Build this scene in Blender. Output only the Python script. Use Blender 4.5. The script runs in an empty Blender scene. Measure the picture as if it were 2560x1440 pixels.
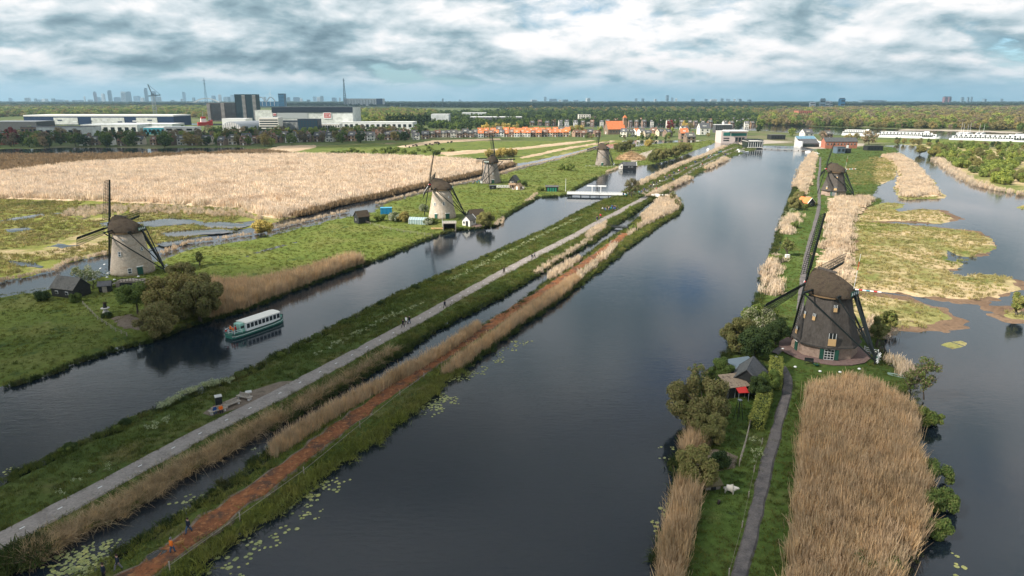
import bpy, bmesh, math, random
import numpy as np
from mathutils import Vector, Matrix, geometry, noise as mnoise

# ------------------------------------------------------------------ camera
CAM_H = 46.0
F_PX = 1707.0                                    # focal length in photograph pixels (2560 wide)
PITCH = math.atan((720 - 248) / F_PX)
CP, SP = math.cos(PITCH), math.sin(PITCH)
scene = bpy.context.scene
col = scene.collection
cam_data = bpy.data.cameras.new('camera')
cam_data.sensor_width = 36.0
cam_data.lens = 36.0 * F_PX / 2560.0
cam_data.clip_start = 0.5
cam_data.clip_end = 60000
cam = bpy.data.objects.new('camera', cam_data)
col.objects.link(cam)
cam.location = (0, 0, CAM_H)
cam.rotation_euler = (math.pi / 2 - PITCH, 0, 0)
scene.camera = cam

# ------------------------------------------------------------------ sky, sun, exposure
SUN_EL = math.radians(40)
SUN_AZ = math.atan2(-0.93, -0.36)                # measured from +Y towards +X: left, a little behind the camera
SUN_DIR = Vector((math.cos(SUN_EL) * math.sin(SUN_AZ), math.cos(SUN_EL) * math.cos(SUN_AZ), math.sin(SUN_EL)))
scene.view_settings.view_transform = 'Standard'
scene.view_settings.look = 'None'
scene.view_settings.exposure = 0.72
scene.view_settings.gamma = 1.0
scene.view_settings.use_curve_mapping = False
scene.render.engine = 'CYCLES'
scene.cycles.use_denoising = True
scene.cycles.max_bounces = 6
scene.cycles.diffuse_bounces = 2
scene.cycles.glossy_bounces = 3
scene.cycles.transmission_bounces = 3
scene.cycles.transparent_max_bounces = 8
scene.cycles.volume_bounces = 0
scene.cycles.sample_clamp_indirect = 4.0

world = bpy.data.worlds.new('World')
scene.world = world
world.use_nodes = True
wt = world.node_tree
wt.nodes.clear()

class NT:
    """tiny helper for writing node trees"""
    def __init__(self, tree): self.t = tree
    def n(self, typ, **kw):
        nd = self.t.nodes.new(typ)
        for k, v in kw.items():
            if k.startswith('i_'):
                nd.inputs[k[2:].replace('_', ' ')].default_value = v
            elif k.startswith('s_'):
                nd.inputs[int(k[2:])].default_value = v
            else: setattr(nd, k, v)
        return nd
    def l(self, a, b): self.t.links.new(a, b)
    def math(self, op, a, b=None, c=None, clamp=False):
        nd = self.t.nodes.new('ShaderNodeMath'); nd.operation = op; nd.use_clamp = clamp
        for i, v in enumerate((a, b, c)):
            if v is None: continue
            if isinstance(v, (int, float)): nd.inputs[i].default_value = v
            else: self.l(v, nd.inputs[i])
        return nd.outputs[0]
    def vmath(self, op, a, b=None, scale=None):
        nd = self.t.nodes.new('ShaderNodeVectorMath'); nd.operation = op
        for i, v in enumerate((a, b)):
            if v is None: continue
            if isinstance(v, (tuple, list)): nd.inputs[i].default_value = v
            else: self.l(v, nd.inputs[i])
        if scale is not None:
            if isinstance(scale, (int, float)): nd.inputs['Scale'].default_value = scale
            else: self.l(scale, nd.inputs['Scale'])
        return nd.outputs[0]
    def noise(self, vec, scale, detail=4.0, rough=0.5, dist=0.0):
        nd = self.t.nodes.new('ShaderNodeTexNoise')
        nd.inputs['Scale'].default_value = scale; nd.inputs['Detail'].default_value = detail
        nd.inputs['Roughness'].default_value = rough; nd.inputs['Distortion'].default_value = dist
        if vec is not None: self.l(vec, nd.inputs['Vector'])
        return nd.outputs['Fac']
    def ramp(self, fac, stops, interp='LINEAR'):
        nd = self.t.nodes.new('ShaderNodeValToRGB'); cr = nd.color_ramp; cr.interpolation = interp
        while len(cr.elements) < len(stops): cr.elements.new(0.5)
        for e, (p, c) in zip(cr.elements, stops):
            e.position = p; e.color = (c, c, c, 1) if isinstance(c, (int, float)) else (*c, 1)
        self.l(fac, nd.inputs['Fac'])
        return nd.outputs['Color']
    def mix(self, fac, a, b, mode='MIX'):
        nd = self.t.nodes.new('ShaderNodeMix'); nd.data_type = 'RGBA'; nd.blend_type = mode
        for i, v in ((0, fac), (6, a), (7, b)):
            if isinstance(v, (int, float)): nd.inputs[i].default_value = v
            elif isinstance(v, (tuple, list)): nd.inputs[i].default_value = (*v[:3], 1)
            else: self.l(v, nd.inputs[i])
        return nd.outputs[2]

SKY_STRENGTH = 0.10
W = NT(wt)
sky = W.n('ShaderNodeTexSky', sky_type='NISHITA', sun_disc=False, sun_elevation=SUN_EL, sun_rotation=SUN_AZ % (2 * math.pi))
sky.air_density = 1.0; sky.dust_density = 0.3; sky.ozone_density = 3.0; sky.altitude = 50
tc = W.n('ShaderNodeTexCoord')
sep = W.n('ShaderNodeSeparateXYZ'); W.l(tc.outputs['Generated'], sep.inputs[0])
zpos = W.math('MAXIMUM', sep.outputs['Z'], 0.0)
inv = W.math('DIVIDE', 1.0, W.math('ADD', zpos, 0.31))
cmb = W.n('ShaderNodeCombineXYZ')
W.l(W.math('MULTIPLY', sep.outputs['X'], inv), cmb.inputs[0])
W.l(W.math('MULTIPLY', sep.outputs['Y'], inv), cmb.inputs[1])
W.l(W.math('MULTIPLY', zpos, 2.0), cmb.inputs[2])
SEED = (4.3, 9.6, 0.0)
def shifted(f, side):
    return W.vmath('ADD', W.vmath('SCALE', cmb.outputs[0], scale=f), (SEED[0] + side, SEED[1], SEED[2]))
def cloud_density(vec, detail=8.0):
    wob = W.t.nodes.new('ShaderNodeTexNoise'); wob.inputs['Scale'].default_value = 3.4; wob.inputs['Detail'].default_value = 2
    W.l(vec, wob.inputs['Vector'])
    v2 = W.vmath('ADD', vec, W.vmath('SCALE', W.vmath('SUBTRACT', wob.outputs['Color'], (.5, .5, .5)), scale=0.17))
    big = W.noise(v2, 1.55, 2.0, 0.5)
    mid = W.noise(v2, 4.6, detail, 0.60)
    return W.math('ADD', W.math('MULTIPLY', big, 0.62), W.math('MULTIPLY', mid, 0.42))
d0 = cloud_density(shifted(1.0, 0.0))
d1 = cloud_density(shifted(0.975, -0.02), 4.0)
d2 = cloud_density(shifted(0.925, -0.05), 2.0)
open_ = W.ramp(zpos, [(0.16, 0.0), (0.55, 1.0)])          # looking up there is more open sky between the clouds than at the horizon
cover = W.ramp(W.math('SUBTRACT', d0, W.math('MULTIPLY', open_, 0.085)), [(0.36, 0.0), (0.42, 0.8), (0.48, 1.0)], 'EASE')
lit = W.math('ADD', 0.58, W.math('ADD', W.math('MULTIPLY', W.math('SUBTRACT', d0, d1), 2.6), W.math('MULTIPLY', W.math('SUBTRACT', d0, d2), 2.6)))
thick = W.math('MULTIPLY', W.math('SUBTRACT', d0, 0.54), 2.2)
lit = W.math('SUBTRACT', lit, W.math('MAXIMUM', thick, -0.10), clamp=True)
k = 1.0 / SKY_STRENGTH
ccol = W.ramp(lit, [(0.0, (0.10, 0.155, 0.185)), (0.28, (0.215, 0.295, 0.33)), (0.58, (0.46, 0.505, 0.525)), (0.80, (0.66, 0.645, 0.64)), (1.0, (0.74, 0.70, 0.69))])
ccol = W.vmath('SCALE', ccol, scale=k)
blue = W.mix(1.0, sky.outputs[0], (0.58, 0.74, 0.86), 'MULTIPLY')
full = W.mix(cover, blue, ccol)
# distant air in front of the lowest clouds: the sky itself pales to blue at the horizon
hz = W.ramp(sep.outputs['Z'], [(0.0, 1.0), (0.012, 0.88), (0.028, 0.22), (0.05, 0.0)])
full = W.mix(W.math('MULTIPLY', hz, 0.85), full, tuple(k * c for c in (0.20, 0.39, 0.49)))
bg = W.n('ShaderNodeBackground'); bg.inputs['Strength'].default_value = SKY_STRENGTH
W.l(full, bg.inputs['Color'])
wo = W.n('ShaderNodeOutputWorld'); W.l(bg.outputs[0], wo.inputs['Surface'])

sun_data = bpy.data.lights.new('sun', 'SUN')
sun_data.energy = 5.0
sun_data.angle = math.radians(0.55)
sun_data.color = (1.0, 0.935, 0.84)
sun = bpy.data.objects.new('sun', sun_data)
col.objects.link(sun)
sun.rotation_euler = (-SUN_DIR).to_track_quat('-Z', 'Y').to_euler()
sun.location = (0, 0, 400)

# ------------------------------------------------------------------ helpers
RNG = np.random.default_rng(11)
random.seed(5)

def G(px, py, z=0.0):
    """photograph pixel -> world point on the horizontal plane z"""
    u = (px - 1280) / F_PX; v = (720 - py) / F_PX
    d = (u, CP + v * SP, -SP + v * CP)
    t = (z - CAM_H) / d[2]
    return Vector((d[0] * t, d[1] * t, z))

def row_of(p):
    z = p[2] - CAM_H
    return 720 - F_PX * (p[1] * SP + z * CP) / (p[1] * CP - z * SP)

def height_for(p, ytop):
    """height of a vertical at ground point p whose top shows at photo row ytop"""
    v = (720 - ytop) / F_PX
    # (y*SP + z*CP) = v*(y*CP - z*SP)
    z = p[1] * (v * CP - SP) / (CP + v * SP)
    return z + CAM_H - p[2]

def tag(o, label=None, cat=None, group=None, kind=None):
    if label: o['label'] = label
    if cat: o['category'] = cat
    if group: o['group'] = group
    if kind: o['kind'] = kind
    return o

def empty(name, loc=(0, 0, 0), rz=0.0, label=None, cat=None, group=None):
    o = bpy.data.objects.new(name, None)
    o.empty_display_size = 0.5
    col.objects.link(o)
    o.location = loc; o.rotation_euler = (0, 0, rz)
    return tag(o, label, cat, group)

def link(name, me, parent=None, loc=None, rz=None, scale=None):
    o = bpy.data.objects.new(name, me)
    col.objects.link(o)
    if parent is not None: o.parent = parent
    if loc is not None: o.location = loc
    if rz is not None: o.rotation_euler = (0, 0, rz)
    if scale is not None: o.scale = scale if not isinstance(scale, (int, float)) else (scale,) * 3
    return o

class MB:
    """collects shapes and links them as ONE mesh object"""
    def __init__(self, M=None): self.v = []; self.f = []; self.mi = []; self.M = M; self.cur = 0
    def add(self, vs, fs):
        b = len(self.v)
        if self.M is not None: vs = [self.M @ Vector(p) for p in vs]
        self.v += [tuple(p) for p in vs]
        self.f += [tuple(b + i for i in f) for f in fs]
        self.mi += [self.cur] * len(fs)
        return self
    def box(self, c, s, rz=0.0, taper=1.0):
        x, y, z = s[0] / 2, s[1] / 2, s[2] / 2
        ca, sa = math.cos(rz), math.sin(rz)
        vs = []
        for dz in (-1, 1):
            k = 1.0 if dz < 0 else taper
            for dx, dy in ((-1, -1), (1, -1), (1, 1), (-1, 1)):
                px, py = dx * x * k, dy * y * k
                vs.append((c[0] + px * ca - py * sa, c[1] + px * sa + py * ca, c[2] + dz * z))
        return self.add(vs, [(3, 2, 1, 0), (4, 5, 6, 7), (0, 1, 5, 4), (1, 2, 6, 5), (2, 3, 7, 6), (3, 0, 4, 7)])
    def beam(self, a, b, w, h=None, up=(0, 0, 1), w1=None, h1=None):
        a, b = Vector(a), Vector(b); d = (b - a).normalized(); up = Vector(up)
        if abs(d.dot(up)) > 0.97: up = Vector((1, 0, 0)) if abs(d.x) < 0.9 else Vector((0, 1, 0))
        s = d.cross(up).normalized(); t = s.cross(d).normalized()
        h = w if h is None else h; w1 = w if w1 is None else w1; h1 = h if h1 is None else h1
        vs = []
        for p, ww, hh in ((a, w, h), (b, w1, h1)):
            for i, j in ((-1, -1), (1, -1), (1, 1), (-1, 1)):
                vs.append(p + s * (i * ww / 2) + t * (j * hh / 2))
        return self.add(vs, [(3, 2, 1, 0), (4, 5, 6, 7), (0, 1, 5, 4), (1, 2, 6, 5), (2, 3, 7, 6), (3, 0, 4, 7)])
    def tube(self, a, b, r0, r1=None, n=8, cap=True):
        a, b = Vector(a), Vector(b); d = (b - a).normalized(); r1 = r0 if r1 is None else r1
        up = Vector((0, 0, 1)) if abs(d.z) < 0.9 else Vector((1, 0, 0))
        s = d.cross(up).normalized(); t = s.cross(d).normalized()
        vs = []
        for p, r in ((a, r0), (b, r1)):
            for i in range(n):
                an = 2 * math.pi * i / n
                vs.append(p + s * (r * math.cos(an)) + t * (r * math.sin(an)))
        fs = [(i, (i + 1) % n, n + (i + 1) % n, n + i) for i in range(n)]
        if cap: fs += [tuple(reversed(range(n))), tuple(range(n, 2 * n))]
        return self.add(vs, fs)
    def lathe(self, prof, n=24, rot=0.0, c=(0, 0), cap=True):
        vs = []
        for r, z in prof:
            for i in range(n):
                an = rot + 2 * math.pi * i / n
                vs.append((c[0] + r * math.cos(an), c[1] + r * math.sin(an), z))
        fs = []
        for k in range(len(prof) - 1):
            for i in range(n):
                j = (i + 1) % n
                fs.append((k * n + i, k * n + j, (k + 1) * n + j, (k + 1) * n + i))
        if cap:
            fs.append(tuple(reversed(range(n)))); m = (len(prof) - 1) * n; fs.append(tuple(range(m, m + n)))
        return self.add(vs, fs)
    def loft(self, rings, close=True, cap=True):
        n = len(rings[0]); vs = [p for r in rings for p in r]; fs = []
        for k in range(len(rings) - 1):
            for i in range(n if close else n - 1):
                j = (i + 1) % n
                fs.append((k * n + i, k * n + j, (k + 1) * n + j, (k + 1) * n + i))
        if cap:
            fs.append(tuple(reversed(range(n)))); m = (len(rings) - 1) * n; fs.append(tuple(range(m, m + n)))
        return self.add(vs, fs)
    def prism(self, poly, z0, z1):
        n = len(poly)
        vs = [(x, y, z0) for x, y in poly] + [(x, y, z1) for x, y in poly]
        return self.add(vs, [tuple(reversed(range(n))), tuple(range(n, 2 * n))] + [(i, (i + 1) % n, n + (i + 1) % n, n + i) for i in range(n)])
    def mesh(self, name, mats, smooth=False):
        me = bpy.data.meshes.new(name)
        me.from_pydata(self.v, [], self.f)
        for m in (mats if isinstance(mats, (list, tuple)) else [mats]): me.materials.append(m)
        if any(self.mi): me.polygons.foreach_set('material_index', self.mi)
        if smooth: me.polygons.foreach_set('use_smooth', [True] * len(self.f))
        bm = bmesh.new(); bm.from_mesh(me); bmesh.ops.recalc_face_normals(bm, faces=bm.faces); bm.to_mesh(me); bm.free()
        me.update()
        return me
    def build(self, name, mats, parent=None, smooth=False, **kw):
        return link(name, self.mesh(name, mats, smooth), parent, **kw)

def np_mesh(name, V, Fq, mats, mi=None, smooth=False):
    """quads or triangles from numpy arrays"""
    me = bpy.data.meshes.new(name)
    n, k = Fq.shape
    me.vertices.add(len(V)); me.vertices.foreach_set('co', V.astype(np.float32).ravel())
    me.loops.add(n * k); me.loops.foreach_set('vertex_index', Fq.astype(np.int32).ravel())
    me.polygons.add(n)
    me.polygons.foreach_set('loop_start', np.arange(0, n * k, k, dtype=np.int32))
    for m in (mats if isinstance(mats, (list, tuple)) else [mats]): me.materials.append(m)
    if mi is not None: me.polygons.foreach_set('material_index', mi.astype(np.int32))
    me.update(calc_edges=True)
    return me

# ------------------------------------------------------------------ materials
MATS = {}
def mat(name, c, rough=0.8, var=None, scale=1.0, detail=4.0, bump=0.0, bscale=None, spec=0.3, space='world', rand=0.0, metal=0.0, stretch=None, trans=0.0):
    """procedural material: base colour, optional list of further colours mixed by noise, bump"""
    if name in MATS: return MATS[name]
    m = bpy.data.materials.new(name); m.use_nodes = True
    t = NT(m.node_tree); m.node_tree.nodes.clear()
    out = t.n('ShaderNodeOutputMaterial'); b = t.n('ShaderNodeBsdfPrincipled')
    b.inputs['Roughness'].default_value = rough; b.inputs['Metallic'].default_value = metal
    b.inputs['Specular IOR Level'].default_value = spec
    t.l(b.outputs[0], out.inputs[0])
    if space == 'world': vec = t.n('ShaderNodeNewGeometry').outputs['Position']
    else: vec = t.n('ShaderNodeTexCoord').outputs['Object']
    if stretch:
        vec = t.vmath('MULTIPLY', vec, stretch)
    colr = None
    if var:
        f = t.noise(vec, scale, detail, 0.6)
        cs = [c] + list(var); n = len(cs)
        lo, hi = 0.33, 0.67
        colr = t.ramp(f, [(lo + (hi - lo) * i / (n - 1), x) for i, x in enumerate(cs)])
        f2 = t.noise(vec, scale * 6.3, 3.0, 0.6)
        colr = t.mix(1.0, colr, t.ramp(f2, [(0.25, 0.72), (0.75, 1.25)]), 'MULTIPLY')
    if rand:
        oi = t.n('ShaderNodeObjectInfo')
        if colr is None: colr = t.mix(0.0, c, c)
        colr = t.mix(1.0, colr, t.ramp(oi.outputs['Random'], [(0.0, (1 - rand, 1 - rand * 0.8, 1 - rand)), (0.5, 1.0), (1.0, (1 + rand, 1 + rand * 0.7, 1 - rand * 0.2))]), 'MULTIPLY')
    if colr is None: b.inputs['Base Color'].default_value = (*c, 1)
    else: t.l(colr, b.inputs['Base Color'])
    if bump:
        bp = t.n('ShaderNodeBump'); bp.inputs['Strength'].default_value = bump; bp.inputs['Distance'].default_value = 0.1
        t.l(t.noise(vec, bscale or scale * 8, 4.0, 0.6), bp.inputs['Height']); t.l(bp.outputs[0], b.inputs['Normal'])
    if trans:
        tr = t.n('ShaderNodeBsdfTranslucent'); ms = t.n('ShaderNodeMixShader'); ms.inputs[0].default_value = trans
        if colr is None: tr.inputs[0].default_value = (*c, 1)
        else: t.l(colr, tr.inputs[0])
        t.l(b.outputs[0], ms.inputs[1]); t.l(tr.outputs[0], ms.inputs[2]); t.l(ms.outputs[0], out.inputs[0])
    MATS[name] = m
    return m

def ground_mat(name, layers, bump=0.25, bscale=2.5):
    """ground: several noise layers (scale, low, high, colour) painted over the first colour"""
    m = bpy.data.materials.new(name); m.use_nodes = True
    t = NT(m.node_tree); m.node_tree.nodes.clear()
    out = t.n('ShaderNodeOutputMaterial'); b = t.n('ShaderNodeBsdfPrincipled')
    b.inputs['Roughness'].default_value = 0.95; b.inputs['Specular IOR Level'].default_value = 0.1
    t.l(b.outputs[0], out.inputs[0])
    pos = t.n('ShaderNodeNewGeometry').outputs['Position']
    c = layers[0]
    cur = t.mix(t.ramp(t.noise(pos, 0.09, 5, 0.6), [(0.35, 0), (0.65, 1)]), c[0], c[1])
    for i, (sc, lo, hi, cc) in enumerate(layers[1:]):
        off = t.vmath('ADD', pos, (37.0 * (i + 1), 11.0 * i, 5.0 * i))
        cur = t.mix(t.ramp(t.noise(off, sc, 6, 0.62), [(lo, 0), (hi, 1)]), cur, cc)
    cur = t.mix(1.0, cur, t.ramp(t.noise(pos, 1.3, 5, 0.7), [(0.25, 0.62), (0.75, 1.38)]), 'MULTIPLY')
    t.l(cur, b.inputs['Base Color'])
    if bump:
        bp = t.n('ShaderNodeBump'); bp.inputs['Strength'].default_value = bump; bp.inputs['Distance'].default_value = 0.3
        t.l(t.noise(pos, bscale, 5, 0.65), bp.inputs['Height']); t.l(bp.outputs[0], b.inputs['Normal'])
    MATS[name] = m
    return m

def water_mat(name, base, wave=1.0, rough=0.06):
    m = bpy.data.materials.new(name); m.use_nodes = True
    t = NT(m.node_tree); m.node_tree.nodes.clear()
    out = t.n('ShaderNodeOutputMaterial'); b = t.n('ShaderNodeBsdfPrincipled')
    b.inputs['Base Color'].default_value = (*base, 1)
    b.inputs['Roughness'].default_value = rough; b.inputs['IOR'].default_value = 1.42
    t.l(b.outputs[0], out.inputs[0])
    pos = t.n('ShaderNodeNewGeometry').outputs['Position']
    p1 = t.vmath('MULTIPLY', pos, (0.45, 1.5, 1.0))
    h = t.math('ADD', t.math('MULTIPLY', t.noise(p1, 1.15, 3, 0.55, 0.4), 0.55), t.math('MULTIPLY', t.noise(pos, 0.30, 3, 0.5), 0.6))
    h = t.math('ADD', h, t.math('MULTIPLY', t.noise(p1, 4.2, 2, 0.5), 0.13))
    # wind lanes: ripples are stronger in some patches than others
    lane = t.ramp(t.noise(t.vmath('MULTIPLY', pos, (1.0, 0.35, 1.0)), 0.022, 3, 0.55), [(0.32, 0.35), (0.68, 1.0)])
    bp = t.n('ShaderNodeBump'); bp.inputs['Distance'].default_value = 0.040 * wave
    t.l(lane, bp.inputs['Strength']); t.l(h, bp.inputs['Height']); t.l(bp.outputs[0], b.inputs['Normal'])
    MATS[name] = m
    return m

M = {}
M['water'] = water_mat('water', (0.010, 0.016, 0.023))
M['pool'] = water_mat('shallow_water', (0.03, 0.03, 0.03), 0.35, 0.04)
M['meadow'] = ground_mat('meadow_grass', [((0.095, 0.130, 0.026), (0.140, 0.165, 0.036)), (0.055, 0.50, 0.64, (0.155, 0.165, 0.045)), (0.13, 0.58, 0.68, (0.05, 0.08, 0.022)), (0.35, 0.66, 0.74, (0.20, 0.18, 0.09))])
M['bank'] = ground_mat('dyke_grass', [((0.055, 0.085, 0.020), (0.090, 0.115, 0.030)), (0.12, 0.52, 0.66, (0.135, 0.120, 0.045)), (0.4, 0.62, 0.72, (0.03, 0.045, 0.016))])
M['lawn'] = ground_mat('garden_grass', [((0.050, 0.090, 0.018), (0.085, 0.120, 0.028)), (0.16, 0.56, 0.68, (0.11, 0.125, 0.04)), (0.5, 0.64, 0.73, (0.035, 0.055, 0.018))])
M['marsh'] = ground_mat('marsh_grass', [((0.17, 0.185, 0.055), (0.26, 0.235, 0.090)), (0.035, 0.46, 0.58, (0.46, 0.35, 0.20)), (0.075, 0.56, 0.66, (0.12, 0.145, 0.035)), (0.19, 0.62, 0.70, (0.13, 0.085, 0.055))])
M['marsh_dark'] = ground_mat('wet_marsh', [((0.12, 0.14, 0.032), (0.20, 0.19, 0.055)), (0.020, 0.47, 0.56, (0.21, 0.225, 0.05)), (0.040, 0.55, 0.62, (0.075, 0.062, 0.040)), (0.028, 0.56, 0.64, (0.38, 0.29, 0.17)), (0.16, 0.58, 0.68, (0.32, 0.25, 0.14))])
M['mud'] = ground_mat('bare_mud', [((0.15, 0.095, 0.06), (0.21, 0.14, 0.09)), (0.3, 0.55, 0.7, (0.08, 0.055, 0.04))])
M['farland'] = ground_mat('far_fields', [((0.075, 0.105, 0.035), (0.12, 0.14, 0.045)), (0.004, 0.52, 0.60, (0.16, 0.15, 0.08)), (0.008, 0.56, 0.64, (0.05, 0.07, 0.03))], bump=0)
M['reed_floor'] = ground_mat('reed_bed_floor', [((0.40, 0.29, 0.185), (0.50, 0.375, 0.25)), (0.05, 0.52, 0.66, (0.57, 0.44, 0.30)), (0.10, 0.60, 0.70, (0.33, 0.24, 0.12)), (0.03, 0.66, 0.72, (0.20, 0.19, 0.07))], bump=0.6, bscale=1.2)
M['reed_shade'] = ground_mat('shade_brown_reed_bed', [((0.21, 0.145, 0.085), (0.28, 0.20, 0.12)), (0.03, 0.54, 0.66, (0.15, 0.12, 0.06)), (0.07, 0.60, 0.70, (0.36, 0.27, 0.16))], bump=0.6, bscale=1.2)  # brown tones stand in for cloud shade lying on the reed
M['chips'] = ground_mat('wood_chips', [((0.19, 0.080, 0.042), (0.28, 0.11, 0.048)), (0.5, 0.50, 0.60, (0.115, 0.065, 0.045)), (1.6, 0.54, 0.64, (0.36, 0.17, 0.075)), (3.5, 0.58, 0.68, (0.09, 0.05, 0.035))], 0.8, 5)
M['asphalt'] = mat('path_asphalt', (0.215, 0.187, 0.168), 0.9, [(0.285, 0.25, 0.225), (0.245, 0.213, 0.192)], 0.5, bump=0.15, bscale=6)
M['cinder'] = mat('cinder_path', (0.085, 0.078, 0.078), 0.95, [(0.13, 0.115, 0.11), (0.16, 0.14, 0.13)], 0.8, bump=0.5, bscale=3)
M['soil'] = mat('trodden_soil', (0.14, 0.105, 0.08), 0.95, [(0.20, 0.155, 0.115), (0.12, 0.095, 0.07)], 0.7, bump=0.3, bscale=4)
M['gravel'] = mat('pale_gravel', (0.34, 0.28, 0.22), 0.95, [(0.42, 0.36, 0.29), (0.30, 0.25, 0.2)], 0.5)
M['white'] = mat('white_paint', (0.78, 0.78, 0.76), 0.5)
M['black'] = mat('tarred_wood', (0.018, 0.020, 0.020), 0.65, [(0.03, 0.032, 0.032)], 2.0, space='obj')
M['darkbeam'] = mat('dark_green_timber', (0.016, 0.022, 0.022), 0.55)
M['green'] = mat('green_paint', (0.02, 0.085, 0.06), 0.5)
M['red'] = mat('red_paint', (0.50, 0.03, 0.025), 0.5)
M['yellow'] = mat('yellow_paint', (0.62, 0.40, 0.19), 0.6)
M['glass'] = mat('dark_window_glass', (0.02, 0.028, 0.032), 0.12, spec=0.6)
M['thatch'] = mat('weathered_thatch', (0.058, 0.050, 0.044), 0.98, [(0.092, 0.080, 0.070), (0.072, 0.062, 0.053)], 0.55, 6, bump=0.45, bscale=3.0, space='obj', stretch=(1, 1, 0.45))
M['cap_thatch'] = mat('brown_cap_thatch', (0.042, 0.030, 0.021), 0.98, [(0.072, 0.054, 0.037), (0.054, 0.042, 0.027)], 0.8, 6, bump=0.9, bscale=3.5, space='obj')
M['brick_pale'] = mat('pale_mill_brick', (0.42, 0.345, 0.27), 0.9, [(0.50, 0.42, 0.335), (0.40, 0.31, 0.235)], 0.35, 6, bump=0.3, bscale=4, space='obj', stretch=(1, 1, 2.0))
M['brick_grey'] = mat('grey_brown_brick', (0.22, 0.185, 0.155), 0.9, [(0.28, 0.24, 0.205), (0.18, 0.15, 0.125)], 0.4, 6, bump=0.3, bscale=4, space='obj', stretch=(1, 1, 2.0))
M['brick_red'] = mat('red_brick', (0.34, 0.12, 0.075), 0.9, [(0.40, 0.16, 0.10), (0.28, 0.10, 0.07)], 0.5, 5, space='obj')
M['brick_base'] = mat('mill_base_brick', (0.30, 0.215, 0.165), 0.9, [(0.38, 0.28, 0.22), (0.24, 0.17, 0.13)], 0.9, 5, bump=0.3, bscale=5, space='obj')
M['paving'] = mat('brick_paving', (0.17, 0.11, 0.095), 0.95, [(0.22, 0.145, 0.125), (0.14, 0.095, 0.085)], 1.2, 4, bump=0.3, bscale=5)
M['wood'] = mat('weathered_wood', (0.30, 0.255, 0.21), 0.85, [(0.38, 0.33, 0.275), (0.24, 0.20, 0.165)], 3.0, space='obj', bump=0.2)
M['concrete'] = mat('pale_concrete', (0.48, 0.46, 0.43), 0.85, [(0.56, 0.54, 0.51), (0.42, 0.40, 0.37)], 0.2, space='obj')
M['slate'] = mat('grey_roof_tiles', (0.075, 0.075, 0.08), 0.8, [(0.11, 0.11, 0.115), (0.06, 0.06, 0.065)], 0.8, space='obj', rand=0.2)
M['orange_tile'] = mat('orange_roof_tiles', (0.50, 0.14, 0.055), 0.8, [(0.60, 0.20, 0.08), (0.42, 0.11, 0.05)], 0.6, space='obj', rand=0.25)
M['brown_tile'] = mat('brown_roof_tiles', (0.17, 0.095, 0.07), 0.8, [(0.22, 0.12, 0.085), (0.14, 0.08, 0.06)], 0.6, space='obj', rand=0.2)
M['wall_white'] = mat('rendered_white_wall', (0.70, 0.67, 0.62), 0.85, rand=0.12)
M['wall_brown'] = mat('brown_house_brick', (0.24, 0.165, 0.125), 0.9, [(0.30, 0.21, 0.16), (0.20, 0.135, 0.10)], 0.5, space='obj', rand=0.2)
M['wall_cream'] = mat('cream_house_wall', (0.55, 0.47, 0.37), 0.9, rand=0.15)
M['steel'] = mat('grey_steel', (0.30, 0.32, 0.34), 0.5, metal=0.3)
M['clad'] = mat('pale_metal_cladding', (0.52, 0.54, 0.53), 0.6, [(0.58, 0.60, 0.59)], 0.03, space='obj', rand=0.1)
M['navy'] = mat('navy_cladding', (0.015, 0.035, 0.085), 0.5)
M['darkclad'] = mat('charcoal_cladding', (0.020, 0.030, 0.045), 0.5)
M['whiteclad'] = mat('white_metal_roof', (0.72, 0.71, 0.70), 0.6, rand=0.06)
M['teal'] = mat('teal_cladding', (0.06, 0.27, 0.33), 0.6)

# ------------------------------------------------------------------ polygons and scatter
def world_poly(pts, z=0.4):
    return [G(x, y, z).xy for x, y in pts]

def inside(P, poly):
    """vectorised point in polygon"""
    x, y = P[:, 0], P[:, 1]; c = np.zeros(len(P), bool); n = len(poly)
    for i in range(n):
        x0, y0 = poly[i - 1]; x1, y1 = poly[i]
        if y0 == y1: continue
        m = ((y0 > y) != (y1 > y)) & (x < (x1 - x0) * (y - y0) / (y1 - y0) + x0)
        c ^= m
    return c

def edge_dist(P, poly):
    d = np.full(len(P), 1e9); n = len(poly)
    for i in range(n):
        a = np.array(poly[i - 1]); b = np.array(poly[i]); ab = b - a; L = ab @ ab
        if L < 1e-9: continue
        t = np.clip(((P - a) @ ab) / L, 0, 1)
        q = P - (a + t[:, None] * ab)
        d = np.minimum(d, np.hypot(q[:, 0], q[:, 1]))
    return d

def rough_poly(poly, step, amp, seed=0, sizes=(0.05, 0.22)):
    """resample the outline and push it about with noise, so banks are uneven"""
    out = []; n = len(poly)
    for i in range(n):
        a = Vector(poly[i]); b = Vector(poly[(i + 1) % n]); L = (b - a).length
        st = max(step, (a.length + b.length) * 0.5 * 0.006)
        k = max(1, min(400, int(L / st)))
        nr = Vector((-(b - a).y, (b - a).x)).normalized() if L > 0 else Vector((0, 0))
        for j in range(k):
            p = a.lerp(b, j / k)
            o = 0
            for q, s in enumerate(sizes):
                o += mnoise.noise(Vector((p.x * s, p.y * s, seed * 3.1 + q * 9))) * amp / (1 + q * 0.7)
            out.append(p + nr * o)
    return out

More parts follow.
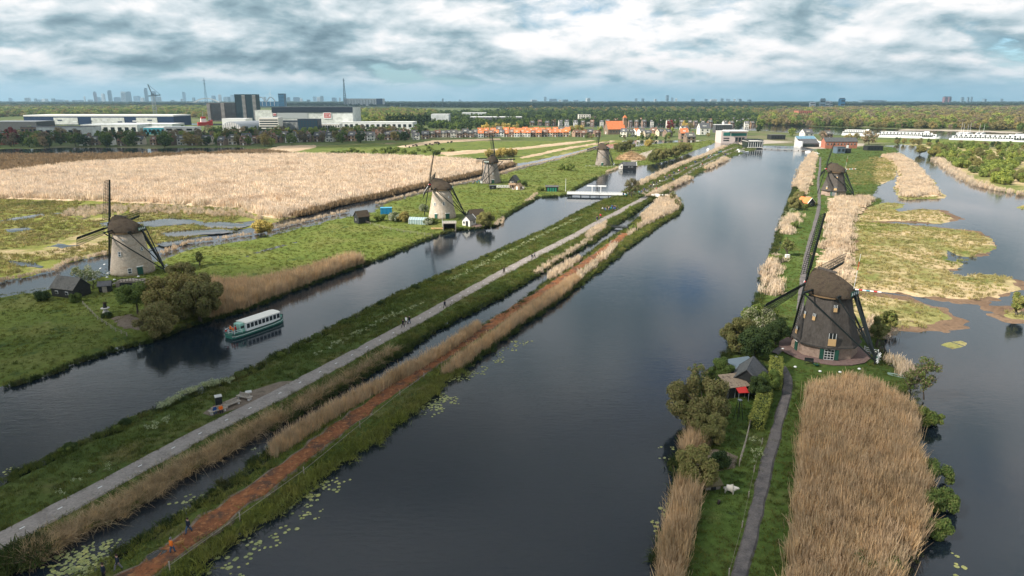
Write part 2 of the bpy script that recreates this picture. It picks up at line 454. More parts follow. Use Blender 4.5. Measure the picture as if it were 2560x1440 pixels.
def land(name, pts, m, z=0.45, amp=0.6, step=1.2, grid=4.0, relief=0.12, bank=1.6, base=-0.25, label=None, cat='ground', kind='structure', world=None, seed=None, parent=None):
    """a piece of land from its outline: uneven edge, sloping bank, gentle relief"""
    seed = (sum(ord(c) for c in name) % 17) if seed is None else seed
    raw = world if world is not None else world_poly(pts, 0.0)
    poly = rough_poly([tuple(p) for p in raw], step, amp, seed)
    A = np.array([tuple(p) for p in poly])
    lo, hi = A.min(0), A.max(0)
    while (hi[0] - lo[0]) * (hi[1] - lo[1]) / grid ** 2 > 26000: grid *= 1.3
    gx, gy = np.meshgrid(np.arange(lo[0], hi[0], grid), np.arange(lo[1], hi[1], grid))
    I = np.stack([gx.ravel(), gy.ravel()], 1)
    I += RNG.uniform(-.35, .35, I.shape) * grid
    I = I[inside(I, A)] if len(I) else I
    d = edge_dist(I, A) if len(I) else np.zeros(0)
    keep = d > min(bank * 0.6, grid * 0.4); I, d = I[keep], d[keep]
    # ring of points just inside the bank
    V = [Vector(p) for p in poly] + [Vector(p) for p in I]
    n = len(poly)
    res = geometry.delaunay_2d_cdt(V, [(i, (i + 1) % n) for i in range(n)], [list(range(n))], 1, 1e-4)
    V2 = np.array([tuple(p) for p in res[0]]); F = [f for f in res[2]]
    if not len(F): return None
    dd = edge_dist(V2, A)
    zz = np.where(dd < 0.02, base, z)
    ramp = np.clip(dd / bank, 0, 1)
    rel = np.array([mnoise.noise(Vector((p[0] * 0.07, p[1] * 0.07, seed))) + 0.5 * mnoise.noise(Vector((p[0] * 0.25, p[1] * 0.25, seed + 5))) for p in V2]) * relief
    zz = np.where(dd < 0.02, base, base + (z - base) * (0.55 + 0.45 * ramp) + rel * ramp)
    me = bpy.data.meshes.new(name)
    me.from_pydata([(p[0], p[1], q) for p, q in zip(V2, zz)], [], F)
    me.materials.append(m)
    me.polygons.foreach_set('use_smooth', [True] * len(me.polygons))
    me.update()
    if len(me.polygons) and me.polygons[0].normal.z < 0: me.flip_normals()
    o = link(name, me, parent)
    return tag(o, label, cat if parent is None else None, None, kind)

def ribbon(name, pts, width, m, z=0.6, label=None, cat='path', kind='structure', wob=0.06, step=2.0, world=False, widths=None):
    """a path laid along a centre line"""
    C = [Vector(p) if world else G(p[0], p[1], z).xy for p in pts]
    P = []
    for i in range(len(C) - 1):
        p0 = C[max(0, i - 1)]; p1 = C[i]; p2 = C[i + 1]; p3 = C[min(len(C) - 1, i + 2)]
        k = max(2, int((p2 - p1).length / step))
        for j in range(k):
            t = j / k
            P.append(0.5 * ((2 * p1) + (p2 - p0) * t + (2 * p0 - 5 * p1 + 4 * p2 - p3) * t * t + (3 * p1 - p0 - 3 * p2 + p3) * t ** 3))
    P.append(C[-1])
    vs = []; fs = []
    for i, p in enumerate(P):
        d = (P[min(i + 1, len(P) - 1)] - P[max(i - 1, 0)]).normalized(); s = Vector((-d.y, d.x))
        wl = width / 2 + wob * mnoise.noise(Vector((p.x * 0.4, p.y * 0.4, 1)))
        wr = width / 2 + wob * mnoise.noise(Vector((p.x * 0.4, p.y * 0.4, 7)))
        a, b = p + s * wl, p - s * wr
        vs += [(a.x, a.y, z), (p.x, p.y, z + 0.03), (b.x, b.y, z)]
        vs += [(a.x + s.x * .25, a.y + s.y * .25, z - 0.25), (b.x - s.x * .25, b.y - s.y * .25, z - 0.25)]
        if i:
            a0 = (i - 1) * 5; b0 = i * 5
            fs += [(a0, a0 + 1, b0 + 1, b0), (a0 + 1, a0 + 2, b0 + 2, b0 + 1), (a0 + 3, a0, b0, b0 + 3), (a0 + 2, a0 + 4, b0 + 4, b0 + 2)]
    mb = MB().add(vs, fs); o = mb.build(name, m)
    for pl in o.data.polygons: pass
    return tag(o, label, cat, None, kind), P

GROUPS = {}
def proto_obj(me):
    return bpy.data.objects.new(me.name + '_source', me)

def gn_group(key, meshes):
    if key in GROUPS: return GROUPS[key]
    g = bpy.data.node_groups.new(key, 'GeometryNodeTree')
    g.interface.new_socket('Geometry', in_out='INPUT', socket_type='NodeSocketGeometry')
    g.interface.new_socket('Geometry', in_out='OUTPUT', socket_type='NodeSocketGeometry')
    gi = g.nodes.new('NodeGroupInput'); go = g.nodes.new('NodeGroupOutput')
    iop = g.nodes.new('GeometryNodeInstanceOnPoints'); iop.inputs['Pick Instance'].default_value = True
    jn = g.nodes.new('GeometryNodeJoinGeometry')
    for me in reversed(meshes):
        oi = g.nodes.new('GeometryNodeObjectInfo'); oi.inputs['As Instance'].default_value = True
        oi.inputs['Object'].default_value = proto_obj(me)
        g.links.new(oi.outputs['Geometry'], jn.inputs[0])
    def attr(nm, typ):
        a = g.nodes.new('GeometryNodeInputNamedAttribute'); a.data_type = typ; a.inputs['Name'].default_value = nm
        return a.outputs['Attribute']
    g.links.new(gi.outputs[0], iop.inputs['Points']); g.links.new(jn.outputs[0], iop.inputs['Instance'])
    g.links.new(attr('idx', 'INT'), iop.inputs['Instance Index'])
    g.links.new(attr('rot', 'FLOAT_VECTOR'), iop.inputs['Rotation'])
    g.links.new(attr('scl', 'FLOAT_VECTOR'), iop.inputs['Scale'])
    g.links.new(iop.outputs[0], go.inputs[0])
    GROUPS[key] = g
    return g

def scatter(name, key, meshes, P, scl, label, cat, tilt=0.15, lean=(0, 0), zs=None, parent=None, kind='stuff'):
    """many small plants as ONE object (stuff): the same few clumps set out on points"""
    P = np.asarray(P, np.float32); n = len(P)
    if n == 0: return None
    me = bpy.data.meshes.new(name)
    me.vertices.add(n); me.vertices.foreach_set('co', P.ravel())
    rot = np.stack([RNG.normal(0, tilt, n) + lean[0], RNG.normal(0, tilt, n) + lean[1], RNG.uniform(0, 6.283, n)], 1).astype(np.float32)
    if np.isscalar(scl): scl = np.full(n, scl)
    s = (np.asarray(scl) * RNG.uniform(0.75, 1.25, n)).astype(np.float32)
    sv = np.stack([s, s, s * (RNG.uniform(0.8, 1.2, n) if zs is None else zs)], 1).astype(np.float32)
    me.attributes.new('rot', 'FLOAT_VECTOR', 'POINT').data.foreach_set('vector', rot.ravel())
    me.attributes.new('scl', 'FLOAT_VECTOR', 'POINT').data.foreach_set('vector', sv.ravel())
    me.attributes.new('idx', 'INT', 'POINT').data.foreach_set('value', RNG.integers(0, len(meshes), n).astype(np.int32))
    me.update()
    o = link(name, me, parent)
    md = o.modifiers.new('clumps', 'NODES'); md.node_group = gn_group(key, meshes)
    return tag(o, label, cat if parent is None else None, None, kind)

def sample_poly(pts, spacing, z=0.4, jit=True, far=None, world=None, edge=None, ragged=0.0):
    """points spread over an outline; beyond `far` metres the spacing grows with distance"""
    poly = [tuple(p) for p in (world if world is not None else world_poly(pts, 0.0))]
    A = np.array(poly); lo, hi = A.min(0), A.max(0)
    n = int((hi[0] - lo[0]) * (hi[1] - lo[1]) / spacing ** 2)
    n = min(n, 1500000)
    P = RNG.uniform(lo, hi, (n, 2)); P = P[inside(P, poly)]
    if far:
        d = np.hypot(P[:, 0], P[:, 1]); pr = np.clip((far / np.maximum(d, 1)) ** 2, 0, 1)
        P = P[RNG.uniform(0, 1, len(P)) < pr]
    if ragged and len(P):
        d = edge_dist(P, poly)
        nz = np.array([mnoise.noise(Vector((p[0] * .9 / ragged, p[1] * .9 / ragged, 3.3))) if q < ragged * 2 else 1.0 for p, q in zip(P, d)])
        P = P[d > ragged * (0.75 - nz * 1.5)]
    if edge is not None:
        P = P[edge_dist(P, poly) < edge]
    return np.column_stack([P, np.full(len(P), z)])

def sample_line(pts, spacing, spread, z=0.3, world=None):
    C = [Vector(p) for p in world] if world is not None else [G(x, y, 0).xy for x, y in pts]
    out = []
    for a, b in zip(C[:-1], C[1:]):
        L = (b - a).length; n = max(1, int(L / spacing)); nr = Vector((-(b - a).y, (b - a).x)).normalized()
        for _ in range(n):
            p = a.lerp(b, random.random()) + nr * random.gauss(0, spread)
            out.append((p.x, p.y, z))
    return np.array(out)

# ------------------------------------------------------------------ ground, water, land
def sheet(name, x0, x1, y0, y1, z, m, label, cat):
    o = MB().add([(x0, y0, z), (x1, y0, z), (x1, y1, z), (x0, y1, z)], [(0, 1, 2, 3)]).build(name, m)
    return tag(o, label, cat, None, 'structure')
FAR = 15000.0
sheet('ground', -FAR, FAR, -600, FAR, -2.0, M['farland'], 'flat ground under the water and fields out to the horizon', 'ground')
sheet('water', -1500, 1500, -300, 1900, 0.0, M['water'], 'dark rippled water of the canals, marsh pools and river', 'water')

# outlines in photograph pixels
A_NEAR = [(-420, 1130), (-150, 1030), (0, 975), (60, 957), (130, 936), (200, 907), (280, 880), (350, 862), (388, 852), (440, 830), (500, 808), (545, 797), (620, 775), (700, 742), (800, 703), (905, 664), (960, 645), (1030, 615), (1092, 590), (1125, 580), (1180, 574), (1240, 566), (1262, 541), (1300, 519), (1345, 494), (1400, 491), (1422, 488), (1440, 471), (1470, 455), (1510, 437), (1552, 420), (1600, 414), (1640, 410), (1690, 396), (1745, 374), (1790, 357)]
A_FAR = [(1790, 351), (1640, 360), (1560, 371), (1500, 372), (1460, 380), (1400, 398), (1292, 425), (1210, 451), (1125, 468), (1035, 490), (950, 512), (930, 532), (870, 541), (800, 557), (740, 571), (640, 598), (560, 609), (470, 621), (395, 653), (300, 673), (230, 700), (130, 722), (0, 743), (-420, 818)]
B_NEAR = [(-420, 775), (0, 708), (80, 690), (145, 676), (165, 660), (240, 645), (290, 631), (380, 624), (470, 599), (540, 587), (640, 570), (740, 544), (860, 511), (950, 494), (1035, 473), (1125, 453), (1210, 434), (1288, 411), (1300, 408), (1345, 402), (1420, 385), (1500, 364), (1560, 357)]
B_FAR = [(1560, 350), (1300, 352), (1000, 356), (760, 366), (680, 376), (640, 379), (560, 382), (420, 388), (250, 389), (100, 390), (0, 392), (-420, 402)]
C_LEFT = [(-300, 1350), (0, 1212), (60, 1183), (130, 1150), (200, 1116), (330, 1058), (400, 1029), (500, 985), (560, 960), (640, 924), (700, 890), (800, 840), (880, 800), (980, 747), (1080, 702), (1180, 660), (1280, 615), (1380, 570), (1450, 531), (1500, 508), (1545, 491), (1560, 476), (1590, 467), (1640, 441), (1700, 412), (1760, 390), (1810, 367), (1835, 360)]
C_RIGHT = [(1895, 372), (1850, 386), (1820, 396), (1800, 410), (1760, 428), (1725, 446), (1690, 466), (1668, 483), (1640, 496), (1618, 508), (1600, 522), (1578, 538), (1540, 561), (1515, 580), (1480, 606), (1400, 651), (1340, 690), (1280, 727), (1180, 781), (1080, 832), (1000, 888), (920, 936), (840, 985), (750, 1032), (700, 1060), (650, 1087), (560, 1140), (480, 1187), (400, 1237), (330, 1281), (230, 1331), (140, 1376), (60, 1425), (-40, 1490), (-300, 1640)]
D_LEFT = [(-60, 1640), (110, 1500), (200, 1440), (280, 1400), (350, 1356), (430, 1311), (480, 1272), (560, 1220), (611, 1180), (654, 1150), (677, 1134), (720, 1105), (757, 1082), (808, 1047), (900, 999), (1000, 943), (1100, 889), (1200, 822), (1290, 774), (1340, 732), (1380, 702), (1450, 657), (1500, 617), (1540, 592), (1570, 572), (1600, 548), (1625, 522), (1645, 502)]
D_RIGHT = [(1672, 489), (1698, 497), (1707, 516), (1692, 536), (1650, 561), (1610, 591), (1560, 626), (1510, 666), (1450, 711), (1400, 751), (1300, 816), (1200, 891), (1150, 931), (1110, 947), (1060, 1001), (1010, 1041), (950, 1091), (850, 1156), (760, 1221), (700, 1271), (640, 1311), (560, 1361), (525, 1391), (470, 1440), (400, 1500), (260, 1640)]
E_LEFT = [(1600, 1640), (1625, 1520), (1645, 1440), (1668, 1350), (1690, 1270), (1702, 1225), (1688, 1200), (1695, 1150), (1712, 1110), (1722, 1078), (1735, 1010), (1768, 955), (1830, 878), (1838, 820), (1890, 775), (1905, 730), (1925, 660), (1940, 612), (1957, 560), (1970, 515), (1990, 465), (2012, 415), (2026, 383)]
E_RIGHT = [(2030, 374), (2140, 371), (2238, 369), (2250, 380), (2215, 386), (2195, 396), (2190, 440), (2200, 470), (2180, 492), (2215, 502), (2200, 512), (2160, 522), (2140, 552), (2130, 690), (2135, 730), (2135, 800), (2170, 830), (2215, 838), (2205, 880), (2235, 912), (2290, 945), (2300, 1000), (2290, 1080), (2305, 1150), (2330, 1230), (2320, 1300), (2320, 1360), (2275, 1440), (2240, 1520), (2200, 1640)]

land('polder_meadow', A_NEAR + A_FAR, M['meadow'], 0.55, 0.9, grid=4.0, relief=0.25, label='green meadow strip with the brick mills between canal and back ditch', cat='meadow')
land('reed_polder', B_NEAR + B_FAR, M['marsh_dark'], 0.35, 1.2, 2.0, grid=6.0, label='wet marsh and reed land behind the brick mills', cat='marsh')
land('cycle_dyke', C_LEFT + C_RIGHT, M['bank'], 0.75, 0.7, grid=2.5, relief=0.2, label='grassy dyke that carries the grey cycle path', cat='dyke')
land('towpath_strip', D_LEFT + D_RIGHT, M['bank'], 0.5, 0.7, grid=2.5, relief=0.2, label='narrow grassy strip with the orange wood chip path', cat='bank')
land('mill_strip', E_LEFT + E_RIGHT, M['lawn'], 0.55, 0.8, grid=3.0, relief=0.2, label='long green strip that carries the two thatched mills', cat='bank')
# marsh lobes on the lake side
LOBES = [
    [(2120, 730), (2200, 737), (2282, 752), (2350, 772), (2380, 797), (2360, 816), (2290, 826), (2215, 834), (2120, 825)],
    [(2120, 560), (2150, 553), (2250, 561), (2345, 571), (2450, 582), (2482, 601), (2490, 620), (2440, 647), (2385, 640), (2368, 626), (2375, 652), (2440, 650), (2400, 668), (2440, 668), (2378, 676), (2400, 690), (2440, 684), (2535, 694), (2541, 712), (2500, 747), (2440, 755), (2330, 746), (2222, 731), (2120, 722)],
    [(2130, 560), (2165, 522), (2215, 508), (2262, 511), (2232, 524), (2250, 530), (2300, 525), (2350, 527), (2386, 545), (2352, 561), (2290, 556), (2240, 553), (2160, 556)],
    [(2200, 389), (2252, 384), (2292, 410), (2342, 465), (2362, 496), (2250, 499), (2232, 470), (2246, 440), (2232, 410)],
    [(2130, 470), (2200, 462), (2240, 446), (2246, 400), (2180, 392), (2100, 420)],
    [(2560, 512), (2620, 500), (2680, 540), (2580, 526), (2540, 520)],
    [(2500, 780), (2560, 772), (2600, 800), (2555, 806), (2498, 800)],
    [(2330, 868), (2400, 850), (2432, 846), (2418, 862), (2360, 879), (2335, 880)],
    [(2230, 858), (2270, 852), (2330, 868), (2250, 866)],
]
LOBE_LABEL = ['marshy grass lobe with a brown muddy rim behind the dark thatched mill', 'largest marsh lobe, yellow grass cut by blue pools', 'small marsh island between two shallow channels', 'tongue of pale reed land reaching into the lake', 'yellow grass field beside the distant thatched mill', 'small reed islet at the lake shore', 'brown tussock beside the pollard willow in the lake', 'thin curved strip of green weed in the shallow lake', 'low muddy strip beside the thatched mill']
for i, (L, lb) in enumerate(zip(LOBES, LOBE_LABEL)):
    rim = [Vector(p) for p in world_poly(L, 0.0)]; c = sum(rim, Vector((0, 0))) / len(rim)
    if i < 3 or i in (6,):
        land('mud_rim', None, M['mud'], 0.10, 3.6, 1.2, grid=3.0, relief=0.04, bank=1.0, base=-0.1, world=[c + (p - c) * 1.0 + (p - c).normalized() * 3.0 for p in rim], label='brown mud rim around ' + lb.split(',')[0].split(' with')[0], cat='mud', seed=i)
    land('marsh_island', L, M['marsh'], 0.34 + 0.008 * i, 2.4 if i < 4 else 1.2, 1.2, grid=3.0, relief=0.1, bank=1.2, base=-0.05, label=lb, cat='marsh', seed=i + 3)
land('shore_scrub', [(2250, 360), (2335, 372), (2338, 398), (2372, 420), (2420, 452), (2462, 470), (2520, 482), (2600, 500), (2900, 560), (3300, 520), (3300, 400), (2560, 352)], M['marsh'], 0.4, 2.5, 2.0, grid=6.0, label='far lake shore with green scrub and pale reed edge', cat='shore')
land('town_land', [(-3000, 470), (-900, 392), (0, 374), (150, 371), (400, 372), (600, 371), (660, 374), (720, 372), (900, 362), (1300, 357), (1540, 356), (1600, 351), (1700, 352), (1790, 352), (1838, 352), (1850, 361), (1880, 370), (1905, 366), (2000, 366), (2030, 375), (2140, 373), (2236, 370), (2252, 362), (2330, 364), (2345, 372), (2560, 380), (3400, 420), (3400, 388), (2560, 351.5), (2300, 344), (2100, 336.5), (1900, 327), (1700, 321), (1450, 318), (1300, 312.5), (-3000, 312.5)], M['farland'], 0.42, 1.0, 4.0, grid=30.0, relief=0.1, label='built-up land of the town along the river', cat='ground')
land('far_fields', None, M['farland'], 0.6, 1.0, 30.0, grid=400.0, relief=0.3, bank=6,
     world=[G(-3000, 312, 0).xy] + [G(x, y, 0).xy for x, y in ((1300, 312), (1400, 306), (1600, 311), (1900, 316), (2100, 321), (2250, 326), (2400, 328.5), (2560, 332), (3400, 345))] + [Vector((6000, 1500)), Vector((14900, 6000)), Vector((14900, 14900)), Vector((-14900, 14900)), Vector((-14900, 3000))], label='fields and woods beyond the river out to the horizon', cat='ground')

# reed beds on the polder (raised, real height; the clumps are set on them further down)
REED_PALE = [(-420, 470), (0, 440), (200, 416), (500, 397), (760, 393), (900, 395), (1090, 401), (1220, 411), (1286, 411), (1205, 434), (1125, 452), (1000, 480), (860, 510), (740, 543), (700, 551), (640, 541), (600, 523), (450, 516), (250, 506), (0, 499), (-420, 520)]
REED_SHADE = [(-420, 404), (0, 393), (250, 391), (420, 390), (600, 384), (660, 381), (760, 392), (500, 396), (200, 415), (0, 439), (-420, 468)]
land('reed_bed', REED_PALE, M['reed_floor'], 1.15, 2.0, 2.0, grid=4.0, relief=0.35, bank=1.0, base=0.2, label='wide bed of pale dry reed behind the brick mills', cat='reed bed', kind='stuff')
land('reed_bed', REED_SHADE, M['reed_shade'], 1.05, 2.0, 3.0, grid=8.0, relief=0.3, bank=1.0, base=0.2, label='reed bed along the far lake with cloud shade painted in as brown', cat='reed bed', kind='stuff')
R_SMALL = [
    ('pale reed tongue on the lake side of the far thatched mill', [(2204, 391), (2250, 387), (2290, 412), (2338, 466), (2355, 493), (2252, 496), (2238, 470), (2250, 440), (2236, 410)]),
    ('pale reed bed between mill path and marsh', [(2072, 498), (2180, 497), (2190, 508), (2160, 522), (2138, 552), (2140, 640), (2120, 720), (2068, 700), (2040, 690), (2052, 600)]),
    ('strip of pale reed at the far end of the mill strip', [(2028, 385), (2046, 385), (2040, 420), (2030, 465), (2012, 500), (1992, 498), (1996, 462), (2014, 418)]),
]
for lb, L in R_SMALL:
    land('reed_bed', L, M['reed_floor'], 0.75, 3.5, 1.5, grid=2.5, relief=0.4, bank=0.8, base=0.3, label=lb, cat='reed bed', kind='stuff')
# green pasture strips beyond the back ditch
PAST = [[(660, 372), (900, 362), (1300, 353), (1555, 351), (1500, 362), (1440, 378), (1350, 400), (1240, 408), (1100, 399), (900, 394), (770, 391)]]
land('pasture', PAST[0], M['meadow'], 0.50, 1.5, 3.0, grid=8.0, label='sunny pasture between the reed bed and the town', cat='meadow')
for i, L in enumerate([[(990, 368), (1080, 352), (1250, 347), (1255, 350), (1120, 357), (1010, 371)], [(1080, 383), (1300, 370), (1400, 358), (1480, 351), (1490, 353), (1420, 363), (1300, 376), (1120, 391)], [(1290, 396), (1400, 372), (1530, 352), (1540, 354), (1420, 375), (1310, 399)], [(640, 379), (700, 366), (790, 364), (795, 370), (740, 381), (660, 385)]]):
    land('reed_strip', L, M['reed_floor'], 0.85, 1.0, 3.0, grid=5.0, relief=0.3, bank=0.8, base=0.3, label='low strip of pale reed along a pasture ditch', cat='reed bed', kind='stuff', seed=i)['group'] = 'pale reed strips on the pasture'
# narrow trodden tracks through the pale reed
TRACKS = [[(628, 466), (640, 480), (660, 492), (690, 508), (712, 522)], [(922, 440), (930, 450), (936, 462)], [(1056, 436), (1050, 444), (1056, 452)], [(790, 448), (830, 444), (860, 440)], [(700, 425), (760, 420), (830, 424)]]
for i, L in enumerate(TRACKS):
    ribbon('reed_track', L, 2.0, M['meadow'], 1.42, 'narrow green track trodden through the pale reed bed', wob=0.6, step=3)[0]['group'] = 'green tracks in the pale reed bed'
# pools in the marsh
POOLS = [[(40, 545), (110, 535), (112, 541), (60, 552), (0, 556)], [(330, 560), (420, 548), (500, 552), (520, 560), (440, 566), (380, 572)], [(400, 586), (470, 578), (560, 574), (600, 581), (520, 590), (440, 596)], [(20, 655), (80, 662), (110, 672), (60, 668)], [(180, 532), (120, 538), (230, 536)], [(610, 560), (640, 553), (655, 560), (630, 566)], [(190, 408), (240, 404), (330, 406), (300, 412), (210, 414)], [(390, 612), (450, 604), (470, 608), (420, 618)], [(470, 560), (560, 556), (620, 566), (600, 572), (520, 570)], [(240, 560), (300, 552), (330, 556), (270, 568)], [(100, 620), (150, 610), (200, 616), (150, 626)], [(0, 575), (60, 570), (90, 576), (30, 584)]]
for i, L in enumerate(POOLS):
    land('marsh_pool', L, M['pool'], 0.47 if i != 6 else 1.35, 3.0, 0.7, grid=3.0, relief=0.0, bank=0.3, base=0.40 if i != 6 else 1.2, label='shallow pool of still water in the wet marsh', cat='pool', seed=i)['group'] = 'shallow pools in the marsh'
# field ditch on the mill meadow
land('field_ditch', [(488, 704), (510, 692), (560, 665), (640, 633), (700, 617), (762, 604), (764, 607), (704, 621), (645, 638), (566, 671), (520, 697), (494, 712)], M['pool'], 0.62, 0.15, 0.8, grid=3, relief=0, bank=0.3, base=0.5, label='thin water ditch crossing the mill meadow', cat='ditch')

# paths
CYC = [(-200, 1450), (0, 1349), (100, 1297), (200, 1245), (300, 1192), (400, 1138), (500, 1084), (600, 1033), (700, 983), (800, 930), (900, 877), (1000, 823), (1100, 768), (1200, 712), (1300, 658), (1400, 607), (1450, 581), (1500, 553), (1545, 530), (1590, 506), (1612, 494)]
_, CYC_P = ribbon('cycle_path', CYC, 3.1, M['asphalt'], 0.88, 'grey asphalt cycle path along the dyke', wob=0.22)
_, FARL_P = ribbon('path', [(1606, 484), (1642, 459), (1707, 425), (1761, 400), (1806, 380), (1838, 368)], 2.8, M['asphalt'], 0.88, 'far footpath beside the canal, crowded with walkers')
_, FARR_P = ribbon('path', [(1612, 494), (1635, 479), (1671, 459), (1696, 448), (1739, 421), (1790, 398), (1830, 381), (1862, 370)], 2.8, M['asphalt'], 0.885, 'far cycle path on the lake side of the dyke')
CHIP_L = [(230, 1500), (330, 1440), (400, 1397), (500, 1322), (600, 1250), (700, 1180), (800, 1106), (900, 1032), (1000, 962), (1100, 894), (1200, 830), (1300, 763), (1400, 700), (1480, 645), (1540, 602), (1565, 583)]
ribbon('soil_verge', CHIP_L, 3.1, M['soil'], 0.60, 'bare soil verge beside the wood chip path', wob=1.3)
_, CHIP_P = ribbon('chip_path', [(230, 1500), (330, 1440), (400, 1397), (500, 1322), (600, 1250), (700, 1180), (800, 1106), (900, 1032), (1000, 962), (1100, 894), (1200, 830), (1300, 763), (1400, 700), (1480, 645), (1540, 602), (1565, 583)], 2.5, M['chips'], 0.68, 'orange wood chip path on the narrow strip', wob=0.9)
_, E_P = ribbon('cinder_path', [(1830, 1520), (1848, 1440), (1870, 1362), (1898, 1250), (1925, 1130), (1950, 1040), (1968, 975), (1968, 940), (1955, 915)], 1.2, M['cinder'], 0.72, 'narrow dark cinder path on the thatched mill strip', wob=0.25)
_, E_P2 = ribbon('cinder_path', [(1935, 882), (1958, 864), (1990, 842), (2000, 790), (2004, 730), (2010, 680), (2021, 620), (2036, 565), (2047, 520), (2048, 488), (2046, 450), (2050, 420), (2051, 393)], 1.15, M['cinder'], 0.72, 'cinder path leading from the thatched mill to the far mill', wob=0.2)
land('rest_place', [(605, 1030), (640, 1013), (745, 962), (700, 965), (640, 985), (600, 1000), (540, 1025), (510, 1045), (530, 1052)], M['soil'], 0.93, 0.3, 0.8, grid=1.5, relief=0.03, bank=0.4, base=0.8, label='trodden bare soil around the benches beside the cycle path', cat='ground')
land('puddle', [(368, 1404), (396, 1388), (424, 1388), (420, 1396), (396, 1408), (372, 1416)], M['pool'], 0.735, 0.3, 0.5, grid=1.5, relief=0.0, bank=0.2, base=0.69, label='pale puddle lying on the wood chip path', cat='puddle')
land('garden_bed', [(1742, 1130), (1800, 1128), (1845, 1150), (1838, 1180), (1780, 1190), (1740, 1170)], M['soil'], 0.72, 0.5, 0.8, grid=1.5, relief=0.05, bank=0.4, base=0.5, label='bare muddy garden patch below the cottage', cat='ground')
land('kitchen_garden', [(272, 800), (330, 790), (378, 820), (352, 838), (300, 828)], M['soil'], 0.72, 0.3, 0.8, grid=1.5, relief=0.1, bank=0.4, base=0.5, label='dug kitchen garden beds beside the willows', cat='ground')
land('yard', [(1165, 566), (1205, 560), (1210, 570), (1190, 574)], M['paving'], 0.75, 0.2, 0.8, grid=1.5, relief=0.0, bank=0.4, base=0.4, label='paved yard of the waterside cottage', cat='yard')
land('mill_yard', [(1270, 470), (1300, 462), (1318, 470), (1308, 478), (1280, 478)], M['gravel'], 0.75, 0.3, 0.8, grid=2.5, relief=0.0, bank=0.4, base=0.4, label='pale gravel yard beside the museum mill', cat='yard')
land('work_yard', [(1550, 395), (1600, 385), (1640, 372), (1655, 376), (1610, 402), (1580, 408)], M['gravel'], 0.75, 1, 1.5, grid=3.5, relief=0.1, bank=0.6, base=0.4, label='bare work yard with the reed heap', cat='yard')
land('square', [(1835, 352), (1890, 350), (1985, 356), (1900, 362), (1885, 372), (1850, 362)], M['gravel'], 0.80, 0.6, 1.5, grid=4, relief=0.02, bank=0.6, base=0.4, label='pale paved square by the pumping station', cat='square')
land('square', [(2000, 362), (2160, 360), (2160, 366), (2040, 374), (2005, 369)], M['gravel'], 0.80, 0.6, 1.5, grid=4, relief=0.02, bank=0.6, base=0.4, label='pale paved yard by the long red brick building', cat='square')

# dashes on the cycle path
acc = 0.0; last = CYC_P[0]; dash_i = 0
dm = MB().box((0, 0, 0), (0.55, 0.13, 0.012)).mesh('path_dash', M['white'])
cyc_obj = bpy.data.objects['cycle_path']
for a, b in zip(CYC_P[:-1], CYC_P[1:]):
    L = (b - a).length
    acc += L
    if acc > 4.0:
        acc = 0.0
        if b.length > 230: continue
        link('centre_dash', dm, cyc_obj, (b.x, b.y, 0.925), math.atan2((b - a).y, (b - a).x))

# ------------------------------------------------------------------ plants
def leaf_mat(name, c1, c2, c3, trans=0.25, rand=0.25):
    return mat(name, c1, 0.75, [c2, c3], 0.55, 3, space='obj', rand=rand, trans=trans, spec=0.2)
L_GREEN = leaf_mat('green_leaves', (0.088, 0.136, 0.035), (0.136, 0.192, 0.048), (0.192, 0.240, 0.064))
L_DARK = leaf_mat('dark_leaves', (0.040, 0.072, 0.026), (0.064, 0.096, 0.032), (0.088, 0.120, 0.038))
L_WILLOW = leaf_mat('willow_leaves', (0.168, 0.176, 0.056), (0.232, 0.232, 0.077), (0.272, 0.256, 0.096))
L_OLIVE = leaf_mat('olive_willow_leaves', (0.200, 0.168, 0.072), (0.264, 0.224, 0.088), (0.304, 0.248, 0.112))
L_LIME = leaf_mat('spring_green_leaves', (0.224, 0.272, 0.056), (0.288, 0.336, 0.080), (0.352, 0.368, 0.112))
L_GOLD = leaf_mat('golden_spring_leaves', (0.416, 0.320, 0.096), (0.496, 0.400, 0.128), (0.544, 0.432, 0.160))
L_BROWN = leaf_mat('budding_brown_twigs', (0.208, 0.160, 0.104), (0.272, 0.208, 0.136), (0.192, 0.176, 0.088))
L_RED = leaf_mat('copper_leaves', (0.160, 0.035, 0.040), (0.224, 0.048, 0.048), (0.272, 0.072, 0.064))
L_BLOSSOM = leaf_mat('white_blossom', (0.160, 0.184, 0.064), (0.544, 0.528, 0.384), (0.700, 0.700, 0.640))
BARK = mat('bark', (0.065, 0.052, 0.042), 0.95, [(0.10, 0.082, 0.066)], 3.0, space='obj')
REED = mat('dry_reed', (0.48, 0.335, 0.20), 0.85, [(0.62, 0.45, 0.29), (0.54, 0.375, 0.225)], 0.10, 4, rand=0.22, trans=0.25, spec=0.15)
REED_PALE_M = mat('sun_bleached_reed', (0.57, 0.44, 0.32), 0.85, [(0.67, 0.545, 0.415), (0.61, 0.48, 0.355)], 0.04, 4, rand=0.16, trans=0.25, spec=0.15)
REED_FIELD_M = mat('bleached_field_reed', (0.68, 0.53, 0.40), 0.85, [(0.80, 0.66, 0.525), (0.73, 0.585, 0.445)], 0.03, 4, rand=0.14, trans=0.25, spec=0.15)
REED_SHADE_M = mat('shade_brown_reed', (0.24, 0.165, 0.095), 0.85, [(0.31, 0.22, 0.135), (0.20, 0.14, 0.08)], 0.06, 4, rand=0.2, trans=0.2, spec=0.15)  # cloud shade and ditch-edge shade put into the reed colour
STRAW = mat('bent_straw', (0.38, 0.265, 0.15), 0.85, [(0.52, 0.38, 0.235), (0.30, 0.215, 0.12)], 0.3, 4, rand=0.25, trans=0.2, spec=0.15)
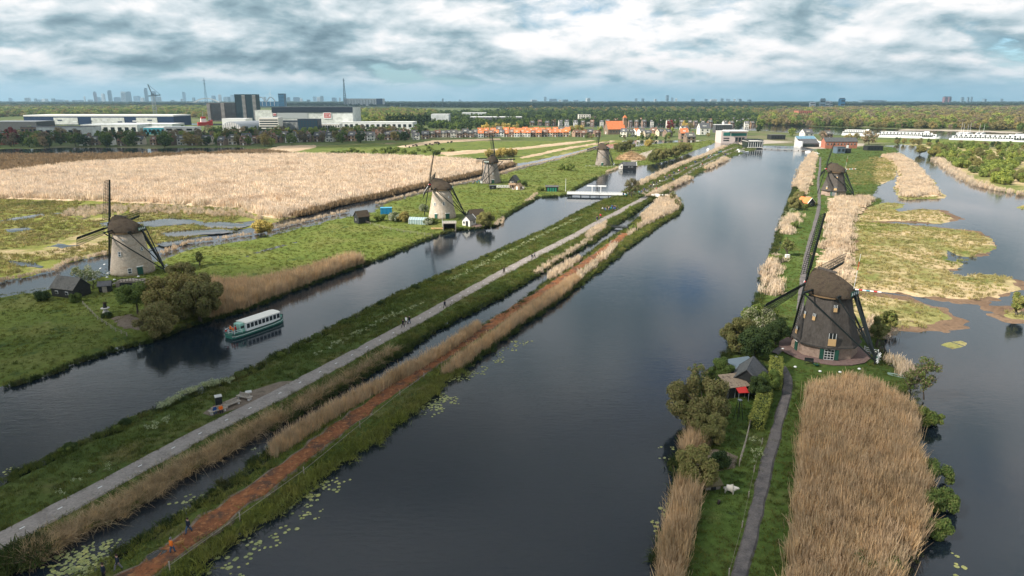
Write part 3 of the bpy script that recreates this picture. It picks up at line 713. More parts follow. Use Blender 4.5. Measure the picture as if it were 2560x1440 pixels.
GRASS = mat('grass_blades', (0.075, 0.105, 0.024), 0.8, [(0.115, 0.14, 0.034), (0.16, 0.155, 0.052)], 0.12, 4, rand=0.3, trans=0.3, spec=0.15)
GRASS_SUN = mat('bright_grass_blades', (0.14, 0.17, 0.035), 0.8, [(0.19, 0.21, 0.05), (0.23, 0.215, 0.07)], 0.1, 4, rand=0.25, trans=0.3, spec=0.15)
HERB = mat('bank_herbs', (0.035, 0.055, 0.018), 0.85, [(0.06, 0.085, 0.025), (0.085, 0.08, 0.035)], 0.3, 4, rand=0.3, trans=0.2, spec=0.15)
PARSLEY = mat('cow_parsley_flowers', (0.42, 0.46, 0.24), 0.8, [(0.55, 0.58, 0.38), (0.30, 0.36, 0.14)], 1.0, 3, rand=0.2, trans=0.2)
LILY = mat('lily_pad', (0.22, 0.24, 0.09), 0.5, [(0.30, 0.31, 0.13), (0.16, 0.19, 0.07)], 0.6, 3, rand=0.3)

def blades(name, m, n, h, spread, w, lean=0.25, bend=0.3, seed=0, plume=0.0):
    """a clump of blades: each a strip of two quads that narrows and bends over"""
    r = np.random.default_rng(seed)
    base = r.normal(0, spread, (n, 2)); az = r.uniform(0, 6.283, n); hh = h * r.uniform(0.55, 1.1, n)
    ln = np.abs(r.normal(0, lean, n)); la = r.uniform(0, 6.283, n)
    V = np.zeros((n, 6, 3)); wd = w * r.uniform(0.6, 1.3, n)
    for k, (t, f) in enumerate(((0, 1.0), (0.55, 0.85 + plume), (1.0, 0.25 + plume))):
        off = (ln * t + bend * ln * t * t) * hh
        x = base[:, 0] + np.cos(la) * off; y = base[:, 1] + np.sin(la) * off
        z = hh * t * np.cos(np.minimum(ln * t, 1.2))
        V[:, k * 2] = np.stack([x - np.cos(az) * wd * f / 2, y - np.sin(az) * wd * f / 2, z], 1)
        V[:, k * 2 + 1] = np.stack([x + np.cos(az) * wd * f / 2, y + np.sin(az) * wd * f / 2, z], 1)
    b = (np.arange(n) * 6)[:, None]
    F = np.concatenate([b + np.array([[0, 1, 3, 2]]), b + np.array([[2, 3, 5, 4]])])
    return np_mesh(name, V.reshape(-1, 3), F, m)

def clusters(n_lump, ell, lump_r, seed, shell=0.6, flat=0.0):
    r = np.random.default_rng(seed)
    d = r.normal(0, 1, (n_lump, 3)); d /= np.linalg.norm(d, axis=1)[:, None]
    rad = shell + (1 - shell) * r.uniform(0, 1, n_lump)
    c = d * rad[:, None] * np.array(ell)
    if flat: c[:, 2] = np.where(c[:, 2] < -ell[2] * flat, -ell[2] * flat * r.uniform(0, 1, n_lump), c[:, 2])
    return c, lump_r * r.uniform(0.6, 1.25, n_lump)

def leaf_cloud(name, m, centers, radii, n_leaf, size, zc, seed=0, up=0.3, elong=1.0, m2=None, m2_share=0.0):
    r = np.random.default_rng(seed + 100)
    pr = radii ** 2; pr = pr / pr.sum()
    ci = r.choice(len(centers), n_leaf, p=pr)
    d = r.normal(0, 1, (n_leaf, 3)); d /= np.linalg.norm(d, axis=1)[:, None]
    P = centers[ci] + d * (radii[ci] * r.uniform(0.25, 1.0, n_leaf) ** 0.5)[:, None]
    P[:, 2] += zc
    nrm = d + r.normal(0, 0.6, (n_leaf, 3)); nrm[:, 2] += up
    nrm /= np.linalg.norm(nrm, axis=1)[:, None]
    t = np.cross(nrm, r.normal(0, 1, (n_leaf, 3))); t /= np.linalg.norm(t, axis=1)[:, None] + 1e-9
    bt = np.cross(nrm, t)
    s = size * r.uniform(0.55, 1.35, n_leaf)[:, None]
    V = np.stack([P - t * s * elong, P - bt * s * 0.5, P + t * s * elong, P + bt * s * 0.5], 1)
    V[:, :, 2] = np.maximum(V[:, :, 2], 0.02)
    F = (np.arange(n_leaf) * 4)[:, None] + np.arange(4)[None]
    mi = None; mats = m
    if m2 is not None:
        mats = [m, m2]; mi = (r.uniform(0, 1, n_leaf) < m2_share).astype(np.int32)
    return np_mesh(name, V.reshape(-1, 3), F, mats, mi)

def trunk_mesh(name, h, r0, limbs, crown_r, seed, crooked=0.1, twigs=0, split=0.45):
    rr = random.Random(seed); mb = MB()
    def branch(p, d, L, r, depth):
        seg = 3
        for k in range(seg):
            d2 = (d + Vector((rr.gauss(0, crooked), rr.gauss(0, crooked), rr.gauss(0, crooked * .5)))).normalized()
            q = p + d2 * (L / seg); r1 = r * 0.8
            mb.tube(p, q, r, r1, 6 if depth == 0 else 4, cap=False)
            p, d, r = q, d2, r1
            if depth < 2 and k >= 1 and depth > 0:
                for _ in range(twigs):
                    a = rr.uniform(0, 6.28)
                    branch(p, (d + Vector((math.cos(a), math.sin(a), rr.uniform(0, .6))) * 0.8).normalized(), L * 0.55, r * 0.55, depth + 1)
        return p, d, r
    p, d, r = branch(Vector((0, 0, -0.2)), Vector((0, 0, 1)), h * split + 0.2, r0, 0)
    for i in range(limbs):
        a = i * 6.283 / limbs + rr.uniform(-.4, .4)
        dv = Vector((math.cos(a) * crown_r * 0.8, math.sin(a) * crown_r * 0.8, h * (1 - split) * rr.uniform(0.6, 1.0)))
        branch(p - Vector((0, 0, rr.uniform(0, h * .1))), dv.normalized(), dv.length * 0.85, r * 0.6, 1)
    return mb.mesh(name, BARK, True)

TREES = {}
def tree_proto(kind, v):
    """trunk and crown meshes of one kind of tree; v picks one of a few shapes"""
    key = (kind, v)
    if key in TREES: return TREES[key]
    s = v * 7 + sum(ord(c) for c in kind)
    def mk(trk, cr): TREES[key] = (trk, cr); return TREES[key]
    if kind == 'round':       # 8 m leafy tree
        c, r = clusters(34, (3.3, 3.3, 2.7), 1.15, s, 0.55)
        return mk(trunk_mesh('trunk', 7, 0.24, 5, 3, s), leaf_cloud('crown', L_GREEN, c, r, 14450, 0.176, 5.0, s))
    if kind == 'dark':
        c, r = clusters(30, (2.7, 2.7, 2.9), 1.1, s, 0.5)
        return mk(trunk_mesh('trunk', 6, 0.22, 5, 2.5, s), leaf_cloud('crown', L_DARK, c, r, 12750, 0.176, 4.2, s))
    if kind == 'willow':      # broad crown reaching almost to the ground
        c, r = clusters(46, (3.9, 3.9, 3.2), 1.15, s, 0.6, 0.7)
        return mk(trunk_mesh('trunk', 6, 0.35, 6, 3.4, s), leaf_cloud('crown', L_WILLOW, c, r, 20400, 0.160, 3.9, s, up=0.5, elong=1.5, m2=L_OLIVE, m2_share=0.35))
    if kind == 'olive':
        c, r = clusters(46, (3.9, 3.9, 3.1), 1.15, s, 0.6, 0.7)
        return mk(trunk_mesh('trunk', 6, 0.35, 6, 3.4, s), leaf_cloud('crown', L_OLIVE, c, r, 20400, 0.160, 3.8, s, up=0.5, elong=1.5, m2=L_WILLOW, m2_share=0.3))
    if kind == 'shrub':
        c, r = clusters(22, (2.0, 2.0, 1.3), 0.75, s, 0.5, 0.8)
        return mk(trunk_mesh('trunk', 2, 0.10, 5, 1.6, s, split=.2), leaf_cloud('crown', L_GREEN, c, r, 8840, 0.128, 1.35, s, m2=L_WILLOW, m2_share=0.2))
    if kind == 'darkshrub':
        c, r = clusters(22, (1.9, 1.9, 1.2), 0.75, s, 0.5, 0.8)
        return mk(trunk_mesh('trunk', 2, 0.10, 5, 1.5, s, split=.2), leaf_cloud('crown', L_DARK, c, r, 8160, 0.128, 1.25, s))
    if kind == 'limeshrub':
        c, r = clusters(22, (2.1, 2.1, 1.3), 0.75, s, 0.5, 0.8)
        return mk(trunk_mesh('trunk', 2, 0.10, 5, 1.6, s, split=.2), leaf_cloud('crown', L_LIME, c, r, 4200, 0.18, 1.35, s, m2=L_GREEN, m2_share=0.3))
    if kind == 'goldshrub':
        c, r = clusters(26, (2.4, 2.4, 1.9), 0.8, s, 0.55, 0.8)
        return mk(trunk_mesh('trunk', 2.6, 0.12, 6, 2, s, split=.2), leaf_cloud('crown', L_GOLD, c, r, 4200, 0.16, 1.9, s, up=.6, elong=1.6, m2=L_OLIVE, m2_share=0.3))
    if kind == 'blossom':
        c, r = clusters(26, (2.2, 2.2, 1.4), 0.8, s, 0.6, 0.8)
        return mk(trunk_mesh('trunk', 2.4, 0.12, 5, 1.8, s, split=.2), leaf_cloud('crown', L_GREEN, c, r, 10200, 0.120, 1.5, s, m2=L_BLOSSOM, m2_share=0.55))
    if kind == 'pollard':     # short thick trunk with a head of upright shoots
        c, r = clusters(26, (1.5, 1.5, 1.6), 0.55, s, 0.45)
        return mk(trunk_mesh('trunk', 3.4, 0.34, 9, 1.6, s, split=.45), leaf_cloud('crown', L_WILLOW, c, r, 3600, 0.15, 3.4, s, up=.2, elong=1.8, m2=L_GREEN, m2_share=0.25))
    if kind == 'sparse':      # thin airy tree with open twigs
        c, r = clusters(34, (2.3, 2.3, 2.6), 0.55, s, 0.4)
        return mk(trunk_mesh('trunk', 6.4, 0.15, 6, 2.2, s, twigs=1, split=.3), leaf_cloud('crown', L_GREEN, c, r, 2800, 0.15, 3.9, s, m2=L_BROWN, m2_share=0.4))
    if kind == 'bare':        # budding tree, branches show through
        c, r = clusters(44, (3.4, 3.4, 3.0), 0.7, s, 0.5)
        return mk(trunk_mesh('trunk', 8, 0.26, 8, 3.4, s, twigs=2, split=.3), leaf_cloud('crown', L_BROWN, c, r, 5200, 0.17, 5.2, s, m2=L_WILLOW, m2_share=0.3))
    if kind == 'fruit':
        c, r = clusters(16, (1.9, 1.9, 1.0), 0.55, s, 0.55)
        return mk(trunk_mesh('trunk', 3.4, 0.14, 6, 1.9, s, crooked=.2, twigs=1, split=.4), leaf_cloud('crown', L_BLOSSOM, c, r, 1500, 0.13, 3.0, s, m2=L_GREEN, m2_share=.5))
    # far kinds: fewer, larger leaf clumps, about 10 m tall
    FARK = {'far_green': (L_GREEN, (3.9, 3.9, 4.2), 5.4), 'far_dark': (L_DARK, (3.8, 3.8, 4.4), 5.4), 'far_willow': (L_OLIVE, (4.6, 4.6, 4.0), 4.9), 'far_lime': (L_LIME, (4.2, 4.2, 4.2), 5.2), 'far_gold': (L_GOLD, (4.4, 4.4, 4.2), 5.2), 'far_bare': (L_BROWN, (4.2, 4.2, 4.4), 5.6), 'far_red': (L_RED, (3.4, 3.4, 4.6), 5.6), 'far_poplar': (L_DARK, (1.7, 1.7, 6.0), 6.6)}
    m, e, zc = FARK[kind]
    c, r = clusters(24, e, e[0] * 0.36, s, 0.55, 0.85)
    return mk(trunk_mesh('trunk', 7, 0.3, 4, 2.5, s), leaf_cloud('crown', m, c, r, 900 if kind != 'far_bare' else 700, 0.62, zc, s))

KIND_COUNT = {}
def tree(kind, p, scale=1.0, label=None, group=None, name='tree', cat=None, z=None, sz=None, lean=0.0):
    v = KIND_COUNT.get(kind, 0); KIND_COUNT[kind] = v + 1
    trk, cr = tree_proto(kind, v % 3)
    sc = scale * random.uniform(0.94, 1.06)
    o = empty(name, (p[0], p[1], z if z is not None else (p[2] if len(p) > 2 else 0.45)), random.uniform(0, 6.28), label, cat or name.split('_')[-1], group)
    o.rotation_euler = (random.uniform(-lean, lean), random.uniform(-lean, lean), o.rotation_euler[2])
    o.scale = (sc, sc, sc * (sz or random.uniform(0.92, 1.1)))
    link('trunk', trk, o); link('crown', cr, o)
    return o

# clump prototypes
REED_C = [blades('reed_clump', REED, 34, 2.5, 0.32, 0.06, 0.16, 0.5, s, plume=0.15) for s in range(4)]
REED_SMALL = [blades('lake_reed_tuft', REED_PALE_M, 26, 1.9, 0.6, 0.15, 0.18, 0.4, s + 120, plume=0.2) for s in range(4)]
REED_FAR = [blades('reed_tuft', REED_FIELD_M, 26, 2.1, 0.75, 0.17, 0.16, 0.4, s + 20, plume=0.2) for s in range(4)]
REED_SHADE_C = [blades('brown_reed_tuft', REED_SHADE_M, 24, 2.1, 0.85, 0.22, 0.16, 0.4, s + 30, plume=0.2) for s in range(3)]  # brown of these tufts is painted shade
STRAW_C = [blades('straw_clump', STRAW, 36, 1.5, 0.30, 0.05, 0.75, 0.8, s + 40) for s in range(4)]
GRASS_C = [blades('grass_tuft', GRASS, 22, 0.42, 0.22, 0.05, 0.45, 0.6, s + 50) for s in range(4)]
GRASS_S = [blades('bright_tuft', GRASS_SUN, 22, 0.40, 0.22, 0.05, 0.5, 0.6, s + 60) for s in range(3)]
HERB_C = [blades('herb_clump', HERB, 40, 0.9, 0.30, 0.10, 0.45, 0.5, s + 70) for s in range(3)]
def parsley(seed):
    c, r = clusters(9, (0.35, 0.35, 0.12), 0.16, seed)
    return leaf_cloud('parsley_clump', PARSLEY, c, r, 90, 0.055, 0.75, seed, up=1.5, m2=GRASS, m2_share=0.35)
PARS_C = [parsley(s) for s in range(3)]
def lilymesh(seed):
    r = random.Random(seed); mb = MB()
    for _ in range(5):
        x, y = r.gauss(0, .55), r.gauss(0, .55); q = r.uniform(.12, .26); n = 8
        a0 = r.uniform(0, 6.28)
        mb.add([(x, y, 0.02)] + [(x + q * math.cos(a0 + 5.9 * i / n), y + q * math.sin(a0 + 5.9 * i / n), 0.02 + r.uniform(0, .012)) for i in range(n + 1)], [(0, i + 1, i + 2) for i in range(n)])
    return mb.mesh('lily_pads', LILY)
LILY_C = [lilymesh(s) for s in range(4)]

# ---- reeds
def clear_of(P, line, r):
    L = np.array([tuple(p) for p in line]); keep = np.ones(len(P), bool)
    for i in range(0, len(P), 20000):
        d = np.min(np.hypot(P[i:i + 20000, None, 0] - L[None, :, 0], P[i:i + 20000, None, 1] - L[None, :, 1]), 1); keep[i:i + 20000] = d > r
    return P[keep]
def dist_scale(P, ref, power=0.5, base=1.0, top=2.2):
    d = np.hypot(P[:, 0], P[:, 1]); return base * np.clip((d / ref) ** power, 1.0, top)

P = sample_poly(REED_PALE, 1.45, 0.95, ragged=2.0)
for L in TRACKS: P = clear_of(P, [G(*a_, 0).xy.lerp(G(*b_, 0).xy, t_ / 8) for a_, b_ in zip(L[:-1], L[1:]) for t_ in range(9)], 2.2)
scatter('reeds', 'reed_far', REED_FAR, P, dist_scale(P, 260, 0.35), 'pale dry reed stalks of the wide reed bed', 'reeds', 0.08)
P = sample_poly(REED_SHADE, 2.6, 0.9)
scatter('reeds', 'reed_shade', REED_SHADE_C, P, 1.25, 'reed stalks along the far lake with cloud shade painted in as brown', 'reeds', 0.08)
for lb, L in R_SMALL:
    P = sample_poly(L, 0.9, 0.7, ragged=3.0)
    scatter('reeds', 'reed_small', REED_SMALL, P, 0.85, 'reed stalks: ' + lb, 'reeds', 0.08)

BIG_REED = [(2010, 1005), (2045, 985), (2085, 975), (2130, 968), (2180, 985), (2225, 1010), (2270, 1035), (2292, 1060), (2288, 1100), (2300, 1160), (2318, 1230), (2305, 1290), (2325, 1330), (2310, 1380), (2265, 1440), (2230, 1530), (1950, 1530), (1965, 1440), (1975, 1350), (1985, 1250), (1995, 1150), (1998, 1080)]
P = sample_poly(BIG_REED, 0.36, 0.35, ragged=0.9)
scatter('reeds', 'reed_near', REED_C, P, 1.0, 'tall dense tan reed bed in front of the dark thatched mill', 'reeds', 0.10, lean=(0.05, -0.10))
LEFT_REED = [(1648, 1500), (1650, 1437), (1672, 1330), (1700, 1228), (1738, 1215), (1740, 1260), (1722, 1340), (1700, 1437), (1690, 1500)]
P = sample_poly(LEFT_REED, 0.33, 0.25)
scatter('reeds', 'reed_near', REED_C, P, 0.95, 'narrow fringe of tall reed at the canal edge below the garden', 'reeds', 0.10, lean=(0.03, -0.1))
P = sample_poly([(1705, 1145), (1720, 1100), (1752, 1085), (1768, 1120), (1740, 1140), (1712, 1150)], 0.35, 0.3)
scatter('reeds', 'reed_near', REED_C, P, 0.8, 'small clump of orange reed between the garden willows', 'reeds', 0.2)
# reeds in front of the first mill meadow
P = sample_poly([(488, 760), (500, 722), (560, 722), (640, 722), (740, 700), (840, 668), (890, 655), (907, 662), (800, 702), (700, 740), (620, 772), (545, 795), (510, 800)], 0.42, 0.35)
scatter('reeds', 'reed_near', REED_C, P, 1.05, 'tall tan reed fringe between the mill meadow and the canal', 'reeds', 0.08)
# reeds on the towpath strip, canal side (left) and lake side (right)
P = sample_poly([(676, 1142), (680, 1133), (720, 1104), (757, 1081), (808, 1046), (900, 998), (1000, 942), (1100, 888), (1195, 822), (1202, 830), (1110, 896), (1030, 943), (930, 998), (850, 1044), (780, 1089), (720, 1128), (690, 1148)], 0.32, 0.2)
scatter('reeds', 'reed_near', REED_C, P, 0.74, 'band of orange reed along the small ditch beside the chip path', 'reeds', 0.09)
P = sample_poly([(1105, 942), (1160, 898), (1230, 850), (1300, 795), (1380, 740), (1435, 700), (1450, 706), (1400, 750), (1300, 815), (1200, 890), (1150, 928), (1112, 945)], 0.36, 0.25)
scatter('reeds', 'reed_near', REED_C, P, 0.70, 'band of tan reed on the lake edge of the chip path strip', 'reeds', 0.09)
P = sample_poly([(1435, 700), (1480, 665), (1530, 620), (1580, 588), (1640, 555), (1690, 533), (1704, 515), (1690, 498), (1650, 497), (1620, 530), (1600, 545), (1610, 560), (1570, 590), (1530, 635), (1500, 668), (1450, 708)], 0.55, 0.3, ragged=0.9)
scatter('reeds', 'reed_mid', [blades('mid_reed', REED_PALE_M, 26, 2.0, 0.4, 0.11, 0.2, 0.4, s + 80, plume=0.2) for s in range(3)], P, 0.9, 'pale reed on the far tip of the chip path strip', 'reeds', 0.12)
MID_REED = [o for o in bpy.data.node_groups['reed_mid'].nodes if o.bl_idname == 'GeometryNodeObjectInfo']
MID_REED = [n.inputs['Object'].default_value.data for n in MID_REED]
P = sample_poly([(1365, 702), (1370, 690), (1400, 670), (1450, 645), (1456, 655), (1420, 678), (1385, 705)], 0.5, 0.2, ragged=.8)
scatter('reeds', 'reed_mid', MID_REED, P, 0.75, 'isolated clump of reed standing in the small ditch', 'reeds', 0.12)
P = np.concatenate([sample_line([(1340, 688), (1400, 649), (1470, 606)], 0.3, 0.5, 0.3), sample_poly([(1470, 605), (1510, 578), (1515, 560), (1490, 572), (1462, 594)], 0.6, 0.5)])
scatter('reeds', 'reed_mid', MID_REED, P, 0.62, 'reed fringe between the cycle path and the footbridge', 'reeds', 0.15)
P = sample_line([(1592, 468), (1640, 443), (1700, 414), (1760, 392), (1812, 368)], 0.25, 1.3)
scatter('reeds', 'reed_mid', MID_REED, P, 0.9, 'pale reed hedge between canal and crowded footpath', 'reeds', 0.1)
P = np.concatenate([sample_line(L, 0.2, 1.2) for L in ([(1622, 496), (1660, 478), (1700, 458), (1722, 447)], [(1765, 424), (1790, 412), (1815, 398)])])
scatter('reeds', 'reed_mid', MID_REED, P, 0.9, 'pale reed clumps on the lake side of the far cycle path', 'reeds', 0.1)
P = np.concatenate([sample_line(L, 0.35, 0.6) for L in ([(395, 640), (470, 609), (560, 598), (640, 586), (740, 560), (870, 530)], [(940, 512), (1035, 486), (1125, 464), (1210, 447), (1292, 421), (1400, 398), (1460, 380), (1500, 370)], [(148, 672), (170, 656), (240, 643), (290, 631)], [(0, 708), (80, 690), (145, 676)], [(1320, 505), (1336, 492), (1342, 486)], [(1515, 432), (1555, 418)], [(1258, 548), (1240, 566)])])
scatter('reeds', 'reed_mid', MID_REED, P, 0.5, 'pale reed fringe along the back ditch behind the brick mills', 'reeds', 0.12)
P = sample_line([(740, 543), (860, 511), (950, 494), (1035, 473), (1125, 453), (1205, 435), (1284, 412)], 0.25, 0.8, 0.4)  # brown tufts paint the shaded side of the reed along the ditch
scatter('reeds', 'reed_shade_edge', REED_SHADE_C, P, 0.85, 'reed stems painted brown for edge shade along the back ditch edge', 'reeds', 0.1)
P = np.concatenate([sample_line(L, 0.28, 1.3) for L in ([(1935, 745), (1928, 700), (1940, 650)], [(1965, 590), (1975, 555), (1990, 540)], [(1992, 470), (2014, 418), (2030, 388)], [(2150, 835), (2185, 850), (2195, 810)], [(2205, 905), (2260, 930), (2290, 950)])])
scatter('reeds', 'reed_mid', MID_REED, P, 0.9, 'pale reed tufts along the edges of the thatched mill strip', 'reeds', 0.14)
P = np.concatenate([sample_line(L, 0.5, 2.0) for L in ([(2338, 398), (2372, 420), (2420, 452), (2462, 470), (2560, 490)],)])
scatter('reeds', 'reed_mid', MID_REED, P, 0.9, 'pale reed edge of the scrubby far lake shore', 'reeds', 0.14)
# bent straw along the ditch on the cycle dyke
P = np.concatenate([sample_line([(60, 1415), (150, 1355), (230, 1315), (330, 1265), (430, 1200), (500, 1160), (560, 1128), (650, 1075), (700, 1050)], 0.055, 0.75, 0.35), sample_line([(700, 1050), (790, 1000), (900, 935), (985, 880)], 0.16, 0.7, 0.35)])
scatter('straw', 'straw', STRAW_C, P, 0.8, 'bent dry straw hanging over the small ditch below the cycle path', 'straw', 0.3, lean=(0.0, 0.25))

P = sample_poly([(110, 548), (180, 522), (300, 514), (450, 519), (600, 524), (690, 552), (640, 556), (560, 546), (430, 541), (300, 540), (200, 548)], 1.5, 0.3, ragged=4.0)
scatter('reeds', 'reed_mid', MID_REED, P, 0.75, 'ragged tan reed belt between the pale reed bed and the wet marsh', 'reeds', 0.12)

# ---- grass and herbs on the banks
P = sample_poly(C_LEFT + C_RIGHT, 0.62, 0.68, far=150)
dp = np.array([tuple(p) for p in CYC_P[::3]])
P = clear_of(P, CYC_P, 1.65)
rest = world_poly([(605, 1034), (640, 1015), (748, 960), (700, 962), (640, 982), (540, 1022), (505, 1045), (530, 1054)], 0)
P = P[~inside(P, rest)]
scatter('grass', 'grass', GRASS_C, P, dist_scale(P, 110, 0.6), 'green grass on the cycle path dyke', 'grass', 0.15)
P = clear_of(sample_poly(D_LEFT + D_RIGHT, 0.55, 0.45, far=140), CHIP_P, 1.45)
scatter('grass', 'grass_sun', GRASS_S + GRASS_C[:1], P, dist_scale(P, 110, 0.6), 'bright green grass on the chip path strip', 'grass', 0.15)
P = clear_of(clear_of(sample_poly(E_LEFT + E_RIGHT, 0.62, 0.5, far=130), E_P, 1.0), E_P2, 1.0)
mill_in = world_poly([(1940, 900), (1975, 880), (2000, 850), (2150, 860), (2170, 900), (2150, 925), (2060, 940), (1960, 920)], 0)
P = P[~inside(P, mill_in)]
scatter('grass', 'grass', GRASS_C, P, dist_scale(P, 130, 0.5, 0.72), 'mown green grass on the thatched mill strip', 'grass', 0.15)
P = sample_poly(A_NEAR + A_FAR, 0.95, 0.5, far=170)
scatter('grass', 'grass_mix', GRASS_C[:2] + GRASS_S, P, dist_scale(P, 140, 0.5, 0.8), 'green grass of the brick mill meadow', 'grass', 0.15)
MARSH_G = [blades('marsh_tuft', mat('marsh_grass_blades', (0.20, 0.20, 0.06), 0.85, [(0.33, 0.27, 0.12), (0.16, 0.19, 0.04)], 0.05, 4, rand=0.25, trans=0.2), 22, 0.5, 0.3, 0.09, 0.5, 0.5, s + 90) for s in range(3)]
Pm = np.concatenate([sample_poly(L, 1.3, 0.28, ragged=2.0) for L in LOBES])
scatter('marsh_grass', 'marsh', MARSH_G, Pm, 1.1, 'yellow green marsh grass on the lake side lobes', 'grass', 0.15)
P = sample_poly([(-200, 530), (0, 500), (250, 507), (600, 524), (640, 542), (740, 545), (640, 568), (540, 585), (470, 598), (380, 622), (240, 642), (160, 658), (80, 688), (0, 706), (-200, 740)], 1.5, 0.3)
for L in POOLS: P = P[~inside(P, [tuple(q) for q in world_poly(L, 0)])]
P = P[np.array([mnoise.noise(Vector((p[0] * .045, p[1] * .045, 2))) for p in P]) > -.22]
scatter('marsh_grass', 'marsh_mix', MARSH_G + [GRASS_S[0]], P, 1.5, 'tufts of the wet marsh behind the first brick mill', 'grass', 0.15)
# darker herb fringes on the water edges
bank_lines = [C_LEFT[1:21], [p for p in reversed(C_RIGHT[7:26])], D_LEFT[3:27], [p for p in reversed(D_RIGHT[2:13])], A_NEAR[2:30], E_LEFT[2:22]]
P = np.concatenate([sample_line(L, 0.32, 0.45, 0.1) for L in bank_lines])
P = P[np.hypot(P[:, 0], P[:, 1]) < 420]
scatter('bank_herbs', 'herb', HERB_C, P, 0.85, 'dark herbs growing along the canal banks', 'plants', 0.2)
P = sample_line([(0, 1430), (60, 1405), (120, 1370)], 0.05, 0.9, 0.4)
scatter('bank_herbs', 'herb', HERB_C, P, 1.2, 'thick dark bramble at the foot of the cycle dyke', 'plants', 0.2)
P = sample_line([p for p in reversed(D_RIGHT[12:25])], 0.10, 0.7, 0.3)  # bright tufts give this bank its sunlit look through colour alone
scatter('bank_grass', 'grass_sun2', GRASS_S, P, 1.5, 'bright green grass, sunlit tone in its colour, on the lake edge of the chip path strip', 'grass', 0.2)
# cow parsley
P = np.concatenate([sample_line([(400, 1040), (450, 1010), (500, 985), (585, 968)], 0.09, 0.5, 0.75), sample_line([(370, 1105), (400, 1085), (430, 1060)], 0.35, 0.9, 0.75), sample_line([(780, 905), (900, 845), (990, 800), (1060, 770)], 0.55, 0.35, 0.75), sample_line([(1120, 715), (1240, 655), (1350, 600), (1450, 552)], 0.6, 0.5, 0.75), sample_line([(50, 1290), (200, 1230), (330, 1160)], 1.6, 0.6, 0.75), sample_line([(640, 1150), (700, 1120), (760, 1080), (850, 1020)], 0.7, 0.5, 0.5), sample_line([(1960, 560), (1985, 520), (2020, 450), (2035, 410)], 0.5, 0.7, 0.5), sample_line([(1880, 1180), (1895, 1110)], 0.8, 0.7, 0.5)])
scatter('cow_parsley', 'parsley', PARS_C, P, 1.0, 'cream cow parsley flowering along the dyke and banks', 'flowers', 0.1)
# water lilies
P = np.concatenate([sample_poly([(120, 1440), (150, 1390), (230, 1360), (280, 1355), (300, 1385), (250, 1420), (200, 1450)], 0.72, 0), sample_poly([(520, 1440), (580, 1380), (720, 1250), (860, 1180), (850, 1230), (720, 1340), (620, 1440)], 1.9, 0), sample_poly([(1060, 1030), (1085, 1000), (1120, 985), (1135, 1000), (1100, 1020), (1080, 1035)], 0.8, 0), sample_poly([(1130, 945), (1200, 905), (1300, 850), (1330, 850), (1230, 920), (1150, 955)], 1.8, 0), sample_poly([(420, 1270), (470, 1235), (500, 1235), (460, 1275)], 1.3, 0), sample_poly([(940, 985), (1000, 920), (1020, 925), (960, 985)], 1.5, 0), sample_poly([(1640, 1330), (1680, 1240), (1690, 1250), (1660, 1340)], 1.4, 0), sample_poly([(1645, 1130), (1690, 1080), (1700, 1100), (1660, 1160)], 1.6, 0), sample_poly([(0, 1205), (60, 1170), (110, 1150), (90, 1140), (0, 1180)], 1.5, 0), sample_poly([(2340, 1420), (2400, 1380), (2420, 1440)], 2.0, 0)])
scatter('water_lilies', 'lily', LILY_C, P, 1.0, 'yellow green water lily pads floating in loose groups', 'lily pads', 0.0)

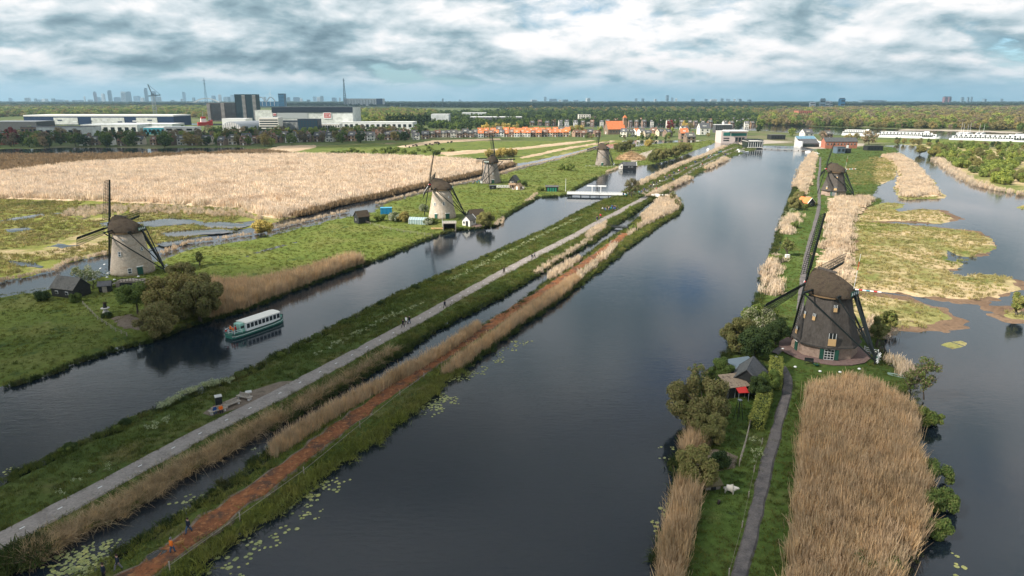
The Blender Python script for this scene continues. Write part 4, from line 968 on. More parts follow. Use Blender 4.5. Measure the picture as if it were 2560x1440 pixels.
# ------------------------------------------------------------------ windmills
def windmill(name, label, c, yaw, zh, phi, R, r_hub, body, zg=0.6, canvas=(), win=(), oct_rot=0.0, detail=True, top_z=11.2, wheel=True, tail_len=9.4, sailcol=None, pole=False):
    """one drainage mill. win: (azimuth in degrees, height, width, height, kind)"""
    root = empty(name, (c[0], c[1], zg), 0, label, 'windmill')
    ya = math.radians(yaw); Mr = Matrix.Rotation(ya, 4, 'Z')
    th = body == 'thatch'
    sc = sailcol or M['darkbeam']
    # --- body
    if th:
        prof = [(6.35, 2.35), (6.0, 2.75), (5.35, 4.4), (4.7, 6.4), (4.2, 8.4), (3.8, 10.2), (3.6, top_z)]
        rings = []
        for r, z in prof:
            ring = []
            for i in range(8):
                a0 = oct_rot + i * math.pi / 4; a1 = a0 + math.pi / 4
                p0 = Vector((r * math.cos(a0), r * math.sin(a0), z)); p1 = Vector((r * math.cos(a1), r * math.sin(a1), z))
                for t in (0.06, 0.5, 0.94): ring.append(p0.lerp(p1, t))
            rings.append(ring)
        MB().loft(rings).build('tower', M['thatch'], root)
        MB().lathe([(5.75, -0.5), (5.7, 1.2), (5.6, 2.7)], 8, oct_rot).build('brick_base', M['brick_base'], root)
        MB().lathe([(5.82, 2.3), (6.28, 2.32), (6.28, 2.5), (5.82, 2.5)], 8, oct_rot, cap=False).build('eave_board', M['darkbeam'], root)
        def rad(z, az):
            rr = np.interp(z, [0, 2.3, 2.31, 2.75, 4.4, 6.4, 8.4, 10.2, 11.2], [5.75, 5.6, 6.35, 6.0, 5.35, 4.7, 4.2, 3.8, 3.6])
            k = ((az - oct_rot) % (math.pi / 4)) - math.pi / 8
            return rr * math.cos(math.pi / 8) / math.cos(k)
    else:
        bm_ = M['brick_pale'] if body == 'pale' else M['brick_grey']
        prof = [(5.5, -0.4), (5.42, 0.8), (5.05, 2.6), (4.62, 4.8), (4.2, 7.0), (3.8, 9.2), (3.5, top_z)]
        MB().lathe(prof, 40).build('tower', bm_, root, True)
        MB().lathe([(3.55, top_z - 0.35), (3.72, top_z - 0.3), (3.72, top_z - 0.02), (3.5, top_z - 0.02)], 40, cap=False).build('collar', M['wood'], root)
        def rad(z, az): return float(np.interp(z, [p[1] for p in prof], [p[0] for p in prof]))
    # --- cap: a boat-shaped roof of thatch
    xs = [4.0, 3.6, 2.2, 0.4, -1.6, -3.2, -4.2]
    ridge = [14.7, 15.25, 15.5, 15.2, 14.5, 13.6, 12.7]
    halfw = [2.2, 2.9, 3.5, 3.7, 3.5, 2.9, 1.9]
    rings = []
    for x, rz, w in zip(xs, ridge, halfw):
        ring = []
        for i in range(15):
            u = 1 - abs(i - 7) / 7.0; sgn = 1 if i < 7 else -1
            ring.append((x, sgn * w * (1 - u ** 1.75), top_z - 0.12 + (rz - top_z) * u))
        rings.append(ring)
    cap = MB(Mr).loft(rings).build('cap', M['cap_thatch'], root, True)
    MB(Mr).beam((2.9, 0, 15.42), (-0.6, 0, 15.06), 0.42, 0.34, w1=0.35).build('ridge', M['thatch'], cap)
    MB(Mr).lathe([(3.62, top_z - 0.22), (3.98, top_z - 0.20), (3.98, top_z - 0.02), (3.62, top_z - 0.02)], 32, cap=False).build('eave_rim', mat('rim_wood', (0.22, 0.14, 0.07), 0.8), cap)
    fb = MB(Mr)
    fb.box((4.06, 0, 12.4), (0.10, 3.4, 2.3)); fb.build('front_board', M['darkbeam'], cap)
    rb = MB(Mr); rb.box((-4.26, 0, 12.0), (0.10, 2.9, 0.9)); rb.build('rear_board', M['green'], cap)
    for y in (-1.2, -0.4, 0.4, 1.2): MB(Mr).box((-4.33, y, 12.0), (0.05, 0.34, 0.5)).build('rear_trim', M['white'], cap)
    # --- axle and hub, tilted up at the front
    tilt = math.radians(12); hz = zh - zg
    ax = Vector((math.cos(tilt), 0, math.sin(tilt))); hub = Vector((r_hub, 0, hz))
    sails = empty('sail_cross', (0, 0, 0)); sails.parent = root
    h = MB(Mr); h.tube(hub - ax * 1.3, hub - ax * 0.25, 0.34, 0.30, 10); h.build('axle', M['darkbeam'], sails)
    h = MB(Mr); h.tube(hub - ax * 0.26, hub + ax * 0.45, 0.42, 0.36, 10); h.build('hub', M['red'], sails)
    h = MB(Mr); h.tube(hub + ax * 0.45, hub + ax * 0.62, 0.28, 0.22, 10); h.build('hub_cap', M['white'], sails)
    hor = Vector((0, 1, 0)); upv = ax.cross(hor)
    ph = math.radians(phi)
    for k in range(4):
        a = ph + k * math.pi / 2
        d = upv * math.cos(a) + hor * math.sin(a)          # along the sail
        q = -upv * math.sin(a) + hor * math.cos(a)         # towards the next sail
        o = hub + ax * (0.05 if k % 2 else 0.28)
        s = MB(Mr); s.beam(o + d * 0.2, o + d * R, 0.36, 0.36, ax, 0.20, 0.20)
        sl = s.build('sail', sc, sails)
        tw = lambda t: ax * (0.55 * (1 - t))               # the lattice is twisted towards the hub
        g = MB(Mr); n = 26; W0 = 1.95
        for j in range(n + 1):
            t = j / n; L = 2.1 + (R - 2.15) * t
            p = o + d * L
            g.beam(p, p + q * W0 + tw(t) * 0.9, 0.09, 0.05, ax)
        for w in (0.65, 1.3, 1.95):
            g.beam(o + d * 2.05 + q * w + tw(0) * 0.9 * w / W0, o + d * R + q * w, 0.09, 0.05, ax)
        g.build('lattice', sc, sl)
        wb = MB(Mr)
        for j in range(6):
            t0 = 0.03 + j / 6.2; L0 = 2.2 + (R - 2.2) * t0; L1 = 2.2 + (R - 2.2) * (t0 + 0.155)
            wb.beam(o + d * L0 - q * 0.28 - tw(t0) * .25, o + d * L1 - q * 0.28 - tw(t0) * .2, 0.42, 0.05, ax)
        wb.build('wind_board', sc, sl)
        if k in canvas:
            cv = MB(Mr); cv.beam(o + d * 2.3 + q * 0.25 + ax * .2, o + d * (R - .3) + q * 0.2 + ax * .12, 0.62, 0.36, ax, 0.34, 0.22)
            cv.build('rolled_canvas', M['white'], sl)
    # --- tail: cross beams, braces and tail pole
    tail = empty('tail', (0, 0, 0)); tail.parent = root
    foot = Vector((-tail_len, 0, 0.55))
    b = MB(Mr); b.beam((1.9, -6.8, top_z + 0.75), (1.9, 6.8, top_z + 0.75), 0.30, 0.30); b.build('long_cross_beam', M['darkbeam'], tail)
    b = MB(Mr); b.beam((-2.9, -3.9, top_z + 0.45), (-2.9, 3.9, top_z + 0.45), 0.28, 0.28); b.build('short_cross_beam', M['darkbeam'], tail)
    b = MB(Mr); b.beam((-4.1, 0, top_z + 0.7), foot, 0.42, 0.42, w1=0.36); b.build('tail_pole', M['darkbeam'], tail)
    for s in (-1, 1):
        b = MB(Mr); b.beam((1.9, s * 6.6, top_z + 0.7), foot + Vector((0.1, s * 0.25, 0.15)), 0.26, 0.26); b.build('long_brace', M['darkbeam'], tail)
        b = MB(Mr); b.beam((-2.9, s * 3.7, top_z + 0.4), foot + Vector((0.6, s * 0.2, 1.5)), 0.22, 0.22); b.build('short_brace', M['darkbeam'], tail)
    b = MB(Mr); b.beam((-6.3, -1.2, 6.0), (-6.3, 1.2, 6.0), 0.16); b.build('spreader', M['darkbeam'], tail)
    if wheel:
        w = MB(Mr); wc = foot + Vector((-0.35, 0, 0.75)); nn = 10
        for i in range(nn):
            a0 = 6.283 * i / nn
            e = wc + Vector((0, math.cos(a0) * 1.05, math.sin(a0) * 1.05))
            w.beam(wc, e, 0.09, 0.09)
        w.build('winch_wheel', M['white'], tail)
        w = MB(Mr); w.tube(wc + Vector((0.1, 0, 0)), wc + Vector((0.5, 0, 0)), 0.28, 0.28, 10); w.build('winch_drum', M['green'], tail)
    b = MB(Mr)
    b.beam(foot + Vector((0.1, -.3, -0.7)), foot + Vector((0.1, -.3, 1.6)), 0.16); b.beam(foot + Vector((0.1, .3, -0.7)), foot + Vector((0.1, .3, 1.6)), 0.16)
    b.build('winch_post', M['darkbeam'], tail)
    if pole:
        st_ = Vector((-4.2, 0, 12.7)); en_ = Vector((-8.6, 0, 13.1)); n_ = 7
        for i in range(n_):
            MB(Mr).tube(st_.lerp(en_, i / n_), st_.lerp(en_, (i + 1) / n_), 0.13, 0.12, 8).build('striped_pole', [M['white'], M['red'], M['white'], M['teal']][i % 4], cap)
        MB(Mr).tube((-3.9, 0, 12.6), (-4.3, 0, 19.2), 0.045, 0.03, 6).build('rod', M['white'], cap)
        MB(Mr).tube((-4.12, 0, 16.2), (-4.22, 0, 17.8), 0.06, 0.05, 6).build('rod_band', M['red'], cap)
    # --- windows and doors
    for az, z, w, hh, kd in win:
        a = math.radians(az); n = Vector((math.cos(a), math.sin(a), 0)); s = Vector((-n.y, n.x, 0))
        r0, r1 = rad(z, a), rad(z + hh, a)
        p0 = n * (r0 + 0.04); p1 = n * (r1 + 0.04)
        lo = p0 + Vector((0, 0, z)); hi = p1 + Vector((0, 0, z + hh))
        lo2 = n * (r0 + 0.04) + Vector((0, 0, z)); top = n * (max(r1, r0 - 0.25) + 0.10) + Vector((0, 0, z + hh))
        if kd == 'shutter':     # window with a yellow wooden board below
            f = MB(); f.beam(lo2 + n * .06, lo2.lerp(top, .55) + n * .10, w, 0.12, n); fo = f.build('window_board', M['yellow'], root)
            f = MB(); f.beam(lo2.lerp(top, .56) + n * .02, top + n * .05, w * 0.9, 0.10, n); f.build('window', M['glass'], root)
            f = MB()
            for t in (-.45, 0, .45): f.beam(lo2.lerp(top, .56) + s * (w * t) + n * .09, top + s * (w * t) + n * .12, 0.07, 0.05, n)
            f.build('window_frame', M['white'], root)
        elif kd == 'window':
            f = MB(); f.beam(lo2, top, w, 0.12, n); wo_ = f.build('window', M['glass'], root)
            f = MB()
            for t in (-.5, .5): f.beam(lo2 + s * (w * t) + n * .05, top + s * (w * t) + n * .05, 0.12, 0.12, n)
            for t in (0, .5, 1): q_ = lo2.lerp(top, t) + n * .05; f.beam(q_ - s * w * .5, q_ + s * w * .5, 0.10, 0.10, n)
            f.build('window_frame', M['white'], wo_)
        elif kd == 'shuttered':
            f = MB(); f.beam(lo2, top, w, 0.12, n); wo_ = f.build('window', M['glass'], root)
            f = MB()
            for i in range(4):
                t = -.5 + i / 3; f.beam(lo2 + s * (w * t) + n * .07, top + s * (w * t) + n * .07, 0.06, 0.05, n)
            for i in range(5):
                q_ = lo2.lerp(top, i / 4) + n * .07; f.beam(q_ - s * w * .5, q_ + s * w * .5, 0.06, 0.05, n)
            f.build('window_frame', M['white'], wo_)
            for t in (-1, 1):
                f = MB(); f.beam(lo2 + s * (t * w * .78) + n * .03, top + s * (t * w * .78) + n * .03, w * 0.42, 0.10, n); f.build('shutter', M['green'], wo_)
        elif kd == 'door':
            f = MB(); f.beam(lo2, top, w, 0.16, n); d_ = f.build('door', M['green'], root)
            f = MB(); f.beam(top + n * .1 - s * w * .6, top + n * .1 + s * w * .6, 0.22, 0.22, n); f.build('lintel', M['white'], d_)
    return root

def cam_az(c):  # azimuth (degrees) from a mill to the camera
    return math.degrees(math.atan2(-c[1], -c[0]))

c = (58.5, 120.5); a = cam_az(c)
windmill('windmill', 'dark octagonal thatched windmill with yellow window boards, beside the tall reed bed', c, 130.7, 12.74 + 0.0, 8.2, 14.09, 4.61, 'thatch', oct_rot=math.radians(a + 8), pole=True,
         win=[(a + 12, 2.9, 1.3, 2.3, 'shutter'), (a + 10, 0.25, 1.6, 1.9, 'shuttered'), (a - 30, 6.7, 0.55, 1.3, 'shutter'), (a + 16, 8.7, 0.6, 1.3, 'shutter'), (a - 62, 6.4, 0.55, 1.3, 'shutter'), (a - 66, 3.3, 0.6, 1.4, 'shutter'), (a - 62, 0.0, 1.0, 2.0, 'door')])
c = (-103.6, 181.2); a = cam_az(c)
windmill('windmill', 'round pale brick windmill with brown cap, beside the willow clump and black barn', c, 175.0, 12.95, 4.0, 12.91, 4.59, 'pale',
         win=[(a + 18, 0.1, 1.4, 2.2, 'door'), (a - 8, 0.7, 0.9, 1.3, 'window'), (a - 34, 5.2, 0.7, 1.2, 'window'), (a + 40, 6.2, 0.6, 0.9, 'window'), (a - 20, 9.2, 0.25, 0.5, 'window')])
c = (-27.8, 270.5); a = cam_az(c)
windmill('windmill', 'round whitish brick windmill behind the blossom shrubs and boathouse', c, 178.2, 13.43, 7.9, 13.2, 4.67, 'pale', canvas=(1,),
         win=[(a + 22, 0.1, 1.6, 2.2, 'door'), (a + 8, 5.4, 0.7, 1.2, 'window'), (a - 38, 5.2, 0.7, 1.1, 'window'), (a - 28, 0.2, 1.1, 2.0, 'door'), (a + 42, 8.0, 0.5, 0.8, 'window')])
c = (-11.8, 387.2); a = cam_az(c)
windmill('windmill', 'grey brown windmill with one white canvas sail, crowd of visitors at its foot', c, 57.6, 13.4, 2.2, 13.3, 4.43, 'grey', canvas=(1,),
         win=[(a + 12, 5.0, 0.5, 1.1, 'window'), (a + 10, 0.1, 1.5, 2.2, 'door')])
c = (64.9, 493.9); a = cam_az(c)
windmill('windmill', 'farthest brown brick windmill beside the heap of cut reed', c, 135.5, 13.36, 7.8, 12.43, 4.48, 'grey',
         win=[(a + 5, 5.5, 0.7, 1.1, 'window'), (a - 5, 0.1, 1.3, 2.2, 'door')])
c = (158.3, 336.5); a = cam_az(c)
windmill('windmill', 'distant thatched windmill with red hub on the far end of the mill strip', c, 147.2, 12.9, 4.4, 13.07, 4.62, 'thatch', oct_rot=math.radians(a + 14), pole=True,
         win=[(a + 6, 2.9, 1.3, 1.7, 'shutter'), (a - 34, 3.2, 0.7, 1.4, 'shutter'), (a + 10, 8.6, 0.6, 1.1, 'shutter'), (a + 2, 0.2, 1.6, 1.9, 'shuttered')])

# paving and white stones around the near thatched mill
pv = MB().lathe([(8.0, 0.0), (8.0, 0.12), (7.0, 0.14)], 16, 0.2).build('paved_terrace', M['paving'], None, loc=(58.5, 120.5, 0.62))
tag(pv, 'red brick terrace round the foot of the dark thatched mill', 'terrace', kind='structure')
stone = MB().lathe([(0.10, 0.0), (0.26, 0.04), (0.28, 0.14), (0.18, 0.24), (0.02, 0.27)], 12).mesh('white_stone', M['white'], True)
for px, py in ((1957, 873), (1941, 893), (1949, 903), (1988, 918), (2050, 929), (2100, 931), (2148, 923), (2063, 967)):
    p = G(px, py, 0.62)
    o = link('white_stone', stone, None, (p.x, p.y, 0.58), random.uniform(0, 6), 1.0)
    tag(o, 'white painted stone set in the lawn around the thatched mill', 'stone', 'white stones around the thatched mill')
for px, py in ((262, 662), (252, 672), (244, 683), (270, 684), (286, 700), (268, 694), (346, 692)):
    p = G(px, py, 0.62)
    o = link('white_stone', stone, None, (p.x, p.y, 0.58), random.uniform(0, 6), 1.2)
    tag(o, 'white painted stone set in the grass around the round pale brick mill', 'stone', 'white stones around the brick mill')

# ------------------------------------------------------------------ cottages, sheds, bridges, boats, people
def gable_house(name, label, cat, p, rz, w, d, h, rh, wall, roof, wins=(), door=None, chimney=None, z=0.5, over=0.25, group=None, gable=None, doorcol=None, front_win=True, thick=0.14):
    """w along local X (the ridge), d across. wins: list of (side, along, z, w, h); side in 'f','b','l','r'"""
    root = empty(name, (p[0], p[1], z), rz, label, cat, group)
    key = (w, d, h, rh, over)
    mb = MB(); x, y = w / 2, d / 2
    mb.add([(-x, -y, -0.4), (x, -y, -0.4), (x, y, -0.4), (-x, y, -0.4), (-x, -y, h), (x, -y, h), (x, y, h), (-x, y, h), (-x, 0, h + rh), (x, 0, h + rh)],
           [(0, 1, 5, 4), (2, 3, 7, 6), (1, 2, 6, 9, 5), (3, 0, 4, 8, 7), (0, 3, 2, 1)])
    mb.build('wall', wall, root)
    k = over * rh / y
    for s, nm in ((-1, 'roof'), (1, 'roof')):
        r = MB(); t = thick
        ridge_z = h + rh + 0.02 * s
        r.add([(-x - over, s * (y + over), h - k), (x + over, s * (y + over), h - k), (x + over, 0, ridge_z), (-x - over, 0, ridge_z),
               (-x - over, s * (y + over), h - k + t), (x + over, s * (y + over), h - k + t), (x + over, 0, ridge_z + t), (-x - over, 0, ridge_z + t)],
              [(0, 1, 2, 3), (4, 5, 6, 7), (0, 1, 5, 4), (1, 2, 6, 5), (2, 3, 7, 6), (3, 0, 4, 7)])
        ro = r.build(nm, roof, root)
    def place(side, al, zz, ww, hh, m, nm, dep=0.1):
        b = MB()
        if side == 'f': b.box((al, -y - dep / 2 + 0.03, zz + hh / 2), (ww, dep, hh))
        elif side == 'b': b.box((al, y + dep / 2 - 0.03, zz + hh / 2), (ww, dep, hh))
        elif side == 'r': b.box((x + dep / 2 - 0.03, al, zz + hh / 2), (dep, ww, hh))
        else: b.box((-x - dep / 2 + 0.03, al, zz + hh / 2), (dep, ww, hh))
        return b.build(nm, m, root)
    for s_, al, zz, ww, hh in wins:
        place(s_, al, zz - 0.08, ww + 0.2, hh + 0.16, M['white'], 'window_frame', 0.10)
        place(s_, al, zz, ww, hh, M['glass'], 'window', 0.16)
    if door:
        s_, al, ww, hh = door
        place(s_, al, 0.0, ww, hh, doorcol or M['white'], 'door', 0.14)
    if chimney:
        c = MB(); c.box((chimney[0], chimney[1], h + rh * 0.9 + 0.3), (0.5, 0.5, 1.5)); c.build('chimney', M['brick_red'], root)
    if gable:
        for s in (-1, 1):
            b = MB()
            xx = x + over + 0.02
            b.beam((xx, s * (y + over), h - k + .1), (xx, 0, h + rh + .12), 0.10, 0.25, (1, 0, 0)); b.build('barge_board', gable, root)
    return root

def ang(p, q): return math.atan2((q - p).y, (q - p).x)

# black barn and small sheds beside the first brick mill
p = G(180, 738, .5); gable_house('barn', 'long black timber barn with grey tile roof beside the first brick mill', 'barn', p, ang(G(135, 735, .5), G(195, 742, .5)), 7.0, 4.6, 2.3, 2.2, M['black'], M['slate'], [('f', -1.8, 0.9, 0.7, 0.6), ('f', 1.4, 0.9, 0.7, 0.6)], ('r', 0.0, 1.2, 1.9), doorcol=M['black'])
p = G(265, 728, .5); gable_house('shed', 'small open dark shed in the mill garden', 'shed', p, 0.35, 2.6, 2.2, 1.7, 0.8, M['black'], M['slate'], [], ('f', 0, 1.0, 1.5), doorcol=M['wood'])
p = G(330, 715, .5)
root = empty('water_wheel_house', (p.x, p.y, 0.3), math.radians(8), 'low dark wheel house with arched rail in front of the first brick mill', 'wheel house')
MB().box((0, 0, 0.7), (6.4, 3.0, 2.0)).build('wall', M['brick_grey'], root)
MB().box((0, -1.55, 0.75), (4.4, 0.12, 1.5)).build('opening', M['black'], root)
rl = MB()
for i in range(12):
    t0, t1 = i / 12, (i + 1) / 12
    f = lambda t: Vector(((t - .5) * 9, -1.4, 1.75 + 0.9 * math.sin(math.pi * t)))
    rl.beam(f(t0), f(t1), 0.10); rl.beam(f(t0) - Vector((0, 0, .45)), f(t1) - Vector((0, 0, .45)), 0.07)
    rl.beam(f(t0), f(t0) - Vector((0, 0, .9)), 0.07)
rl.build('railing', M['darkbeam'], root)
dk = MB()
for i in range(10):
    t0, t1 = i / 10, (i + 1) / 10
    f = lambda t: Vector(((t - .5) * 9, -.2, 0.95 + 0.9 * math.sin(math.pi * t)))
    dk.beam(f(t0), f(t1), 2.4, 0.14)
dk.build('deck', M['wood'], root)
# miniature mill on a stone foot in the garden
p = G(265, 783, .5)
root = empty('miniature_windmill', (p.x, p.y, 0.5), 0.4, 'miniature garden windmill on a pale stone foot', 'garden ornament')
MB().lathe([(0.75, 0), (0.70, 0.25), (0.42, 0.7), (0.40, 1.05), (0.9, 1.15), (0.9, 1.25), (0.3, 1.3)], 12).build('stone_foot', M['concrete'], root)
MB().lathe([(0.45, 1.25), (0.28, 2.2)], 8).build('tower', M['black'], root)
MB().lathe([(0.34, 2.2), (0.30, 2.45), (0.05, 2.62)], 8).build('cap', M['cap_thatch'], root)
for k in range(4):
    a_ = 0.3 + k * math.pi / 2
    MB().beam((0.35, 0, 2.3), (0.35, 1.0 * math.sin(a_), 2.3 + 1.0 * math.cos(a_)), 0.16, 0.05, (1, 0, 0)).build('sail', M['black'], root)

# hut, cottages and sheds round the second brick mill
p = G(905, 557, .5); gable_house('hut', 'lone black hut with thatch roof standing on the meadow', 'hut', p, math.radians(38), 4.6, 4.0, 2.7, 1.9, M['black'], M['cap_thatch'], [('l', 0.4, 1.2, 0.45, 0.45)], ('f', 0.6, 1.0, 1.9), chimney=None, doorcol=M['black'])
p = G(966, 535, .5)
root = empty('container', (p.x, p.y, 0.5), math.radians(8), 'bright blue storage container behind the blossom shrubs', 'container')
MB().box((0, 0, 1.35), (4.6, 2.4, 2.5)).build('body', mat('blue_paint', (0.02, 0.22, 0.42), 0.5), root)
MB().box((0, 0, 2.65), (4.75, 2.55, 0.12)).build('lid', mat('pale_blue_paint', (0.08, 0.36, 0.55), 0.5), root)
for x in (-1.5, 0, 1.5): MB().box((x, -1.22, 1.35), (0.12, 0.08, 2.3)).build('rib', mat('blue_paint', (0, 0, 0)), root)
p = G(1049, 560, .5)
root = empty('greenhouse', (p.x, p.y, 0.5), math.radians(-12), 'glass greenhouse with white bars by the second brick mill', 'greenhouse')
gm = mat('pale_greenhouse_glass', (0.30, 0.40, 0.40), 0.15, spec=0.6)
MB().box((0, 0, 0.85), (7.6, 3.0, 1.7)).build('wall', gm, root)
MB().add([(-3.9, -1.6, 1.7), (3.9, -1.6, 1.7), (3.9, 0, 2.6), (-3.9, 0, 2.6), (-3.9, 1.6, 1.7), (3.9, 1.6, 1.7)], [(0, 1, 2, 3), (3, 2, 5, 4)]).build('roof', gm, root)
for i in range(9):
    x = -3.8 + 7.6 * i / 8
    b = MB(); b.beam((x, -1.64, 0), (x, -1.64, 1.74), 0.08); b.beam((x, -1.64, 1.74), (x, 0, 2.66), 0.08); b.build('bar', M['white'], root)
p = G(1173, 563, .5); gable_house('cottage', 'small white fronted cottage at the water edge beside the second brick mill', 'cottage', p, math.radians(60), 4.2, 3.4, 2.2, 1.6, M['wall_white'], M['slate'], [('l', 0.9, 0.9, 0.6, 0.8), ('f', 0.6, 0.9, 0.8, 0.8)], ('l', -0.4, 0.9, 1.9), gable=M['white'], doorcol=M['black'])
p = G(1190, 553, .5); gable_house('shed', 'dark thatched barn behind the waterside cottage', 'shed', p, math.radians(28), 5.6, 4.4, 2.4, 2.2, M['black'], M['cap_thatch'], [('f', 0, 1.0, 0.6, 0.6)], ('f', 1.4, 1.0, 1.9), doorcol=M['wood'])
p = G(1124, 575, 0.2)
root = empty('boathouse', (p.x, p.y, 0.1), math.radians(4), 'open black boathouse over the water below the second brick mill', 'boathouse')
for x in (-2.2, 2.2): MB().box((x, 0, 1.2), (0.35, 4.5, 3.0)).build('side_wall', M['brick_grey'], root)
MB().box((0, 2.0, 1.2), (4.1, 0.2, 3.0)).build('back_wall', M['black'], root)
MB().box((0, 0.2, 2.8), (5.0, 4.2, 0.2)).build('deck', M['wood'], root)
for i in range(9): MB().box((-2.4 + i * .6, -1.8, 3.3), (0.07, 0.07, 0.9)).build('rail_post', M['white'], root)
MB().box((0, -1.8, 3.75), (5.0, 0.08, 0.08)).build('rail', M['white'], root)
MB().box((0, -2.4, 0.12), (4.4, 0.5, 0.16)).build('sill', M['wood'], root)
# flag pole
p = G(1106, 567, .5)
root = empty('flagpole', (p.x, p.y, .5), 0, 'slim pale flagpole at the canal edge by the boathouse', 'flagpole')
MB().tube((0, 0, 0), (0, 0, 6.2), 0.07, 0.04, 8).build('pole', M['white'], root); MB().lathe([(0.08, 6.2), (0.1, 6.28), (0.02, 6.38)], 8).build('knob', M['yellow'], root)
p = G(1414, 480, .5)
root = empty('flagpole', (p.x, p.y, .5), 0, 'white mast at the abutment of the white drawbridge', 'mast')
MB().tube((0, 0, 0), (0, 0, 6.8), 0.12, 0.08, 8).build('pole', M['white'], root); MB().lathe([(0.16, 0), (0.16, 0.5), (0.12, 0.55)], 8).build('foot', M['white'], root)

# buildings round the museum mill
p = G(1286, 461, .5); gable_house('barn', 'small dark barn beside the museum mill', 'barn', p, math.radians(70), 5.0, 4.2, 2.4, 2.6, M['black'], M['slate'], [('l', 0, 1.0, .7, .7)], ('l', 1.2, 1.0, 1.9), doorcol=M['wood'])
p = G(1296, 474, .5); gable_house('cottage', 'little brick cottage with straw roof in the museum yard', 'cottage', p, math.radians(65), 3.6, 3.0, 1.9, 1.5, M['wall_brown'], mat('straw_roof', (0.34, 0.23, 0.14), 0.95), [('f', 0, .8, .6, .6)], ('l', 0, .9, 1.8))
p = G(1280, 470, .5); gable_house('stall', 'tan wooden market stall in the museum yard', 'stall', p, 0.3, 3.2, 2.2, 1.8, 0.7, M['wood'], mat('straw_roof', (0, 0, 0)), [], ('f', 0, 1.2, 1.5), doorcol=M['black'])
p = G(1232, 473, .5); gable_house('pump_house', 'small flat dark pump house at the museum mill ditch', 'shed', p, 0.1, 3.4, 2.6, 1.9, 0.25, M['black'], M['slate'], [('f', 0, .8, .6, .5)], ('r', 0, .9, 1.6), doorcol=M['green'])
p = G(1250, 470, .4)
root = empty('white_footbridge', (p.x, p.y, 0.5), math.radians(-4), 'low white railed footbridge across the museum mill ditch', 'footbridge')
MB().box((0, 0, 0.3), (11, 1.6, 0.25)).build('deck', M['concrete'], root)
MB().box((-1.8, 0, -0.6), (1.0, 1.7, 1.8)).build('pier', M['brick_grey'], root); MB().box((3.0, 0, -0.6), (1.0, 1.7, 1.8)).build('pier', M['brick_grey'], root)
for s in (-.75, .75):
    b = MB(); b.beam((-5.5, s, 1.3), (5.5, s, 1.3), 0.09); b.beam((-5.5, s, .85), (5.5, s, .85), 0.07)
    for i in range(9): b.beam((-5.4 + 1.35 * i, s, .3), (-5.4 + 1.35 * i, s, 1.3), 0.08)
    b.build('railing', M['white'], root)
p = G(1380, 479, .5); r_ = gable_house('toilet_block', 'green doored dark toilet block by the white drawbridge', 'toilet block', p, math.radians(-4), 6.4, 3.0, 2.6, 0.55, M['black'], M['slate'], [])
for i in range(4): MB().box((-1.9 + 1.25 * i, -1.54, 1.1), (0.8, 0.1, 2.1)).build('door', mat('bright_green_paint', (0.02, 0.20, 0.12), 0.5), r_)

# boathouse of the far mill
p = G(1573, 422, .3); gable_house('boathouse', 'dark boathouse with white gable on the canal beside the far brick mill', 'boathouse', p, math.radians(-3), 9, 5, 2.2, 2.2, M['black'], M['slate'], [('f', 1.6, .8, .9, .7), ('f', -.4, .8, .9, .7)], ('l', 0, 1.2, 2.0), gable=M['white'])
p = G(1553, 421, .4); gable_house('shed', 'white gabled shed beside the far boathouse', 'shed', p, math.radians(80), 4, 3.4, 2.0, 1.6, M['wall_white'], M['slate'], [('l', 0, .8, .7, .7)], ('f', 0, .9, 1.8))
# heap of cut reed
hp = []
for r_, z_ in ((9.5, 0), (8.6, 1.4), (6.6, 3.0), (4.0, 4.3), (1.2, 5.0)):
    hp.append([(r_ * (1 + .16 * mnoise.noise(Vector((math.cos(t) * 2, math.sin(t) * 2, r_)))) * math.cos(t) * 1.15, r_ * (1 + .2 * mnoise.noise(Vector((math.cos(t) * 2, math.sin(t) * 2, r_ + 9)))) * math.sin(t) * .8, z_ + .5 * mnoise.noise(Vector((math.cos(t) * 3, math.sin(t) * 3, r_)))) for t in [6.283 * i / 28 for i in range(28)]])
p = G(1577, 399, .6)
heap = MB().loft(hp).build('reed_heap', mat('cut_reed', (0.44, 0.27, 0.15), 0.95, [(0.56, 0.37, 0.22), (0.36, 0.21, 0.11)], 0.8, 5, bump=1.0, bscale=2, space='obj'), None, loc=(p.x, p.y, .5))
tag(heap, 'large tan heap of cut reed on the work yard', 'heap')
P = np.array([(p.x + v.co.x + random.gauss(0, .5), p.y + v.co.y + random.gauss(0, .5), .5 + v.co.z * .96) for v in heap.data.vertices for _ in range(4)])
sx = scatter('loose_stalks', 'straw', STRAW_C, P - np.array([p.x, p.y, .5]), 0.9, None, None, 0.9, parent=heap)

